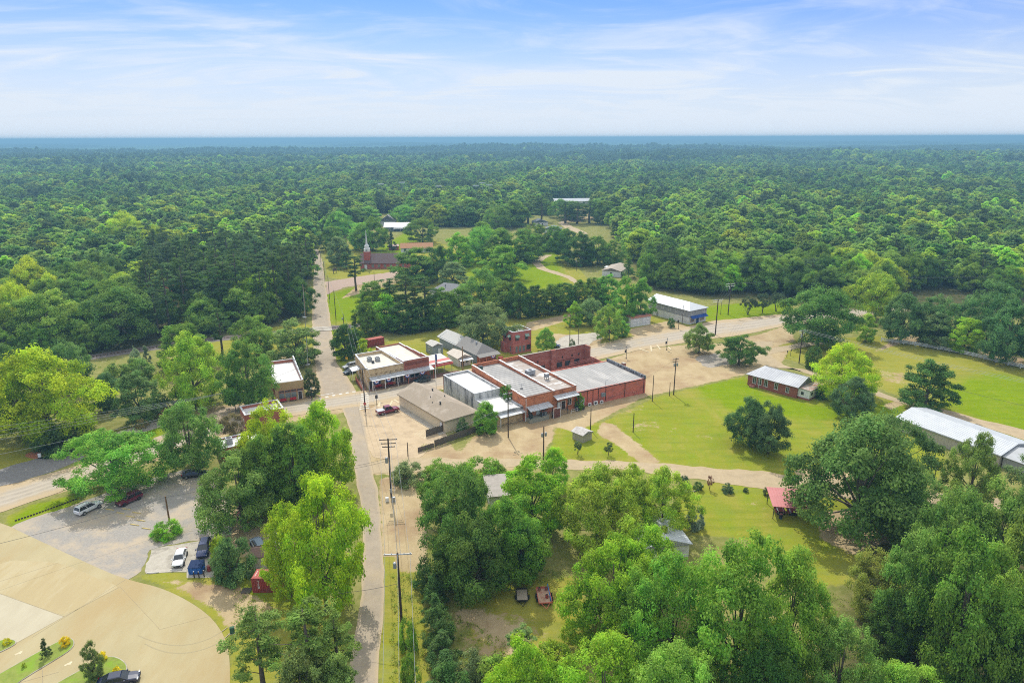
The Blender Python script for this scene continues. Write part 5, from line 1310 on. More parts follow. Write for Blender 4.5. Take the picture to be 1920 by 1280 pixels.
def car(kind, label, cat, mid, rear, front, colr, group='parked vehicles', roof_mat=None, cover=None):
    d = CARS[kind]; rz = ang(G(*rear), G(*front)); c_ = G(*mid)
    t_ = thing('parked_' + ('car' if kind == 'sedan' else kind), label, cat, (c_[0], c_[1], .045), rz, group)
    pm = paint(kind + '_paint', colr)
    secs = [body_sec(x, d['w'] * wf, z0, z1) for x, z0, wf, z1 in d['prof']]
    loft(MB(), secs).build('body', pm, t_, smooth=False)
    a, b_, c2, e, zr = d['gh']; w_ = d['w']
    def zb(x): return np.interp(x, [p[0] for p in d['prof']], [p[3] for p in d['prof']]) - .02
    def gsec(x0, z0_, x1, z1_, wb, wt): return [(x0, -wb, z0_), (x0, wb, z0_), (x1, wt, z1_), (x1, -wt, z1_)]
    wb, wt = w_*.86, w_*.70
    g_ = MB(); g_.add([(a,-wb,zb(a)),(a,wb,zb(a)),(e,wb,zb(e)),(e,-wb,zb(e)),(b_,-wt,zr),(b_,wt,zr),(c2,wt,zr),(c2,-wt,zr)], [(3,2,1,0),(4,5,6,7),(0,1,5,4),(1,2,6,5),(2,3,7,6),(3,0,4,7)])
    g_.build('windows', glass, t_)
    MB().add([(b_-.08,-wt-.03,zr-.04),(b_-.08,wt+.03,zr-.04),(c2+.08,wt+.03,zr-.04),(c2+.08,-wt-.03,zr-.04),(b_,-wt+.08,zr+.05),(b_,wt-.08,zr+.05),(c2,wt-.08,zr+.05),(c2,-wt+.08,zr+.05)], [(3,2,1,0),(4,5,6,7),(0,1,5,4),(1,2,6,5),(2,3,7,6),(3,0,4,7)]).build('roof', roof_mat or pm, t_)
    pl = MB()
    for sg in (-1, 1):
        for x0, x1 in ((a, b_), (e, c2), ((a + e)/2 - .05, (b_ + c2)/2 - .05)):
            pl.tube([(x0, sg*(wb + .005), zb(x0)), (x1, sg*(wt + .008), zr - .02)], .045, 5)
    pl.build('pillars', pm, t_)
    wr = .34 if kind == 'sedan' else .38 if kind == 'suv' else .42
    for x in (-d['L']*.30, d['L']*.31):
        for sg in (-1, 1):
            M_ = Matrix.Translation((x, sg*(w_ - .10), wr)) @ Matrix.Rotation(R(90), 4, 'X')
            wh = MB().lathe([(wr*.8, -.12), (wr, -.09), (wr, .09), (wr*.8, .12)], 14).xf(M_).build('wheel', tyre, t_)
            MB().lathe([(wr*.62, .105 - (.02 if sg > 0 else .235)), (wr*.62, .14 - (.02 if sg > 0 else .265))], 12).xf(Matrix.Translation((x, sg*(w_ - .10) + (0 if sg < 0 else 0), wr)) @ Matrix.Rotation(R(-90 if sg > 0 else -90), 4, 'X')).build('rim', rim, wh)
    xf_, xr_ = d['L']/2, -d['L']/2
    for sg in (-1, 1):
        MB().box(xf_ - .22, xf_ - .06, sg*w_*.66 - .2, sg*w_*.66 + .2, .66, .80).build('headlight', lamp_clear, t_)
        MB().box(xr_ + .03, xr_ + .14, sg*w_*.72 - .16, sg*w_*.72 + .16, .78, .98).build('tail_light', lamp_red, t_)
        MB().box(c2 + .45, c2 + .62, sg*(w_ + .1) - .1, sg*(w_ + .1) + .1, zb(e) + .02, zb(e) + .2).build('mirror', pm, t_)
    MB().box(xf_ - .1, xf_ + .015, -.5, .5, .42, .62).build('grille', black_trim, t_)
    MB().box(xr_ - .015, xr_ + .1, -.28, .28, .52, .68).build('number_plate', white_paint, t_)
    if kind == 'suv':
        b = MB(); [b.box(b_ + .15, c2 - .2, sg*wt*.92 - .025, sg*wt*.92 + .025, zr + .052, zr + .1) for sg in (-1, 1)]; b.build('roof_rails', black_trim, t_)
    if cover: MB().box(-2.85, -.98, -.92, .92, 1.185, 1.25).build('bed_cover', cover, t_)
    return t_
car('suv', 'white SUV with dark windows parked nose away under the big spreading tree', 'SUV', (167,957), (166,964), (188,953), (.72,.73,.74))
car('suv', 'maroon SUV parked in the shade by the trunk of the spreading tree', 'SUV', (243,941), (262,936), (238,947), (.14,.012,.03))
car('sedan', 'white sedan facing the camera beside the blue dumpster', 'car', (338,1051), (350.6,1043), (345.5,1060), (.75,.75,.74))
car('suv', 'navy blue SUV parked behind the blue dumpster', 'SUV', (383,1035), (393,1030), (388,1046), (.016,.03,.12))
car('suv', 'silver blue SUV parked nose away behind the brown shed', 'SUV', (485,1027), (489,1036), (474,1012), (.26,.32,.38))
car('sedan', 'white car almost hidden under the yellow tree beside the silver SUV', 'car', (523,1015), (523,1025), (512,1003), (.72,.72,.72))
car('sedan', 'bright red car shaded under the tree right of the gravel lot', 'car', (463,976), (450,968), (474,982), (.32,.015,.015))
car('sedan', 'black car behind the tree at the back of the gravel lot', 'car', (366,893), (350,893), (378,890), (.01,.011,.013))
car('sedan', 'dark blue car cut off at the bottom edge on the concrete drive', 'car', (224,1281), (205,1285), (247,1276), (.008,.014,.045))
car('pickup', 'red pickup truck with pale bed cover parked left of the beige building', 'pickup', (727,774), (718,776), (742,770.6), (.19,.012,.026), cover=M('pale_cover', (.42,.43,.45), rough=.5))
car('suv', 'dark teal car parked in front of the red brick store', 'car', (792,716), (801,713.5), (784,716.8), (.012,.035,.045))
car('suv', 'silver SUV under the side canopy of the corner store', 'SUV', (657,690), (664,688), (651,691), (.40,.42,.44))
car('sedan', 'slate blue car nearest the red ramp beside the corner store', 'car', (658,699), (666,696), (650,701), (.035,.065,.10))
car('sedan', 'dark blue car parked by the small tree behind the brick court wall', 'car', (1037,651), (1027,650), (1046,651), (.01,.022,.05))
car('pickup', 'silver pickup far off beside the white cottages', 'pickup', (1052,440), (1044,439), (1060,440), (.45,.46,.47))
# trailers
def trailer(label, p, L_, W_, deckm, red):
    t_ = thing('utility_trailer', label, 'trailer', (*G(*p)[:2], 0), R(92 if not red else 95), 'trailers in the shady yard')
    MB().box(-L_/2, L_/2, -W_/2, W_/2, .55, .62).build('deck', deckm, t_)
    fm = red_panel if red else black_trim
    b = MB(); b.box(-L_/2 - .06, L_/2 + .06, -W_/2 - .08, -W_/2 - .002, .5, .72); b.box(-L_/2 - .06, L_/2 + .06, W_/2 + .002, W_/2 + .08, .5, .72); b.box(-L_/2 - .08, -L_/2 - .002, -W_/2, W_/2, .5, .70); b.box(L_/2 + .002, L_/2 + .08, -W_/2, W_/2, .5, .9); b.build('frame', fm, t_)
    b = MB(); b.tube([(-L_/2, -W_/3, .5), (-L_/2 - 1.2, 0, .45)], .05, 6); b.tube([(-L_/2, W_/3, .5), (-L_/2 - 1.2, 0, .45)], .05, 6); b.build('drawbar', fm, t_)
    for sg in (-1, 1):
        for x in ((-.1,) if not red else (-.5, .4)):
            w_ = MB().lathe([(.25,-.1),(.33,-.08),(.33,.08),(.25,.1)], 14).xf(Matrix.Translation((x, sg*(W_/2 + .22), .33)) @ Matrix.Rotation(R(90), 4, 'X')).build('wheel', tyre, t_)
    return t_
t1 = trailer('small flat trailer with a bare grey wooden deck in the shady yard', (979,1121), 2.6, 1.6, M('trailer_boards', (.40,.34,.26), (.30,.255,.195), 4, .9, stretch=(.5,4,1)), False)
t2 = trailer('red flatbed trailer with rusty junk and a blue bar in the shady yard', (1020,1122), 3.4, 1.9, M('red_deck', (.40,.19,.13), (.50,.38,.27), 1.6, .9), True)
for x, y, lab, c_ in [(1.2,.55,'right rusty drum at the far end of the red trailer',rust_red_roof),(1.2,-.5,'left rusty drum at the far end of the red trailer',rust_red_roof),(-.6,-.35,'dark red machine part lying mid deck on the red trailer',cred)]:
    t_ = thing('drum', lab, 'drum', (*loc2w(t2, x, y), .62), 0, 'junk on the red trailer')
    MB().lathe([(.22,0),(.24,.15),(.22,.17),(.24,.4),(.22,.55)], 12).build('body', c_, t_); MB().lathe([(.18,.551),(.18,.57)], 12).build('lid', dark_metal, t_)
tb = thing('steel_bar', 'bright blue bar lying along the right edge of the red trailer', 'bar', (*loc2w(t2, .1, -.85), .62), R(95))
MB().tube([(-1.6,0,.12),(1.9,.05,.5)], .07, 8).build('bar', M('blue_bar', (.03,.18,.45)), tb); MB().box(-1.5,-1.2,-.1,.1,0,.1).build('foot', dark_metal, tb)
# ------------------------------------------------------------------ dumpster and yard bits
Od = G(354, 1078)[:2]
r = thing('dumpster', 'blue steel dumpster with a dark lid on a concrete pad', 'dumpster', (Od[0], Od[1], .02), R(4))
db = M('dumpster_blue', (.03,.14,.46), (.025,.115,.39), 2, .5)
MB().add([(0,0,.15),(2.1,0,.15),(2.1,1.5,.15),(0,1.5,.15),(0,-.05,1.25),(2.1,-.05,1.25),(2.1,1.6,1.6),(0,1.6,1.6)], [(3,2,1,0),(4,5,6,7),(0,1,5,4),(1,2,6,5),(2,3,7,6),(3,0,4,7)]).build('body', db, r)
MB().add([(-.04,-.1,1.27),(2.14,-.1,1.27),(2.14,1.65,1.63),(-.04,1.65,1.63),(-.04,-.1,1.33),(2.14,-.1,1.33),(2.14,1.65,1.70),(-.04,1.65,1.70)], [(3,2,1,0),(4,5,6,7),(0,1,5,4),(1,2,6,5),(2,3,7,6),(3,0,4,7)]).build('lid', M('lid_blue', (.012,.03,.09)), r)
b = MB(); [b.box(x, x + .08, -.1, -.002, .2, 1.2) for x in (.15, .7, 1.3, 1.85)]; b.box(2.102, 2.25, .4, 1.0, .7, .9); b.box(-.15, -.002, .4, 1.0, .7, .9); b.build('ribs', db, r)
for x in (.2, 1.8): MB().lathe([(.08,0),(.08,.14)], 8, (x, .7)).build('caster', tyre, r)
structure(MB().prism([tuple(x) for x in px_poly([(350,1083),(402,1082),(402,1062),(396,1056),(350,1060)])], .0, .035).build('dumpster_pad', concrete))
for x, y, lab in [(364.5,1083,'left of three dark bollards in front of the blue dumpster'),(373.5,1083,'middle of three dark bollards in front of the blue dumpster'),(383,1081,'right bollard at the corner of the blue dumpster')]:
    t_ = thing('bollard', lab, 'bollard', (*G(x, y)[:2], 0), 0, 'bollards by the dumpster')
    MB().lathe([(.09,0),(.09,1.15)], 10).build('post', pole_wood, t_); MB().lathe([(.09,1.153),(.07,1.2),(.02,1.22)], 10).build('cap', white_paint, t_)
t_ = thing('barrel', 'rusty red barrel between the dumpster and the bushes', 'barrel', (*G(393,1070)[:2], 0), 0)
MB().lathe([(.34,0),(.36,.35),(.33,.37),(.36,.7),(.35,1.0)], 14).build('body', M('rust_barrel', (.32,.06,.045), (.20,.05,.04), 3, .8), t_); MB().lathe([(.30,1.003),(.30,1.02)], 14).build('lid', rust_red_roof, t_)
for k, (x, y, yel) in enumerate([(206,955.5,1),(225.5,962,1),(237,954.5,1),(244.5,968.5,1),(256,961.5,1),(252.5,984,1),(264.5,976,1),(274,991,1),(287,1073.5,0),(330.5,1068.5,0)]):
    where = ['nearest the white SUV, end of the row','second in the row right of the white SUV','at the nose of the maroon SUV','third pair, left, in the gravel lot','second from the maroon SUV nose','last of the left row toward the concrete drive','third from the maroon SUV nose','last of the right row, nearest the leafy bush','white painted, at the left end of the parking slab','white painted, in front of the white sedan'][k]
    t_ = thing('wheel_stop', ('yellow concrete wheel stop, ' if yel else 'pale wheel stop, ') + where, 'wheel stop', (*G(x, y)[:2], .03), R(-14 if yel else 4), 'wheel stops')
    MB().extr([(-.09,0),(.09,0),(.07,.13),(-.07,.13)], -.9, .9, 'x').build('block', yellow_paint if yel else mark_white, t_)
t_ = thing('pallet_stack', 'weathered wooden pallets on the grass by the red container', 'pallets', (*G(462,1108)[:2], 0), R(3))
b = MB(); [b.box(-.7, .7, -.6 + k*.2, -.48 + k*.2, .12, .15) for k in range(7)]; b.build('boards', wood_fence, t_); b = MB(); [b.box(x-.05, x+.05, -.6, .72, 0, .118) for x in (-.6,0,.6)]; b.build('bearers', wood_fence, t_)
t_ = thing('gas_tank', 'small grey tank standing between the bush and the red container', 'tank', (*G(466,1083)[:2], 0), 0)
MB().lathe([(.2,0),(.25,.1),(.25,1.1),(.15,1.25),(.05,1.3)], 12).build('body', grey_metal, t_); MB().box(-.3,.3,-.3,.3,-.02,.0).build('pad', concrete, t_)
for x, y, hh, lab, mt in [(436,1186,1.0,'green utility pedestal at the edge of the curved concrete drive',M('box_green',(.05,.12,.07))),(75,857,.9,'cream utility pedestal on the red soil patch by the dark lawn',white_paint),(269,833,.8,'pale utility box behind the small pink tree on the path',white_paint),
                 (738,940,1.0,'grey cabinet at the foot of the tall crossarm pole',grey_metal),(726,940,.9,'pale meter box left of the tall crossarm pole',white_paint)]:
    t_ = thing('utility_box', lab, 'utility box', (*G(x, y)[:2], 0), R(15))
    MB().box(-.3,.3,-.22,.22,.05,hh).build('casing', mt, t_, bevel=.03); MB().box(-.36,.36,-.28,.28,0,.05).build('base', concrete, t_); MB().box(-.25,.25,-.24,-.222,.15,hh-.1).build('door', mt, t_)
# flagpole
Of = G(818, 729)[:2]
t_ = thing('flagpole', 'white flagpole with a limp flag in front of the concrete shop', 'flagpole', (Of[0], Of[1], 0), R(20))
hf = hz(Of, 662)
MB().tube([(0,0,0),(0,0,hf*.6),(0,0,hf)], [.11,.09,.05], 8).build('pole', white_paint, t_); MB().lathe([(.05,hf),(.12,hf+.08),(.12,hf+.14),(.02,hf+.22)], 8).build('finial', rim, t_)
fl = MB()
for k in range(13):
    for i in range(2): pass
def cloth(z0, z1, w_, n=9):
    b = MB(); v = []
    for i in range(n + 1):
        x = .06 + w_ * i / n; y = .16 * math.sin(i * 1.7)
        v += [(x, y, z0 - .25 * i / n * (z1 - z0)), (x * .9, y * .7, z1 - .12 * i / n)]
    b.add(v, [(2*i, 2*i+2, 2*i+3, 2*i+1) for i in range(n)]); return b
cloth(hf - 3.4, hf - 1.9, .55).build('flag', flag_red, t_); cloth(hf - 1.9, hf - .3, .5).build('flag', flag_blue, t_)
b = MB(); [b.box(.06, .5, -.06, .02, hf - 3.1 + .45*k, hf - 2.95 + .45*k) for k in range(3)]; b.build('flag_stripe', flag_white, t_)
t_ = thing('flag_base_pot', 'small black pot at the foot of the flagpole', 'pot', (*G(818,738)[:2], 0), 0)
MB().lathe([(.25,0),(.4,.5),(.42,.55)], 10).build('body', dark_metal, t_); MB().lathe([(.36,.552),(.34,.57)], 10).build('soil', pole_wood, t_)
# fences
def plank_fence(label, px, hgt, brk=None):
    p = px_poly(px); p0 = p[0]
    t_ = thing('board_fence', label, 'fence', (p0[0], p0[1], 0))
    q = resample(p, .24) - p0; b = MB(); rr = random.Random(3)
    for i in range(len(q) - 1):
        d = q[i+1] - q[i]; l = np.hypot(*d); d /= l; n_ = np.array([-d[1], d[0]]) * .012
        hh = hgt * (1 + rr.uniform(-.06, .06)); a, e = q[i] + d*.008, q[i+1] - d*.008
        b.prism([tuple(a+n_), tuple(a-n_), tuple(e-n_), tuple(e+n_)], .05, hh)
    b.build('boards', wood_fence, t_)
    for i in range(0, len(q), 9): MB().box(q[i][0]-.05, q[i][0]+.05, q[i][1]+.03, q[i][1]+.13, 0, hgt*1.02).build('post', wood_fence, t_)
    return t_
plank_fence('long grey board fence behind the beige building along the dirt lot', [(815,838),(850,826),(905,806),(935,799)], 1.7)
plank_fence('short lower board fence section at the corner of the parking lot', [(784,848),(800,843),(814,839)], 1.2)
plank_fence('dark board screen beside the white door of the beige building', [(799,819),(815,814),(834,809)], 1.8)
p = px_poly([(1652,640),(1700,645),(1740,652),(1800,663),(1850,674),(1892,686),(1990,706)]); p0 = p[0]
t_ = thing('rail_fence', 'long white three rail fence along the shaded meadow', 'fence', (p0[0], p0[1], 0))
q = resample(p, 3.0) - p0; b = MB()
for z in (.45, .85, 1.22):
    for i in range(len(q) - 1):
        d = q[i+1] - q[i]; d /= np.hypot(*d); n_ = np.array([-d[1], d[0]]) * .035
        b.prism([tuple(q[i]+n_), tuple(q[i]-n_), tuple(q[i+1]-n_), tuple(q[i+1]+n_)], z - .12, z + .12)
b.build('rails', white_paint, t_)
for a in q: MB().box(a[0]-.13, a[0]+.13, a[1]-.13, a[1]+.13, 0, 1.5).build('post', white_paint, t_)
# ------------------------------------------------------------------ poles and wires
POLES = {}
def pole(key, base, toppx, label, arms=(), trans=0, r=.16, mat=None, name='utility_pole', cat='utility pole', az=30, arm_m=None, group='utility poles'):
    bq = G(*base); h = hz(bq, toppx)
    t_ = thing(name, label, cat, (bq[0], bq[1], 0), R(az), group)
    mat = mat or pole_wood
    MB().tube([(0,0,0),(0,0,h*.5),(0,0,h)], [r, r*.85, r*.7], 9).build('shaft', mat, t_)
    for dz, half in arms:
        a = MB().box(-half, half, r*.7, r*.7 + .11, h - dz - .07, h - dz + .07).build('crossarm', arm_m or grey_metal, t_)
        b = MB()
        for x in (-half*.92, -half*.45, half*.45, half*.92): b.lathe([(.05, h-dz+.072), (.06, h-dz+.2), (.03, h-dz+.26)], 6, (x, r*.7 + .055))
        b.build('insulator', white_paint, a)
    for k in range(trans):
        c_ = ((-.45, -.1), (.45, -.1), (0, -.5))[k]
        MB().lathe([(.02,h-2.3),(.24,h-2.28),(.24,h-1.5),(.1,h-1.42)], 10, c_).build('transformer', grey_metal, t_)
    POLES[key] = (bq[0], bq[1], h, R(az), arms)
    return t_
def at(key, dz=.3, off=0.0):
    x, y, h, a, _ = POLES[key]; return (x + math.cos(a)*off, y + math.sin(a)*off, h - dz + .2)
pole('A', (734,932), 822, 'tall dark pole with stacked crossarms where the back street meets the sandy lane', ((.3,1.7),(1.1,1.4),(1.8,1.2)), 0, .2, None, az=5, arm_m=pole_wood)
t_ = bpy.data.objects[-1] if False else None
x, y, h, a, _ = POLES['A']
pole('B', (754,1186), 1036, 'pole with one pale crossarm beside the lower back street', ((.35,1.9),), 1, .19, None, az=3)
pole('C', (685,772), 690, 'dark corner pole with stop sign at the crosswalk', ((.35,1.3),), 0, .17, None, az=10, arm_m=dark_metal)
pole('D', (953,820), 735, 'pole with transformers at the left end of the brick shop dock', ((.4,1.2),), 2, .15, None, az=28)
pole('E', (1019,862), 799, 'pole with a grey transformer box rising from the bright green tree top', (), 2, .16, None)
pole('F', (1107,806), 765, 'bare pole between the small shed and the condensers', (), 0, .13)
pole('G', (1187,810), 774, 'short bare pole standing in the open lawn', (), 0, .13)
pole('H', (1223,752), 703, 'slim bare pole at the right corner of the red hall', (), 0, .12)
pole('I', (1255,742), 717, 'short stub post beside the transformer pole on the lawn edge', (), 0, .1)
pole('J', (1263,740), 671, 'dark pole with transformers at the edge of the big lawn', ((.4,.9),(1.1,.9)), 2, .16, None, az=20, arm_m=pole_wood)
pole('K', (1341,628), 561, 'tall near pole of the crossarm pair on the highway bend', ((.3,2.2),(1.0,1.8)), 0, .22, None, az=20, arm_m=white_paint)
pole('Lx', (1365,590), 531, 'tall far pole of the crossarm pair on the highway bend', ((.3,1.9),(1.2,2.0)), 1, .2, None, az=20, arm_m=white_paint)
pole('M', (1498,681), 618, 'pole with transformer beside the gravel lane under the big trees', ((.4,1.3),(1.2,1.0)), 1, .17, None, az=25)
pole('N', (1511,682), 646, 'short pole just right of the transformer pole on the gravel lane', (), 0, .1)
pole('O', (318,979), 930, 'lone brown pole rising from the leafy bush in the gravel lot', (), 0, .17, M('brown_pole', (.20,.115,.055), (.15,.085,.04), 3, .9))
pole('P', (868,699), 649, 'pale yellow wood pole in front of the gabled porch', (), 0, .18, pale_pole)
pole('Q', (1068,650), 590, 'left slim dark pole of two behind the brick court wall', (), 0, .13)
pole('Rr', (1084,649), 616, 'right shorter dark pole of two behind the brick court wall', (), 0, .11)
pole('S', (1290,586), 575, 'thin pole in front of the two storey building', (), 0, .09) if False else None
pole('T', (1303,610), 572, 'thin bare pole before the long wall of the two storey building', (), 0, .09) if False else None
pole('T', (1279,608), 572, 'thin bare pole before the long wall of the two storey building', (), 0, .09)
pole('U', (660,668), 610, 'pole with pale transformer in the shrubs right of the side street', ((.4,1.1),), 2, .15, None, az=5)
pole('V', (645,612), 588, 'pole by the driveway on the right of the side street', (), 1, .14)
pole('W', (630,598), 544, 'tallest dark pole on the grass right of the side street', (), 0, .15)
pole('X', (618,561), 517, 'pole at the church parking turn on the side street', (), 0, .13)
pole('Y', (609,523), 490, 'pole opposite the church sign on the side street', (), 0, .13)
pole('Z', (602,494), 470, 'farthest pole on the right of the side street', (), 0, .12)
pole('a', (703,541), 509, 'lone pole on the lawn below the church', (), 0, .12)
pole('b', (574,602), 533, 'leaning grey pole at the railway crossing left of the side street', (), 0, .14, pale_pole)
pole('c', (579,684), 630, 'pole on the left of the side street beside the roadside tree', (), 0, .13, M('grey_pole', (.22,.19,.16)))
pole('d', (442,772), 733, 'grey pole by the plaza left of the pale brick storefront', ((.3,.6),), 0, .13, M('grey_pole2', (.20,.18,.16)), az=30)
pole('e', (582,735), 682, 'slim pole behind the crosswalk at the pale brick storefront', ((.3,.5),), 0, .1, M('grey_pole3', (.25,.22,.19)))
pole('f', (1081,508), 483, 'thin pole beside the mobile home', (), 1, .11)
pole('g', (1505,548), 518, 'pole with crossarm against the right hand woods', ((.3,1.2),), 0, .14)
pole('h', (757,1190), 1118, 'short leaning dark stub pole lashed beside the lower street pole', (), 0, .13) if False else None
pole('i', (1750,908), 881, 'short pole with a round lamp between the oaks', (), 0, .1, None, 'lamp_pole', 'lamp pole')
pole('j', (1351,590), 566, 'short pole behind the highway bend grass', (), 0, .09)
pole('k', (765,855), 829, 'dark post at the end of the low board fence', (), 0, .12)
pole('l', (810,690), 671, 'thin post behind the storefront canopy end', (), 0, .07) if False else None
b = MB().lathe([(.05,0),(.28,.05),(.3,.3),(.15,.45)], 10); x, y, h, a, _ = POLES['i']
o = b.build('lamp_head', M('lamp_shade', (.35,.36,.36)), [q for q in COL.objects if q.get('label') == 'short pole with a round lamp between the oaks'][0]); o.location = (0, 0, h)
# stop sign on the corner pole
cp = [q for q in COL.objects if q.get('label', '').startswith('dark corner pole')][0]
sg_ = MB().prism([(.38*math.cos(R(22.5+45*k)), .38*math.sin(R(22.5+45*k))) for k in range(8)], 0, .03).build('stop_sign', M('sign_red', (.45,.02,.025)), cp)
sg_.rotation_euler = (R(90), 0, R(-10)); sg_.location = (0, -.24, 2.35)
text_part('STOP', sg_, (0, 0, .035), (0, 0, 0), .24, white_paint)
# boxes on the tall pole
pa = [q for q in COL.objects if q.get('label', '').startswith('tall dark pole with stacked')][0]; h = POLES['A'][2]
MB().lathe([(.02,h-5.0),(.28,h-4.98),(.28,h-3.9),(.1,h-3.8)], 10, (-.5, -.1)).build('transformer', grey_metal, pa); MB().box(-.2,.2,-.45,-.2,1.2,2.0).build('meter', grey_metal, pa)
# lamp posts with banners / street signs
def lamp_post(label, base, top, banner=True, rz=30):
    bq = G(*base); h = hz(bq, top)
    t_ = thing('street_lamp', label, 'street lamp', (bq[0], bq[1], 0), R(rz), 'black lamp posts along the highway')
    MB().lathe([(.2,0),(.2,.15),(.09,.35),(.065,h-.7)], 10).build('post', black_trim, t_)
    MB().lathe([(.08,h-.698),(.2,h-.62),(.17,h-.2),(.03,h-.1)], 10).build('lamp_globe', M('lamp_globe', (.6,.58,.52), rough=.3), t_)
    MB().lathe([(.2,h-.098),(.1,h),(.02,h+.1)], 10).build('lamp_cap', black_trim, t_)
    if banner:
        MB().box(-.72, -.1, -.02, .02, h - 1.9, h - .95).build('banner', M('banner_cloth', (.06,.05,.05)), t_)
lamp_post('black lamp post with a dark banner at the front corner of the brick court', (1174,672), 650)
lamp_post('black lamp post with a dark banner by the diagonal parking marks', (1250,656), 634)
lamp_post('lamp post in front of the grassy verge of the two storey building', (1272,617), 595, True)
lamp_post('dark lamp post at the right corner of the pale brick storefront', (585,750), 725, False)
lamp_post('lamp post on the plaza left of the pale brick storefront', (492,768), 739, False)
lamp_post('pale lamp post in front of the corner store bunting', (733,722), 698, False)
def sign_post(label, base, top, w_, hh, mat, rz=30, cat='sign', name='road_sign'):
    bq = G(*base); h = hz(bq, top)
    t_ = thing(name, label, cat, (bq[0], bq[1], 0), R(rz))
    MB().tube([(0,0,0),(0,0,h)], .06, 7).build('post', dark_metal, t_); MB().box(-w_/2, w_/2, -.09, -.062, h - hh, h).build('panel', mat, t_)
sign_post('dark post with a narrow sign beside the red pickup', (707,767), 740, .7, 1.0, M('sign_dark', (.09,.08,.08)))
sign_post('pale upright banner sign under the tree at the plaza', (346,866), 846, 1.0, 2.6, M('banner_grey', (.42,.45,.47)))
sign_post('yellow diamond warning sign by the ramp on the side street', (651,683), 669, .8, .8, M('sign_yellow', (.62,.36,.02)), -10)
sign_post('white railway crossing sign at the level crossing', (577,655), 593, 1.3, .4, white_paint, -10)
sign_post('first small post sign on the side drive', (1475,670), 657, .4, .6, dark_metal); sign_post('second small post sign on the side drive', (1482,667), 655, .4, .6, dark_metal)
# floodlight masts far away
for x, y, tp, lab in [(756,392,343,'leftmost floodlight mast above the far ballfield trees'),(824,388,350,'second floodlight mast from the left at the far ballfield'),(717,394,346,'small floodlight mast left of the ballfield trees'),(893,388,349,'third floodlight mast from the left at the far ballfield'),(905,388,344,'fourth floodlight mast, close beside the third'),(918,388,348,'rightmost floodlight mast at the far ballfield')]:
    bq = G(x, y); h = hz(bq, tp)
    t_ = thing('floodlight_mast', lab, 'floodlight', (bq[0], bq[1], 0), 0, 'floodlight masts at the far ballfield')
    MB().tube([(0,0,0),(0,0,h)], [.25,.14], 6).build('mast', grey_metal, t_); MB().box(-3,3,-.3,.3,h,h+.9).build('lamp_bank', M('lamp_bank', (.6,.62,.64)), t_)
def wire(label, pairs, sag=.03, r=.022, mat=None):
    a0 = np.array(pairs[0][0]); t_ = thing('overhead_wire', label, 'wire', tuple(a0), 0, 'overhead wires')
    for a, b_ in pairs:
        a, b_ = np.array(a) - a0, np.array(b_) - a0; L_ = np.linalg.norm(b_ - a); n = 14
        pts = [tuple(a + (b_ - a)*k/n - np.array([0, 0, 4*sag*L_*(k/n)*(1-k/n)*.5])) for k in range(n + 1)]
        MB().tube(pts, r, 4, False).build('cable', mat or wire_mat, t_)
def off(p, dx_, dy_, dz): return (p[0]+dx_, p[1]+dy_, p[2]+dz)
near = G(760, 1500, 0); near = (near[0], near[1], 12.5)
wire('three pale wires from the lower street pole toward the camera', [(at('B',.3,o), off(near, o, 0, 0)) for o in (-1.7,0,1.7)], .02, .02, pale_wire)
wire('three pale wires between the lower street pole and the tall crossarm pole', [(at('B',.3,o), at('A',.3,o*.9)) for o in (-1.7,.4,1.6)], .02, .02, pale_wire)
wire('lower phone cables between the two back street poles', [(at('B',3,0), at('A',4,0)), (at('B',3.6,0), at('A',4.6,0))], .03, .02, pale_wire)
wire('three pale wires from the tall crossarm pole to the corner pole', [(at('A',.3,o*1.5), at('C',.3,o*1.2)) for o in (-1,0,1)], .02, .02, pale_wire)
wire('three pale wires from the corner pole up the side street', [(at('C',.3,o*1.2), at('U',.3,o)) for o in (-1,0,1)], .02, .02, pale_wire)
wire('wires along the poles right of the side street', [(at('U',.3,0), at('V',.2,0)), (at('V',.2,0), at('W',.3,0)), (at('W',.3,0), at('X',.3,0)), (at('X',.3,0), at('Y',.3,0)), (at('Y',.3,0), at('Z',.3,0))], .02, .022, pale_wire)
lft = G(-260, 960); 
wire('bundle of dark wires sweeping in from the left over the wooded verge', [((lft[0], lft[1] + k*1.5, 9.5 + k*.9), at('d', .2, k*.3 - .4)) for k in range(4)], .02, .02, pale_wire)
wire('single low wire sweeping in from the left below the bundle', [((lft[0], lft[1] - 2, 7.0), at('d', 2.5, 0))], .03, .024, pale_wire)
wire('wires from the plaza pole past the pale brick storefront to the side street pole', [(at('d',.2,.3), at('e',.2,.3)), (at('d',.2,-.3), at('e',.2,-.3)), (at('d',1.5,0), at('e',1.5,0))], .03, .02)
wire('wires from the storefront pole up the left of the side street', [(at('e',.2,0), at('c',.2,0)), (at('c',.2,0), at('b',.2,0))], .02, .022, pale_wire)
lf2 = G(-120, 1120)
wire('dark cable from the lot pole out over the concrete drive', [((lf2[0], lf2[1], 6.5), at('O',.4,0))], .03, .03, wire_mat)
e_ = G(440, 960)
wire('dark cable from the lot pole to the trees at the right of the lot', [(at('O',.4,0), (e_[0], e_[1], 6.0))], .03, .03, wire_mat)
e_ = G(640, 1185); wire('dark cable across the back street from the lower pole', [(at('B',5.0,0), (e_[0], e_[1], 6.5))], .05, .03)
e_ = G(640, 930); wire('twin dark cables across the back street from the tall crossarm pole', [(at('A',4.2,0), (e_[0], e_[1], 6.0)), (at('A',4.7,0), (e_[0], e_[1], 5.5))], .04, .025)
wire('pale wires between the crossarm pair on the highway bend', [(at('K',.3,o), at('Lx',.3,o)) for o in (-2,-.7,.7,2)], .08, .025, wire_mat)
rr_ = G(2020, 560)
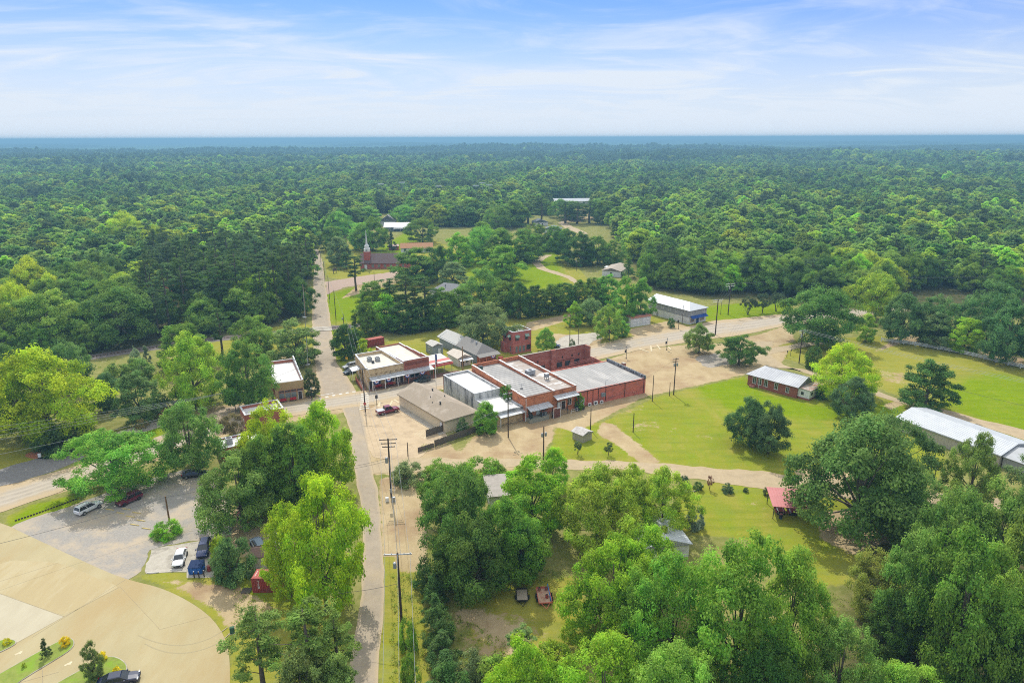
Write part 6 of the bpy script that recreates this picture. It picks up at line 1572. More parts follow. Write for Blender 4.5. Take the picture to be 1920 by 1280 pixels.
wire('three dark wires running right from the crossarm pair to the woods', [(at('Lx',.3,o), at('g',.3,o*.6)) for o in (-1.8,0,1.8)], .02, .025)
wire('dark wires leaving the woods pole toward the right', [(at('g',.3,o), (rr_[0], rr_[1] + o, 11)) for o in (-1,0,1)], .02, .025)
rr_ = G(2000, 800)
wire('three pale wires from the gravel lane pole across the meadow', [(at('M',.3,o), (rr_[0], rr_[1] + o*1.5, 9)) for o in (-1.2,0,1.2)], .02, .022, pale_wire)
wire('low dark cable from the lone lawn tree across the bright meadow', [((*G(1740,765)[:2], 7.0), (rr_[0], rr_[1] - 6, 4.5))], .03, .03)
wire('pale service wires from the dock pole to the lawn transformer pole', [(at('D',.4,0), at('E',.2,0)), (at('E',.2,0), at('F',.2,0)), (at('F',.2,0), at('J',.4,0))], .03, .018)
wire('thin service drop from the dock pole along the board fence', [(at('D',3,0), (*G(800,842)[:2], 1.5))], .04, .02, pale_wire)
t_ = thing('picket_posts', 'low dark edging of short posts along the grass strip by the highway', 'edging', (*G(32,975)[:2], 0))
b = MB(); q = resample(px_poly([(30,976),(60,966),(100,952),(142,936)]), .45); 
for a in q: b.box(a[0]-.14, a[0]+.14, a[1]-.1, a[1]+.1, 0, .22)
o = b.build('edging', pole_wood, t_); o.location = tuple(-np.array(t_.location))
t_ = thing('stone_border', 'low curved stone border around the lane side flower bed', 'border', (*G(1295,918)[:2], 0))
b = MB().tube([tuple(np.array([*G(x, y)[:2], .12]) - np.array([*G(1295,918)[:2], 0])) for x, y in [(1285,911),(1284,921),(1300,922),(1312,917),(1318,910)]], .16, 6); b.build('stones', concrete, t_)
import zlib
# ------------------------------------------------------------------ foliage
def foliage_mat(name, rnd, colr=None):
    m = bpy.data.materials.new(name); m.use_nodes = True
    t = m.node_tree; t.nodes.clear()
    n = lambda k, **kw: [setattr(x, a, b) for x in [t.nodes.new(k)] for a, b in kw.items()] and None or t.nodes[-1]
    out = t.nodes.new('ShaderNodeOutputMaterial'); oi = t.nodes.new('ShaderNodeObjectInfo')
    a = t.nodes.new('ShaderNodeAttribute'); a.attribute_name = 'tint'
    hs = t.nodes.new('ShaderNodeHueSaturation')
    if colr is None: t.links.new(oi.outputs['Color'], hs.inputs['Color'])
    else: hs.inputs['Color'].default_value = (*colr, 1)
    sp_ = t.nodes.new('ShaderNodeSeparateColor'); t.links.new(a.outputs['Color'], sp_.inputs[0])
    def mr(src, c, d):
        x = t.nodes.new('ShaderNodeMapRange'); t.links.new(src, x.inputs['Value']); x.inputs['To Min'].default_value = c; x.inputs['To Max'].default_value = d
        return x.outputs[0]
    def ma(op, p, q):
        x = t.nodes.new('ShaderNodeMath'); x.operation = op
        for i, s in enumerate((p, q)):
            if isinstance(s, (int, float)): x.inputs[i].default_value = s
            else: t.links.new(s, x.inputs[i])
        return x.outputs[0]
    hue = ma('ADD', mr(sp_.outputs['Red'], -.018, .018), mr(oi.outputs['Random'], .5 - rnd * .014, .5 + rnd * .022))
    val = ma('MULTIPLY', mr(sp_.outputs['Green'], *((.62, 1.38) if colr is None else (.8, 1.2))), mr(oi.outputs['Random'], 1 - rnd * .25, 1 + rnd * .22))
    t.links.new(hue, hs.inputs['Hue']); t.links.new(val, hs.inputs['Value'])
    d = t.nodes.new('ShaderNodeBsdfDiffuse'); t.links.new(hs.outputs[0], d.inputs['Color'])
    tr = t.nodes.new('ShaderNodeBsdfTranslucent')
    h2 = t.nodes.new('ShaderNodeHueSaturation'); t.links.new(hs.outputs[0], h2.inputs['Color']); h2.inputs['Hue'].default_value = .488; h2.inputs['Value'].default_value = 1.15
    t.links.new(h2.outputs[0], tr.inputs['Color'])
    mx = t.nodes.new('ShaderNodeMixShader'); mx.inputs[0].default_value = .5
    t.links.new(d.outputs[0], mx.inputs[1]); t.links.new(tr.outputs[0], mx.inputs[2])
    gl = t.nodes.new('ShaderNodeBsdfGlossy'); gl.inputs['Roughness'].default_value = .5; gl.inputs['Color'].default_value = (.8, .85, .8, 1)
    m2 = t.nodes.new('ShaderNodeMixShader'); m2.inputs[0].default_value = .008
    t.links.new(mx.outputs[0], m2.inputs[1]); t.links.new(gl.outputs[0], m2.inputs[2])
    t.links.new(m2.outputs[0], out.inputs[0])
    return m
leaf_m = foliage_mat('leaves', .25)
bark = M('bark', (.17,.14,.11), (.10,.08,.062), 3, .95, stretch=(2,2,.4))
grey_bark = M('grey_bark', (.20,.175,.15), (.13,.11,.09), 3, .95, stretch=(2,2,.4))

def leaf_quads(pos, nrm, size, rg, asp=1.0):
    n = len(pos)
    nrm = nrm / (np.linalg.norm(nrm, axis=1, keepdims=True) + 1e-6)
    r = rg.normal(size=(n, 3)); a = np.cross(nrm, r); a /= (np.linalg.norm(a, axis=1, keepdims=True) + 1e-6)
    b = np.cross(nrm, a)
    s = (size * rg.uniform(.65, 1.35, n))[:, None]
    a = a * s * .5 * asp; b = b * s * .5
    fold = nrm * s * .12
    v = np.stack([pos - b, pos + a * .8 + fold, pos + b, pos - a * .8 + fold], 1).reshape(-1, 3)
    return v, np.arange(n * 4).reshape(n, 4)
def envelope(kind, t_):
    if kind in ('broad', 'myrtle'): return (1 - (max(0, t_ - .34) / .66) ** 2.2) ** .6 * (.66 + .34 * min(1, t_ / .34))
    if kind == 'feather': return (1 - (max(0, t_ - .3) / .7) ** 1.9) ** .7 * (.68 + .32 * min(1, t_ / .3))
    if kind == 'shrub': return math.sqrt(max(0, 1 - (t_ - .3) ** 2 / .52))
    if kind == 'pine': return math.sin(math.pi * (.16 + .78 * t_)) ** .8
    if kind == 'cedar': return (1 - t_ * .93)
    return math.sin(math.pi * (.12 + .86 * t_) ** .85) ** .6
# boughs, sub clumps per bough, leaves per sub clump, crown base, bough radius, sub clump radius
SHAPE = {'broad': (76, 8, 46, .12, .25, .13), 'oval': (84, 8, 42, .06, .28, .15), 'feather': (106, 7, 42, .09, .21, .11), 'pine': (40, 7, 36, .40, .28, .15),
         'cedar': (46, 5, 40, .03, .22, .15), 'shrub': (34, 7, 34, .02, .38, .20), 'myrtle': (26, 7, 34, .36, .34, .2)}
def make_proto(kind, seed, Rw, Ht, leaf, dens=1.0):
    """crown mesh and trunk mesh at nominal radius Rw, height Ht: boughs > sub clumps > leaves"""
    rg = np.random.default_rng(seed)
    nb, ns, nl, z0, br, sr = SHAPE[kind]
    S = np.array([Rw, Rw, Ht]); V_, Fq, T_ = [], [], []
    base = 0; B_ = []
    lob = rg.uniform(0, 6.28, 6); la = rg.uniform(.05, .17, 6) * (.5 if kind in ('shrub', 'cedar') else 1)
    k = 0
    while len(B_) < nb:
        k += 1
        t_ = rg.uniform(0, 1) ** (1.5 if kind == 'shrub' else 1.08) if kind not in ('pine', 'cedar') else (len(B_) + rg.uniform()) / nb
        th = rg.uniform(0, 6.283)
        f = envelope(kind, t_) * (1 + sum(la[m] * math.sin((m + 1) * th + lob[m] + 3 * t_ * (m % 2)) for m in range(5)))
        q = rg.uniform(.75, 1.0) if rg.uniform() < .74 else rg.uniform(.25, .75)
        if kind == 'pine': q = rg.uniform(.3, 1.05)
        c = np.array([math.cos(th) * f * q, math.sin(th) * f * q, z0 + (1 - z0) * t_ * (.92 + .08 * math.sin(2 * th + lob[5]))])
        if B_ and k < nb * 6 and min(np.linalg.norm((c - b)[:2] * Rw) ** 2 + ((c - b)[2] * Ht) ** 2 for b in B_) < (br * Rw * .62) ** 2: continue
        B_.append(c)
    cpos = np.array(B_) * S
    fl = {'pine': .45, 'cedar': .9}.get(kind, .72)
    cen = np.array([0, 0, Ht * (z0 + (1 - z0) * .4)])
    for c in cpos:
        rb = br * Rw * rg.uniform(.65, 1.3)
        tb = rg.uniform(.15, .85, 2)
        for _ in range(max(3, int(ns * rg.uniform(.7, 1.3)))):
            d = rg.normal(size=3); d /= np.linalg.norm(d)
            o_ = c - cen; o_ = o_ / (np.linalg.norm(o_) + 1e-6)
            if d @ o_ < -.35: d = -d
            if d[2] < -.3: d[2] *= -.6
            sc_ = c + d * rb * np.array([1, 1, fl]) * rg.uniform(.55, 1.0)
            rs = sr * Rw * rg.uniform(.6, 1.35); m = max(5, int(nl * dens * rg.uniform(.7, 1.3)))
            e = rg.normal(size=(m, 3)); e /= np.linalg.norm(e, axis=1, keepdims=True)
            p = sc_ + e * (rs * (.35 + .75 * rg.uniform(size=m) ** .7))[:, None] * np.array([1, 1, .75 if kind != 'pine' else .5])
            nr = e * .7 + d * .35 + o_ * .25 + np.array([0, 0, .5]) + rg.normal(size=(m, 3)) * .45
            v, f = leaf_quads(p, nr, leaf, rg, .45 if kind in ('pine', 'cedar') else .8)
            V_.append(v); Fq.append(f + base); base += len(v)
            tt = np.clip(tb + rg.normal(size=2) * .12 + rg.normal(size=(m, 2)) * .2, 0, 1)
            T_.append(np.repeat(np.c_[tt, np.zeros((m, 1)), np.ones((m, 1))], 4, 0))
    V_, Fq, T_ = np.concatenate(V_), np.concatenate(Fq), np.concatenate(T_)
    V_[:, 2] = np.maximum(V_[:, 2], .1)
    me = np_mesh('crown', V_, Fq)
    at_ = me.attributes.new('tint', 'FLOAT_COLOR', 'POINT'); at_.data.foreach_set('color', T_.astype(np.float32).ravel())
    # trunk and limbs
    b = MB(); rr = random.Random(seed)
    tr = {'broad': .030, 'oval': .024, 'feather': .027,'pine': .019, 'cedar': .022, 'shrub': .03, 'myrtle': .022}[kind] * Ht
    if kind == 'pine':
        b.tube([(0,0,-.3),(.01*Ht,0,Ht*.3),(.0,.01*Ht,Ht*.65),(0,0,Ht*.96)], [tr*1.15, tr*.9, tr*.6, tr*.15], 7)
        for c in cpos[::3]: b.tube([(0,0,c[2]-.04*Ht),(c[0]*.5,c[1]*.5,c[2]-.02*Ht),tuple(c)], [tr*.25,tr*.16,tr*.06], 4, False)
    elif kind in ('shrub', 'myrtle'):
        for k in range(5):
            c = cpos[k*5 % len(cpos)]; b.tube([(rr.uniform(-.1,.1)*Rw*.5,rr.uniform(-.1,.1)*Rw*.5,-.1),(c[0]*.35,c[1]*.35,c[2]*.5),tuple(c)], [tr,tr*.7,tr*.25], 6)
    else:
        fork = Ht * (.26 if kind != 'oval' else .3)
        b.tube([(0,0,-.4),(0,0,.05*Ht),(rr.uniform(-.02,.02)*Ht,rr.uniform(-.02,.02)*Ht,fork)], [tr*1.5, tr, tr*.8], 8)
        top = (rr.uniform(-.03,.03)*Ht, rr.uniform(-.03,.03)*Ht, Ht*.72)
        b.tube([(0,0,fork*.9),tuple(np.array(top)*.8),top], [tr*.75, tr*.45, tr*.2], 6)
        order = list(range(len(cpos))); rr.shuffle(order)
        for i in order[:16]:
            c = cpos[i]; st = fork * rr.uniform(.75, 1.15)
            mid = (c[0]*.5, c[1]*.5, st + (c[2]-st)*.62)
            b.tube([(0,0,st),mid,tuple(c)], [tr*.42, tr*.22, tr*.07], 5, False)
    mt = bpy.data.meshes.new('trunk'); mt.from_pydata(b.v, [], b.f); mt.update(); mt.shade_smooth()
    return me, mt
PROTO = {}
spec = {'broad': (7.0, 12.5, .34, 6, 1.25), 'oval': (4.6, 13.0, .32, 4, 1.0), 'feather': (7.5, 13.0, .32, 4, 1.2), 'pine': (4.6, 24.0, .44, 5, 1.1), 'cedar': (2.4, 8.0, .26, 2, 1.0), 'shrub': (1.8, 2.6, .17, 3, 1.0), 'myrtle': (2.0, 4.2, .19, 2, .8)}
for kk, (Rw, Ht, lf, n, dn) in spec.items():
    for i in range(n):
        cm, tm = make_proto(kk, 100 * (list(spec).index(kk) + 1) + i, Rw, Ht, lf, dn)
        cm.materials.append(leaf_m); tm.materials.append(bark)
        PROTO[kk, i] = (cm, tm, Rw, Ht)
TREES = []       # (x, y, r) of placed trees
rgt = np.random.default_rng(21)
NAMES = {'broad': ('hardwood_tree', 'tree'), 'oval': ('hardwood_tree', 'tree'), 'feather': ('hardwood_tree', 'tree'), 'pine': ('pine_tree', 'pine tree'), 'cedar': ('cedar_tree', 'cedar'), 'shrub': ('shrub', 'shrub'), 'myrtle': ('crape_myrtle', 'small tree')}
SRC = {}
def add_tree(kind, x, y, z, r, h, colr, label, group=None, var=None, bk=None, nm=None, jit=.035):
    rl = rgt if group else np.random.default_rng(zlib.crc32(label.encode()))
    k = int(rgt.integers(spec[kind][3])) if var is None else var % spec[kind][3]
    cm, tm, Rw, Ht = PROTO[kind, k]
    src = SRC.get((kind, k))
    if src is None:
        e = bpy.data.objects.new(NAMES[kind][0], None); c_ = bpy.data.objects.new('crown', cm); q = bpy.data.objects.new('trunk', tm)
        SRC[kind, k] = src = (e, c_, q)
    e, c_, q = (o.copy() for o in src)
    e.name = nm or NAMES[kind][0]; c_.name = 'crown'; q.name = 'trunk'
    for o in (e, c_, q): COL.objects.link(o)
    c_.parent = e; q.parent = e
    e.location = (x, y, z); e.rotation_euler = (0, 0, rl.uniform(0, 6.283)); e.scale = (r / Rw, r / Rw, h / Ht)
    f_ = np.array(colr) * KL * (1 + rl.normal(size=3) * np.array([jit, jit, jit * .5]))
    c_.color = (*np.clip(f_, 0.004, 1), 1)
    tag(e, label, NAMES[kind][1], group)
    if bk is not None:
        q.data = q.data  # trunk keeps shared bark
    TREES.append((x, y, r))
    return e
KL = 2.6
cY, cB, cL, cM, cD, cP, cG, cO = (.175,.245,.010), (.125,.225,.014), (.098,.195,.026), (.075,.13,.016), (.042,.085,.014), (.044,.078,.020), (.09,.13,.045), (.125,.15,.028)
def tree(label, kind, bx, by, ty, wpx, colr, group=None, var=None, nm=None):
    b_ = G(bx, by); h = max(.8, hz(b_, ty + (0.085 * (by - ty))))
    dep = (np.array([b_[0], b_[1], h * .6 - CAMH])) @ FW
    r = wpx * .5 * dep / F * .86
    return add_tree(kind, b_[0], b_[1], 0, r, h, colr, label, group, var, None, nm)
HAND = [
 ('bright leafy bush at the bottom of the shady yard beside the wispy sapling', 'shrub', 1035, 1262, 1205, 80, (.12,.205,.016), None, 0),
 ('rough green bush below the red dirt of the shady yard', 'shrub', 935, 1300, 1238, 90, (.10,.165,.025), None, 1),
 ('low bush at the right edge of the shady yard', 'shrub', 1085, 1205, 1158, 60, (.12,.20,.016), None, 2),
 ('grey green bush at the hedge side of the shady yard', 'shrub', 890, 1270, 1225, 64, (.085,.12,.045), None, 0),
 ('dark bushy tree between the huge yellow green tree and the path', 'oval', 205, 768, 695, 58, (.055,.105,.03), None, 2),
 ('rough green shrub on the grass below the railway', 'shrub', 222, 722, 682, 52, (.09,.14,.03), None, 1),
 ('spreading olive shrub below the railway beside the grey conifer', 'shrub', 262, 712, 672, 56, (.085,.13,.03), None, 2),
 ('dark hedge mass at the foot of the airy yellow tree', 'shrub', 322, 768, 738, 60, (.045,.085,.02), None, 0),
 ('dark low shrubs under the huge yellow green tree', 'shrub', 120, 838, 800, 110, (.04,.075,.02), None, 1),
 ('broad spreading light green shade tree over the gravel lot beside the highway', 'feather', 222, 922, 800, 196, cL, None, 0),
 ('neat round mid green tree at the plaza before the low red building', 'broad', 361, 884, 750, 116, (.085,.15,.03), None, 1),
 ('large full green tree on the right edge of the gravel lot', 'broad', 455, 982, 838, 166, (.085,.155,.028), None, 0),
 ('golden yellow topped tree hiding the red brick building', 'broad', 512, 912, 752, 118, cY, None, 3),
 ('bright lime tree at the left edge of the back street', 'broad', 612, 925, 746, 128, (.145,.23,.012), None, 4),
 ('darker green tree between the golden tree and the lime tree', 'oval', 562, 962, 775, 110, (.07,.13,.018), None, 0),
 ('big tree behind the large lot tree at the red soil patch', 'broad', 505, 968, 812, 110, cM, None, 1),
 ('huge sunlit yellow green tree leaning over the back street', 'broad', 612, 1145, 872, 172, (.16,.235,.010), None, 0),
 ('left yellow tipped tree over the red container', 'feather', 548, 1118, 930, 110, (.155,.22,.012), None, 1),
 ('pine with bare lower trunk at the bottom edge beside the concrete drive', 'pine', 502, 1330, 1118, 130, (.085,.125,.028), None, 0),
 ('dense soft pine at the bottom edge left of the back street', 'pine', 588, 1345, 1112, 150, (.085,.14,.026), None, 1),
 ('second dense pine nearer the back street at the bottom edge', 'pine', 640, 1330, 1130, 110, (.08,.135,.024), None, 2),
 ('pale tipped young oak among the bottom pines', 'oval', 575, 1390, 1205, 120, (.11,.15,.04), None, 1),
 ('small pale oak at the very bottom beside the back street', 'oval', 640, 1380, 1215, 90, (.10,.145,.035), None, 2),
 ('huge yellow green tree at the far left above the dark lawn', 'broad', 98, 826, 648, 195, cY, None, 1),
 ('second yellow green crown joined to the huge one at the left', 'broad', 45, 818, 690, 120, (.15,.225,.012), None, 2),
 ('dense rounded grey green tree right of the huge yellow one', 'oval', 266, 792, 690, 82, (.075,.125,.035), None, 3),
 ('airy yellow tree left of the pale brick storefront', 'feather', 368, 762, 615, 130, (.15,.215,.02), None, 2),
 ('full dark green tree overhanging the pale brick storefront roof', 'broad', 468, 766, 634, 118, (.065,.125,.02), None, 3),
 ('bushy green tree behind the airy yellow tree by the railway', 'oval', 345, 690, 600, 92, cM, None, 0),
 ('light roadside tree beside the level crossing', 'oval', 556, 682, 594, 92, (.105,.16,.04), None, 1),
 ('round green tree between the railway and the storefront trees', 'broad', 482, 668, 588, 84, (.10,.16,.025), None, 4),
 ('slim young pine beside the railway', 'pine', 418, 670, 572, 52, cP, None, 3),
 ('small reddish brown crape myrtle by the red annex', 'myrtle', 440, 830, 770, 44, (.10,.085,.035), None, 0),
 ('tiny pink tipped crape myrtle on the path lawn', 'myrtle', 267, 812, 784, 20, (.12,.11,.04), None, 1),
 ('crape myrtle with rusty blooms beside the path', 'myrtle', 325, 790, 762, 46, (.13,.09,.045), None, 0),
 ('small dark magnolia at the right of the pale brick storefront', 'oval', 584, 742, 686, 32, (.05,.07,.022), None, 0),
 ('dark shrubby tree right of the side street at the crossing', 'oval', 648, 672, 604, 52, cD, None, 2),
 ('dark bushy tree beside the pole transformers', 'broad', 668, 662, 612, 46, cD, None, 3),
 ('bright lime sapling behind the corner store', 'oval', 681, 672, 632, 28, cY, None, 1),
 ('broad grey green oak above the grey house', 'broad', 906, 650, 563, 108, (.09,.135,.045), None, 0),
 ('round street tree beside the weathered brick house', 'broad', 1024, 659, 613, 42, cL, None, 1),
 ('light green tree beside the highway opposite the court wall', 'feather', 1142, 638, 566, 58, (.125,.185,.03), None, 0),
 ('leafy tree behind the slim pole pair', 'broad', 1106, 610, 556, 56, cG, None, 2),
 ('thin bright tree left of the slim pole pair', 'oval', 1078, 612, 562, 34, cB, None, 3),
 ('small tree in front of the old garage', 'oval', 1166, 630, 598, 28, cL, None, 0),
 ('tall bright double crowned tree behind the old garage', 'oval', 1172, 608, 512, 46, (.085,.175,.02), None, 1),
 ('right half of the bright double crown behind the old garage', 'oval', 1200, 604, 516, 46, (.075,.16,.02), None, 2),
 ('round tree on the verge by the diagonal parking marks', 'broad', 1310, 662, 604, 58, (.095,.145,.028), None, 4),
 ('round dark tree on the sandy lot near the brick cottage', 'broad', 1385, 684, 625, 80, (.06,.115,.02), None, 0),
 ('left of three trimmed dark crape myrtles on the highway bend', 'myrtle', 1402, 590, 553, 28, (.035,.055,.022), 'trimmed crape myrtles on the bend', 0),
 ('middle of three trimmed dark crape myrtles on the highway bend', 'myrtle', 1429, 587, 548, 29, (.035,.055,.022), 'trimmed crape myrtles on the bend', 1),
 ('right of three trimmed dark crape myrtles on the highway bend', 'myrtle', 1455, 584, 544, 30, (.035,.055,.022), 'trimmed crape myrtles on the bend', 0),
 ('big dense oak by the bend where the gravel lane meets the highway', 'broad', 1532, 650, 532, 142, (.065,.125,.022), None, 2),
 ('brilliant lime green tree behind the brick cottage', 'feather', 1578, 746, 638, 126, (.20,.26,.012), None, 1),
 ('blue green tree in front of the white addition', 'broad', 1595, 783, 704, 76, (.055,.10,.035), None, 3),
 ('lone open crowned tree beside the gravel lane before the warehouse', 'oval', 1734, 766, 668, 94, (.05,.10,.022), None, 3),
 ('left trunk of the twin dark tree on the big lawn', 'broad', 1404, 836, 742, 88, (.05,.095,.03), None, 4),
 ('right trunk of the twin dark tree on the big lawn', 'broad', 1440, 850, 750, 88, (.05,.09,.032), None, 0),
 ('huge old oak with heavy limbs over the red pavilion', 'broad', 1600, 1000, 776, 258, (.068,.12,.028), None, 1),
 ('upper crown rising behind the huge old oak', 'broad', 1640, 935, 765, 170, (.065,.115,.03), None, 2),
 ('loose pale crowned oak in front of the warehouse', 'feather', 1812, 955, 806, 112, (.105,.15,.028), None, 2),
 ('oak right of the old oak beyond the lamp pole', 'broad', 1690, 1020, 880, 150, (.085,.14,.028), None, 3),
 ('oak with a thick pale trunk in the middle of the corner grove', 'broad', 1778, 1285, 985, 190, (.09,.15,.022), None, 4),
 ('left oak of the corner grove above the dry leaf floor', 'broad', 1700, 1215, 985, 150, (.08,.14,.026), None, 5),
 ('upper right oak of the corner grove', 'broad', 1850, 1110, 895, 170, (.085,.145,.026), None, 0),
 ('upper middle oak of the corner grove', 'broad', 1775, 1120, 905, 150, (.08,.14,.026), None, 2),
 ('right border oak of the corner grove', 'broad', 1935, 1200, 930, 180, (.095,.15,.022), None, 1),
 ('lower right oak of the corner grove at the frame corner', 'broad', 1930, 1330, 1050, 200, (.085,.145,.02), None, 3),
 ('front oak of the corner grove low over the leaf floor', 'broad', 1850, 1270, 1060, 150, (.095,.155,.022), None, 5),
 ('tree at the right frame edge beyond the warehouse end', 'broad', 1950, 960, 838, 130, (.07,.115,.035), None, 2),
 ('olive tinged small oak left of the corner grove', 'broad', 1636, 1160, 1030, 108, cO, None, 3),
 ('dark understorey tree below the olive tinged oak', 'oval', 1660, 1230, 1095, 90, cD, None, 0),
 ('giant feathery bright green tree in the lower right middle', 'feather', 1372, 1290, 985, 250, (.105,.19,.022), None, 0),
 ('right feathery bright crown beside the giant one', 'feather', 1470, 1270, 1012, 170, (.115,.20,.024), None, 1),
 ('left feathery bright crown beside the giant one', 'feather', 1255, 1260, 1030, 190, (.10,.185,.022), None, 2),
 ('dense lime tree left of the metal roofed cabin', 'broad', 1148, 1175, 995, 172, (.115,.20,.014), None, 0),
 ('second dense lime tree beside the metal roofed cabin', 'broad', 1215, 1120, 985, 130, (.12,.205,.014), None, 1),
 ('large airy yellow green tree below the sandy lane', 'feather', 1118, 1030, 862, 178, (.145,.20,.02), None, 1),
 ('right airy yellow green tree below the sandy lane', 'feather', 1240, 1000, 870, 130, (.16,.215,.02), None, 2),
 ('middle airy tree between the two yellow green trees', 'feather', 1178, 990, 866, 110, (.14,.20,.02), None, 0),
 ('bright green tree left of the airy pair', 'oval', 995, 1000, 848, 128, (.115,.205,.014), None, 1),
 ('bright sapling top poking over the sandy lane by the transformer pole', 'oval', 1038, 925, 832, 62, (.13,.22,.014), None, 2),
 ('big dark oak at the left of the wooded block', 'broad', 868, 1075, 880, 150, (.058,.11,.02), None, 3),
 ('right dark oak with yellow tips in the wooded block', 'broad', 962, 1085, 925, 140, (.085,.145,.018), None, 4),
 ('front dark oak overhanging the shady yard', 'broad', 890, 1120, 960, 150, (.05,.10,.018), None, 0),
 ('oak reaching over the shady yard beside the trailers', 'broad', 975, 1080, 975, 100, (.045,.095,.018), None, 1),
 ('crown beside the grey flat roof in the wooded block', 'broad', 858, 985, 866, 120, (.075,.14,.018), None, 2),
 ('low green thicket along the sandy lane left of the flat roof', 'shrub', 905, 900, 862, 90, (.085,.165,.014), None, 0),
 ('grey leaved thicket beside the tall crossarm pole', 'shrub', 765, 905, 868, 62, (.10,.125,.05), None, 1),
 ('green hedge shrub beside the lane left of the dark oak', 'shrub', 822, 905, 866, 60, (.085,.155,.02), None, 2),
 ('bright bottom tree right of the shady yard', 'broad', 1130, 1385, 1185, 200, (.12,.215,.016), None, 3),
 ('bottom edge bright crown beside the giant feathery tree', 'broad', 985, 1375, 1192, 150, (.13,.225,.014), None, 4),
 ('paler bottom edge crown below the giant feathery tree', 'feather', 1250, 1400, 1195, 200, (.115,.205,.03), None, 0),
 ('olive light tree at the bottom right beside the giant feathery tree', 'feather', 1565, 1330, 1150, 150, (.105,.165,.035), None, 1),
 ('dark tree below the giant feathery tree at the bottom', 'broad', 1420, 1370, 1195, 150, cD, None, 2),
 ('thin wispy sapling in the shady yard', 'pine', 978, 1262, 1160, 66, (.09,.13,.04), None, 2),
 ('middle crown filling between feathery tree and lime trees', 'broad', 1190, 1220, 1060, 120, (.09,.165,.02), None, 4),
 ('bottom right pale green tree under the corner grove', 'broad', 1690, 1400, 1240, 150, (.12,.19,.025), None, 0),
 ('trees pair left at the white rail fence with low dark trunk', 'broad', 1688, 641, 548, 84, (.055,.105,.028), None, 1),
 ('yellow tinged small tree before the fence end', 'oval', 1622, 640, 585, 40, (.15,.20,.02), None, 2),
 ('wide green tree behind the white fence', 'broad', 1745, 640, 552, 90, (.06,.115,.03), None, 3),
 ('conical light tree leaning over the white fence', 'oval', 1750, 650, 580, 62, (.075,.13,.04), None, 3),
 ('bright lime crowned tree at the white fence', 'oval', 1806, 660, 590, 62, (.13,.21,.012), None, 0),
 ('large dark tree at the right end of the white fence', 'broad', 1885, 680, 560, 112, (.055,.11,.032), None, 4),
 ('tall crown behind the right end of the white fence', 'broad', 1850, 640, 520, 110, (.06,.115,.03), None, 0),
 ('frame edge tree beyond the white fence', 'broad', 1960, 690, 545, 110, (.06,.115,.03), None, 1),
 ('lime topped tree above the fence meadow', 'broad', 1640, 600, 505, 92, (.14,.20,.018), None, 2),
 ('round dark shrub at the foot of the gravel lane pole', 'shrub', 1524, 690, 650, 32, cD, None, 1),
 ('leafy round bush around the lone pole in the gravel lot', 'shrub', 315, 1003, 978, 52, (.10,.20,.012), None, 0),
 ('big holly like bush behind the blue dumpster', 'shrub', 441, 1086, 1010, 78, (.055,.10,.03), None, 1),
 ('yellow green side bush against the big bush by the dumpster', 'shrub', 416, 1060, 1005, 34, (.15,.20,.014), None, 2),
 ('small evergreen shrub on the middle grass island', 'cedar', 88, 1231, 1194, 25, (.04,.06,.018), None, 0),
 ('thin staked young maple on the right grass island', 'oval', 180, 1274, 1197, 36, (.09,.13,.035), None, 1),
 ('yellow shrub at the tip of the left grass island', 'shrub', 14, 1208, 1196, 14, (.30,.275,.004), 'yellow shrubs on the islands', 0),
 ('yellow shrub at the tip of the middle grass island', 'shrub', 123, 1210, 1194, 19, (.30,.275,.004), 'yellow shrubs on the islands', 1),
 ('yellow shrub behind the staked maple on the right island', 'shrub', 193, 1238, 1222, 17, (.30,.275,.004), 'yellow shrubs on the islands', 2),
 ('yellow shrub at the near tip of the right island', 'shrub', 220, 1264, 1249, 16, (.30,.275,.004), 'yellow shrubs on the islands', 0),
 ('tiny green sprout mid way along the middle island', 'shrub', 46, 1252, 1243, 8, (.16,.20,.02), None, 1),
 ('left little clipped tree on the small lawn beside the pale shed', 'myrtle', 1083, 852, 824, 15, (.05,.075,.03), None, 0),
 ('right little clipped tree on the small lawn beside the pale shed', 'myrtle', 1141, 854, 828, 16, (.045,.07,.025), None, 1),
 ('round green bush against the concrete shop behind the board fence', 'oval', 912, 812, 750, 52, (.085,.17,.018), None, 2),
 ('dark climbing shrub on the beige building rear wall', 'shrub', 868, 812, 785, 26, (.045,.085,.025), None, 0),
 ('bushy shrub beside the dark tank at the rear of the brick shop', 'oval', 1087, 768, 735, 17, (.09,.165,.018), None, 3),
 ('low dark shrub beside the white addition', 'shrub', 1540, 748, 727, 22, (.055,.10,.025), None, 1),
 ('rounded shrub in the lane side stone bed', 'shrub', 1309, 918, 903, 18, (.06,.10,.025), None, 2),
 ('bare pinkish sapling beside the stone bed', 'myrtle', 1330, 918, 890, 11, (.12,.07,.045), None, 1),
 ('clipped blue green bush right of the pinkish sapling', 'shrub', 1364, 922, 907, 22, (.06,.10,.05), None, 0),
 ('tiny ringed plant left of the pavilion', 'shrub', 1398, 922, 914, 10, (.05,.08,.03), None, 1),
 ('ringed plant close to the pavilion corner', 'shrub', 1436, 928, 914, 12, (.06,.08,.03), None, 2),
 ('silvery shrub beside the metal roofed cabin', 'shrub', 1303, 990, 950, 34, (.10,.13,.09), None, 0),
 ('dark bush left of the stone bed', 'shrub', 1282, 914, 892, 20, (.045,.075,.035), None, 1),
 ('round shrub on the verge of the two storey building', 'shrub', 1258, 614, 596, 14, (.05,.09,.022), None, 2),
 ('scrubby bush between the slim poles', 'shrub', 1073, 652, 636, 12, (.08,.11,.04), None, 0),
 ('small grey conifer by the railway ballast', 'cedar', 277, 690, 645, 26, (.09,.13,.07), None, 1),
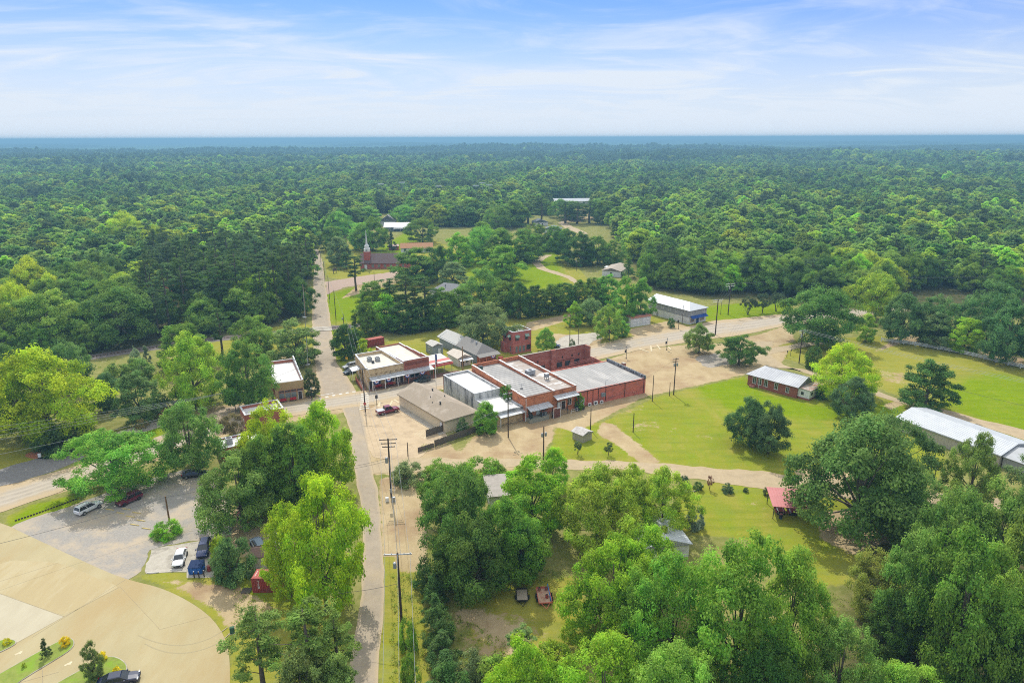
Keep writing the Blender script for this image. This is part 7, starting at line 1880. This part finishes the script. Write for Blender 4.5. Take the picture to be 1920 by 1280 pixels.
 ('pale willow like bush by the railway ballast', 'shrub', 258, 695, 655, 22, (.13,.17,.09), None, 1),
 ('bright rosebush at the foot of the plaza sign tree', 'shrub', 345, 868, 858, 12, (.04,.07,.02), None, 2),
 ('overgrown shrub under the pole by the back street', 'shrub', 765, 1215, 1160, 34, (.10,.18,.02), None, 0),
 ('second overgrown shrub below the lower street pole', 'shrub', 770, 1290, 1225, 36, (.085,.16,.02), None, 1),
]
for i, (lab, kind, bx, by, ty, wpx, colr, grp, var) in enumerate(HAND):
    tree(lab, kind, bx, by, ty, wpx, colr, grp, var)
for lab, kind, bx, by, ty, wpx, colr, var in [
 ('large light green crown in the front row of the left wood', 'broad', 100, 655, 540, 150, (.12,.18,.024), 0),
 ('broad dark green crown in the front row of the left wood beside the railway', 'broad', 232, 640, 538, 156, (.06,.12,.02), 1),
 ('yellow green crown at the left frame edge of the left wood', 'broad', 42, 640, 520, 84, (.19,.235,.014), 2),
 ('lime crown in the second row of the left wood near the left edge', 'broad', 70, 590, 478, 90, (.18,.23,.014), 3),
 ('dark trees at the far left above the yellow green tree', 'broad', -8, 760, 640, 130, (.05,.10,.022), 4),
 ('tree behind the huge yellow green crown', 'broad', 130, 735, 636, 96, (.07,.125,.03), 2),
 ('long lime crown far back in the left wood', 'feather', 240, 470, 392, 96, (.19,.24,.014), 0),
 ('second lime crown far back in the left wood', 'feather', 300, 500, 418, 80, (.17,.225,.016), 1),
 ('lime tree among the pines beside the side street', 'oval', 505, 590, 505, 56, (.11,.19,.018), 2)]:
    tree(lab, kind, bx, by, ty, wpx, colr, None, var)
# vine covered hedge line beside the shady yard
hg = [(812,1085),(814,1120),(817,1155),(822,1190),(830,1225),(838,1262),(845,1300),(850,1340)]
for k, (x, y) in enumerate(hg):
    tree(['topmost','second','third','fourth','fifth','sixth','seventh','lowest'][k] + ' clump of the tall ivy covered hedge beside the lower back street', 'cedar' if k % 3 else 'shrub', x, y + 18, y - 46, 62 if k < 4 else 84, (.05,.095,.024), 'ivy hedge clumps', k % 2)
# hand set trees of the middle distance, around the church and the clearings
MID = [(1050,408,372,40,cM,'broad','tree before the left end of the school building'),(1075,412,374,44,cM,'broad','broad tree before the middle of the school building'),(1120,410,374,44,cM,'broad','broad tree before the right end of the school building'),(1020,402,370,40,cM,'broad','tree at the left corner of the school clearing'),
 (948,408,380,36,cM,'broad','tree in front of the grey roofed house at the school clearing'),(1150,405,372,46,cM,'broad','tree right of the school clearing'),
 (668,545,470,38,cP,'pine','tall ragged pine in front of the church lawn'),
 (636,498,440,40,cG,'broad','grey green tree at the church sign'),(650,505,470,34,cD,'cedar','rounded dark evergreen left of the church'),(625,470,420,44,cM,'broad','tree at the roadside before the steeple'),
 (700,470,405,52,cM,'broad','tree rising behind the church steeple'),(680,468,412,40,cL,'broad','lighter tree left of the steeple'),(735,470,430,20,cP,'cedar','slim dark conifer at the church rear'),
 (780,530,460,70,cM,'broad','round tree hiding the right end of the church'),(820,525,458,60,cD,'broad','second round tree right of the church'),(850,540,488,52,cG,'broad','small grey green tree below the church trees'),
 (793,455,405,54,cM,'broad','double crowned tree on the bright field'),(860,500,432,50,cB,'broad','bright round tree mid clearing'),(905,490,420,66,cL,'broad','large light tree in the clearing'),(940,495,425,60,cM,'broad','tree beside the curving track'),
 (942,525,455,62,(.10,.19,.02),'oval','vivid green tree in front of the curving track'),(985,490,425,58,cM,'broad','tree at the right of the curving track'),(1005,470,418,50,cM,'broad','tree behind the curving track'),
 (700,600,520,52,cM,'oval','left tree of the thicket behind the storefronts'),(735,610,512,60,cP,'pine','dark pine in the thicket behind the storefronts'),(765,612,505,56,cP,'pine','second dark pine in the thicket behind the storefronts'),(800,615,508,52,cP,'pine','third dark pine in the thicket behind the storefronts'),
 (725,618,545,50,cB,'oval','bright tree in the thicket behind the storefronts'),(690,628,560,44,cM,'oval','tree at the left end of the thicket'),(757,622,560,56,cD,'broad','low dark tree in the thicket front row'),(792,618,556,52,cD,'broad','second low dark tree in the thicket front row'),
 (830,612,535,56,cM,'broad','tree in the thicket above the utility shed'),(862,605,535,54,cM,'oval','tree in the thicket left of the broad grey green oak'),(845,590,560,50,cD,'broad','rear dark tree of the thicket'),
 (905,575,500,70,(.09,.16,.03),'broad','light crown behind the broad grey green oak'),(945,590,520,52,cM,'broad','tree behind the weathered brick house'),(975,598,525,50,cD,'broad','dark tree behind the weathered brick house'),(1005,592,530,48,cD,'broad','dark tree right of the weathered brick house'),
 (1035,588,528,46,cM,'oval','tree in the dark row behind the vacant lot'),(1060,582,525,46,cD,'broad','second tree in the dark row behind the vacant lot'),(1085,578,520,40,cM,'oval','third tree in the dark row behind the vacant lot'),(1115,572,515,42,cM,'oval','tree left of the bright double crown'),(1140,575,510,44,cL,'oval','lighter tree left of the bright double crown'),
 (905,470,412,48,cM,'broad','tree at the back of the clearing'),(760,420,382,50,cL,'broad','light tree row left at the far field'),(800,418,376,56,cM,'broad','tree row middle at the far field'),(840,416,374,56,cM,'broad','tree row right at the far field'),(880,415,370,56,cM,'broad','end tree of the far field row'),
 (640,445,395,48,cL,'broad','light tree above the side street end'),(665,432,388,52,cM,'broad','tree above the side street end'),(612,440,405,30,cB,'broad','small bright tree at the side street end'),(690,425,385,46,cL,'broad','pale tree left of the gabled house'),
 (935,430,385,46,cM,'broad','tree left of the school clearing'),(965,425,372,50,cM,'broad','dark tree at the school clearing'),(990,420,375,40,cP,'pine','pine at the school clearing edge'),(1015,415,360,34,cP,'pine','tall pine left of the school building'),(1060,418,372,40,cP,'pine','pine in front of the school building'),(1082,420,374,40,cP,'pine','second pine in front of the school building'),(1105,418,370,40,cP,'pine','third pine in front of the school building'),(1135,420,372,44,cM,'broad','tree at the right of the school building'),
 (1060,490,425,50,cD,'broad','dark tree above the mobile home pole'),(1090,498,430,50,cD,'broad','second dark tree above the mobile home'),(1120,495,440,50,cM,'broad','tree behind the mobile home'),(1040,470,420,46,cM,'broad','tree left of the dark pair above the mobile home'),(1150,500,448,46,cM,'broad','tree at the right of the mobile home'),(1178,520,480,30,cM,'cedar','small conifer beside the mobile home')]
for q_, (bx, by, ty, wpx, colr, kind, lab) in enumerate(MID): tree(lab, 'oval' if kind == 'broad' and (q_ % 2 or 'thicket' in lab or 'dark row' in lab) else kind, bx, by, ty, wpx * 1.22, colr)
xy = loc2w(shop, -.35, 7.5); add_tree('shrub', xy[0], xy[1], 3.4, 1.1, 3.6, (.06,.13,.02), 'ivy climbing the orange brick side wall above the lower white roof')
xy = loc2w(shop, -.35, 10.0); add_tree('shrub', xy[0], xy[1], 3.4, .7, 2.6, (.07,.14,.02), 'smaller ivy patch farther up the orange brick side wall')
# weeds and rough grass along verges, hedge feet and the shady yard
def weeds(polys, n, seed):
    rg = np.random.default_rng(seed); V_, Fq, T_ = [], [], []; base = 0
    for pts, share in polys:
        p = px_poly(pts); lo, hi = p.min(0), p.max(0); k = 0
        while k < n * share:
            c = rg.uniform(lo, hi)
            if sdist(p, np.array([c[0]]), np.array([c[1]]))[0] < 0: continue
            k += 1; m = 14; s = rg.uniform(.25, .6)
            q = np.c_[c + rg.normal(size=(m, 2)) * s * .6, rg.uniform(.05, s, m)]
            v, f = leaf_quads(q, rg.normal(size=(m, 3)) + np.array([0, 0, .6]), .22, rg, .7)
            V_.append(v); Fq.append(f + base); base += len(v); T_.append(np.repeat(np.c_[np.clip(rg.uniform(.2, .8, 2) + rg.normal(size=(m, 2)) * .15, 0, 1), np.zeros((m, 1)), np.ones((m, 1))], 4, 0))
    me = np_mesh('weeds', np.concatenate(V_), np.concatenate(Fq)); a = me.attributes.new('tint', 'FLOAT_COLOR', 'POINT'); a.data.foreach_set('color', np.concatenate(T_).astype(np.float32).ravel())
    me.materials.append(leaf_m); o = bpy.data.objects.new('weeds', me); COL.objects.link(o); o.color = (.30, .40, .06, 1)
    tag(o, 'rough weeds and tall grass along verges, hedge feet and the shady yard', 'weeds', kind='stuff')
weeds([([(735,1080),(800,1075),(812,1300),(735,1300)], .25), ([(860,1150),(940,1200),(1000,1260),(960,1320),(850,1320)], .3), ([(870,1085),(1010,1060),(1090,1080),(1000,1105),(880,1110)], .2), ([(600,455),(612,520),(606,560),(598,490)], .03), ([(440,1100),(530,1140),(520,1180),(440,1240)], .12), ([(1560,1100),(1700,1180),(1650,1260),(1520,1200)], .12), ([(790,838),(930,800),(934,806),(796,846)], .08), ([(180,690),(300,668),(420,655),(420,668),(200,705)], .12)], 650, 4)
bpy.context.view_layer.update()
# ------------------------------------------------------------------ the woods: nearest trees one by one, the rest as one woodland
YL = np.array([(-600,720),(0,690),(165,672),(300,640),(420,628),(500,612),(570,598),(579,520),(580,440),(600,438),(640,446),(690,432),(704,406),(764,406),(776,424),(860,430),(930,426),(984,424),(994,402),(1140,402),(1150,425),(1175,478),(1200,505),(1215,540),(1340,552),(1480,556),(1560,575),(1640,575),(1700,545),(1760,545),(1900,560),(2500,600)], float)
def px_of(x, y):
    q = np.stack([x, y, np.full_like(x, 0)], -1) - np.array([0, 0, CAMH]); k = q @ FW
    return CX + F * (q @ RT) / k, CY - F * (q @ UP) / k
def noise2(x, y, s, seed):
    a = np.zeros_like(x); rr = np.random.default_rng(seed)
    for k in range(5):
        th, ph = rr.uniform(0, 6.28, 2); f_ = (1.7 ** k) / s
        a += np.sin((x * math.cos(th) + y * math.sin(th)) * f_ * 6.28 + ph) / (1.35 ** k)
    return a / 2.4
def scatter(r0, r1, cell, seed, limit_px=True):
    rr = np.random.default_rng(seed)
    ax_ = math.radians(42)
    X = np.arange(-r1 * math.sin(ax_), r1 * math.sin(ax_), cell); Y = np.arange(r0 * .7, r1, cell)
    gx_, gy_ = np.meshgrid(X, Y); x = (gx_ + rr.uniform(-.42, .42, gx_.shape) * cell).ravel(); y = (gy_ + rr.uniform(-.42, .42, gx_.shape) * cell).ravel()
    r = np.hypot(x, y); k = (r >= r0) & (r < r1) & (np.abs(np.arctan2(x, y)) < ax_)
    x, y = x[k], y[k]
    u, v = px_of(x, y)
    k = (v < np.interp(u, YL[:, 0], YL[:, 1]) - 1)
    return x[k], y[k]
x, y = scatter(150, 760, 8.2, 7)
rd = np.hypot(x, y); o_ = np.argsort(rd); x, y, rd = x[o_], y[o_], rd[o_]
tp = np.array([(a, b, c) for a, b, c in TREES])
keep = np.ones(len(x), bool)
for a, b, c in tp: keep &= np.hypot(x - a, y - b) > c * .75
u, v = px_of(x, y)
keep &= ~((np.abs(u - 318) < 26) & (v > 556) & (v < 600)) & ~((np.abs(u - 1380) < 10) & (v > 404) & (v < 425)) & ~((np.abs(u - 1237) < 10) & (v > 402) & (v < 420)) & ~((u > 1026) & (u < 1120) & (v > 372) & (v < 440)) & ~((u > 975) & (u < 1070) & (v > 408)) & ~((u > 700) & (u < 770) & (v > 400)) & ~((u > 930) & (u < 965) & (v > 385) & (v < 405))
x, y, rd, u, v = x[keep], y[keep], rd[keep], u[keep], v[keep]
pn = noise2(x, y, 170, 3); bn = noise2(x, y, 60, 4)
piney = (u < 592) & (u > 285) & (v > 500) & (v < 622) & (pn > -.9)
# nearest trees become objects, counted per kind
NOBJ = {'pine': 120, 'hard': 225}
cnt = {'pine': 0, 'hard': 0}; rest = []
for i in range(len(x)):
    isp = rgt.uniform() < (.66 if piney[i] else .05 + .2 * (pn[i] > .7))
    onscreen = -40 < u[i] < 1960
    c_ = bn[i] + rgt.normal() * .45
    right = u[i] > 1000
    if isp: colr, tone = (cP if rgt.uniform() < .7 else (.05,.085,.03)), 'dark'
    elif c_ > .75: colr, tone = ((.175,.225,.016) if rgt.uniform() < .5 else cB), 'lime'
    elif c_ > .1: colr, tone = ((.105,.165,.026) if right else (.09,.15,.024)), 'light green'
    elif c_ > -.6: colr, tone = cM, 'mid green'
    else: colr, tone = cD, 'dark green'
    kk = 'pine' if isp else 'hard'
    if onscreen and cnt[kk] < NOBJ[kk]:
        cnt[kk] += 1
        where = 'left wood beyond the railway' if u[i] < 600 else 'wood right of the highway bend' if u[i] > 1300 else 'woods behind the clearings'
        if isp:
            add_tree('pine', x[i], y[i], 0, rgt.uniform(3.8, 5.2), rgt.uniform(20, 27) if piney[i] else rgt.uniform(15, 20), colr, 'tall dark pine among many alike in the ' + where, 'pines in the ' + where)
        else:
            kd = ('broad', 'broad', 'oval', 'feather')[rgt.integers(4)]; h = rgt.uniform(10, 16.5)
            add_tree(kd, x[i], y[i], 0, h * rgt.uniform(.40, .52), h, colr, tone + ' hardwood crown among many alike in the ' + where, tone + ' hardwoods in the ' + where)
    else:
        rest.append((x[i], y[i], rgt.uniform(.8, 1.25), tone if not isp else 'pine'))
TONES = ['pine', 'dark green', 'mid green', 'light green', 'lime', 'patch_dark', 'patch_mid', 'patch_light', 'patch_pine']
for r0, r1, cell, sc, sd_ in ((760, 1000, 8.6, 1.0, 8), (1000, 1800, 10.5, 1.15, 9), (1800, 3300, 15, 1.55, 10)):
    x, y = scatter(r0, r1, cell, sd_)
    pn, bn = noise2(x, y, 420, 3), noise2(x, y, 240, 4); rr = np.random.default_rng(sd_)
    e1, e2 = rr.normal(size=len(x)) * .45, rr.uniform(size=len(x))
    gap = noise2(x, y, 330, 19)
    for i in range(len(x)):
        if gap[i] > 1.15: continue
        c_ = bn[i] + e1[i]
        tn_ = 'pine' if e2[i] < (.04 if pn[i] < .7 and not (y[i] - .12 * x[i] + 250 * math.sin(x[i] / 260) > 1950 and x[i] < 1200) else .72) else 'lime' if c_ > 1.25 else 'light green' if c_ > .4 else 'mid green' if c_ > -.5 else 'dark green'  # far band: extra dark pines stand in for a cloud shadow
        rest.append((x[i], y[i], sc * rr.uniform(.6, 1.15) * (1 + .22 * bn[i]), tn_))
x, y = scatter(3300, 12500, 40, 12); rz_ = relief(x, y); pn, bn = noise2(x, y, 1500, 3), noise2(x, y, 900, 4); rr = np.random.default_rng(2)
for i in range(len(x)):
    c_ = bn[i] + rr.normal() * .3
    rest.append((x[i], y[i], rr.uniform(.8, 1.2), 'patch_pine' if (rz_[i] > -7 and c_ < .6) else 'patch_light' if (rz_[i] < -14 or c_ > .3) else 'patch_mid' if c_ > -.4 else 'patch_dark'))  # valley trees lighter, crests darker: layered distance light put into tree colour
src_col = bpy.data.collections.new('woodland_kinds')
def far_obj(name, kind, seed, Rw, Ht, leaf, dens, colr, patch=False):
    leaf_far = foliage_mat('woodland_leaves', 1.0, tuple(KL * 1.12 * c * q for c, q in zip(colr, (1.05, 1.0, .95))))
    if not patch:
        cm, tm = make_proto(kind, seed, Rw, Ht, leaf, dens)
        cm.materials.append(leaf_far)
        o = bpy.data.objects.new(name, cm)
    else:
        rg = np.random.default_rng(seed); V_, Fq, T_ = [], [], []; base = 0
        for k in range(17):
            c = np.array([rg.uniform(-22, 22), rg.uniform(-22, 22), 0]); r_ = rg.uniform(4.5, 8); h = rg.uniform(10, 16) * (1.35 if kind == 'pine' else 1)
            m = 46; d = rg.normal(size=(m, 3)); d /= np.linalg.norm(d, axis=1, keepdims=True); d[:, 2] = np.abs(d[:, 2])
            p = c + d * np.array([r_, r_, h * .55]) * rg.uniform(.8, 1.05, (m, 1)) + np.array([0, 0, h * .45])
            v_, f = leaf_quads(p, d + np.array([0, 0, .4]) + rg.normal(size=(m, 3)) * .3, 3.4, rg, .9)
            V_.append(v_); Fq.append(f + base); base += len(v_)
            T_.append(np.repeat(np.c_[np.clip(rg.uniform(.2, .8, 2) + rg.normal(size=(m, 2)) * .2, 0, 1), np.zeros((m, 1)), np.ones((m, 1))], 4, 0))
        me = np_mesh(name, np.concatenate(V_), np.concatenate(Fq))
        at_ = me.attributes.new('tint', 'FLOAT_COLOR', 'POINT'); at_.data.foreach_set('color', np.concatenate(T_).astype(np.float32).ravel())
        me.materials.append(leaf_far); o = bpy.data.objects.new(name, me)
    o.color = (*colr, 1); src_col.objects.link(o); return o
FAR = {}
defs = [('pine', [('pine', .036, .066, .022), ('pine', .048, .08, .03)]), ('dark green', [('broad', *cD), ('oval', .05, .09, .025)]), ('mid green', [('broad', *cM), ('feather', .075, .125, .03), ('oval', .062, .115, .026)]),
        ('light green', [('broad', .10, .155, .03), ('feather', .105, .165, .026)]), ('lime', [('broad', .15, .205, .02), ('oval', .135, .215, .02)])]
k = 0
for tn_, lst in defs:
    for kind, a, b_, c_ in lst:
        Rw, Ht = (5.0, 17) if kind == 'pine' else (6.2, 14) if kind != 'oval' else (5.0, 14)
        far_obj('wood_%02d' % k, kind, 900 + k, Rw, Ht, 1.15, .22, (a, b_, c_)); FAR.setdefault(tn_, []).append(k); k += 1
for tn_, cc, kind in (('patch_dark', (.04,.075,.02), 'b'), ('patch_mid', (.065,.11,.025), 'b'), ('patch_light', (.10,.15,.035), 'b'), ('patch_pine', (.034,.06,.022), 'pine')):
    for q in range(2): far_obj('wood_%02d' % k, kind, 950 + k, 0, 0, 0, 0, cc, True); FAR.setdefault(tn_, []).append(k); k += 1
ra = np.array([(a, b, c) for a, b, c, _ in rest]); ri = np.array([FAR[t_][rgt.integers(len(FAR[t_]))] for *_, t_ in rest], np.int32)
pm_ = bpy.data.meshes.new('woodland'); pm_.vertices.add(len(ra))
pz = relief(ra[:, 0], ra[:, 1]) - .2
pm_.vertices.foreach_set('co', np.c_[ra[:, :2], pz].astype(np.float32).ravel())
a_ = pm_.attributes.new('kind_index', 'INT', 'POINT'); a_.data.foreach_set('value', ri)
a_ = pm_.attributes.new('size', 'FLOAT', 'POINT'); a_.data.foreach_set('value', ra[:, 2].astype(np.float32))
a_ = pm_.attributes.new('turn', 'FLOAT_VECTOR', 'POINT'); a_.data.foreach_set('vector', np.c_[np.zeros((len(ra), 2)), rgt.uniform(0, 6.28, len(ra))].astype(np.float32).ravel())
pm_.update()
wood = bpy.data.objects.new('woodland', pm_); COL.objects.link(wood)
tag(wood, 'unbroken mixed woodland running from the town edge to the hazy horizon', 'woodland', kind='stuff')
ng = bpy.data.node_groups.new('woodland_scatter', 'GeometryNodeTree')
ng.interface.new_socket('Geometry', in_out='INPUT', socket_type='NodeSocketGeometry'); ng.interface.new_socket('Geometry', in_out='OUTPUT', socket_type='NodeSocketGeometry')
gi, go = ng.nodes.new('NodeGroupInput'), ng.nodes.new('NodeGroupOutput')
ip = ng.nodes.new('GeometryNodeInstanceOnPoints'); ci = ng.nodes.new('GeometryNodeCollectionInfo')
ci.inputs['Collection'].default_value = src_col; ci.inputs['Separate Children'].default_value = True; ci.inputs['Reset Children'].default_value = True
def na(nm, ty):
    n = ng.nodes.new('GeometryNodeInputNamedAttribute'); n.data_type = ty; n.inputs['Name'].default_value = nm; return n.outputs['Attribute']
er = ng.nodes.new('FunctionNodeEulerToRotation')
ng.links.new(gi.outputs[0], ip.inputs['Points']); ng.links.new(ci.outputs[0], ip.inputs['Instance']); ip.inputs['Pick Instance'].default_value = True
ng.links.new(na('kind_index', 'INT'), ip.inputs['Instance Index']); ng.links.new(na('turn', 'FLOAT_VECTOR'), er.inputs[0]); ng.links.new(er.outputs[0], ip.inputs['Rotation'])
ng.links.new(na('size', 'FLOAT'), ip.inputs['Scale']); ng.links.new(ip.outputs[0], go.inputs[0])
md = wood.modifiers.new('scatter', 'NODES'); md.node_group = ng
# ------------------------------------------------------------------ the air
hb = MB().box(-16500, 16500, -500, 17500, -60, 74)
hz_m = bpy.data.materials.new('haze'); hz_m.use_nodes = True
t = hz_m.node_tree; t.nodes.clear()
o_ = t.nodes.new('ShaderNodeOutputMaterial'); pv = t.nodes.new('ShaderNodeVolumePrincipled')
pv.inputs['Color'].default_value = (.27,.52,.71,1); pv.inputs['Density'].default_value = 3.3e-4; pv.inputs['Anisotropy'].default_value = .2
t.links.new(pv.outputs[0], o_.inputs['Volume'])
hzo = hb.build('haze', hz_m); hzo['kind'] = 'stuff'
print('TREES', len(TREES), cnt, 'woodland', len(ra))
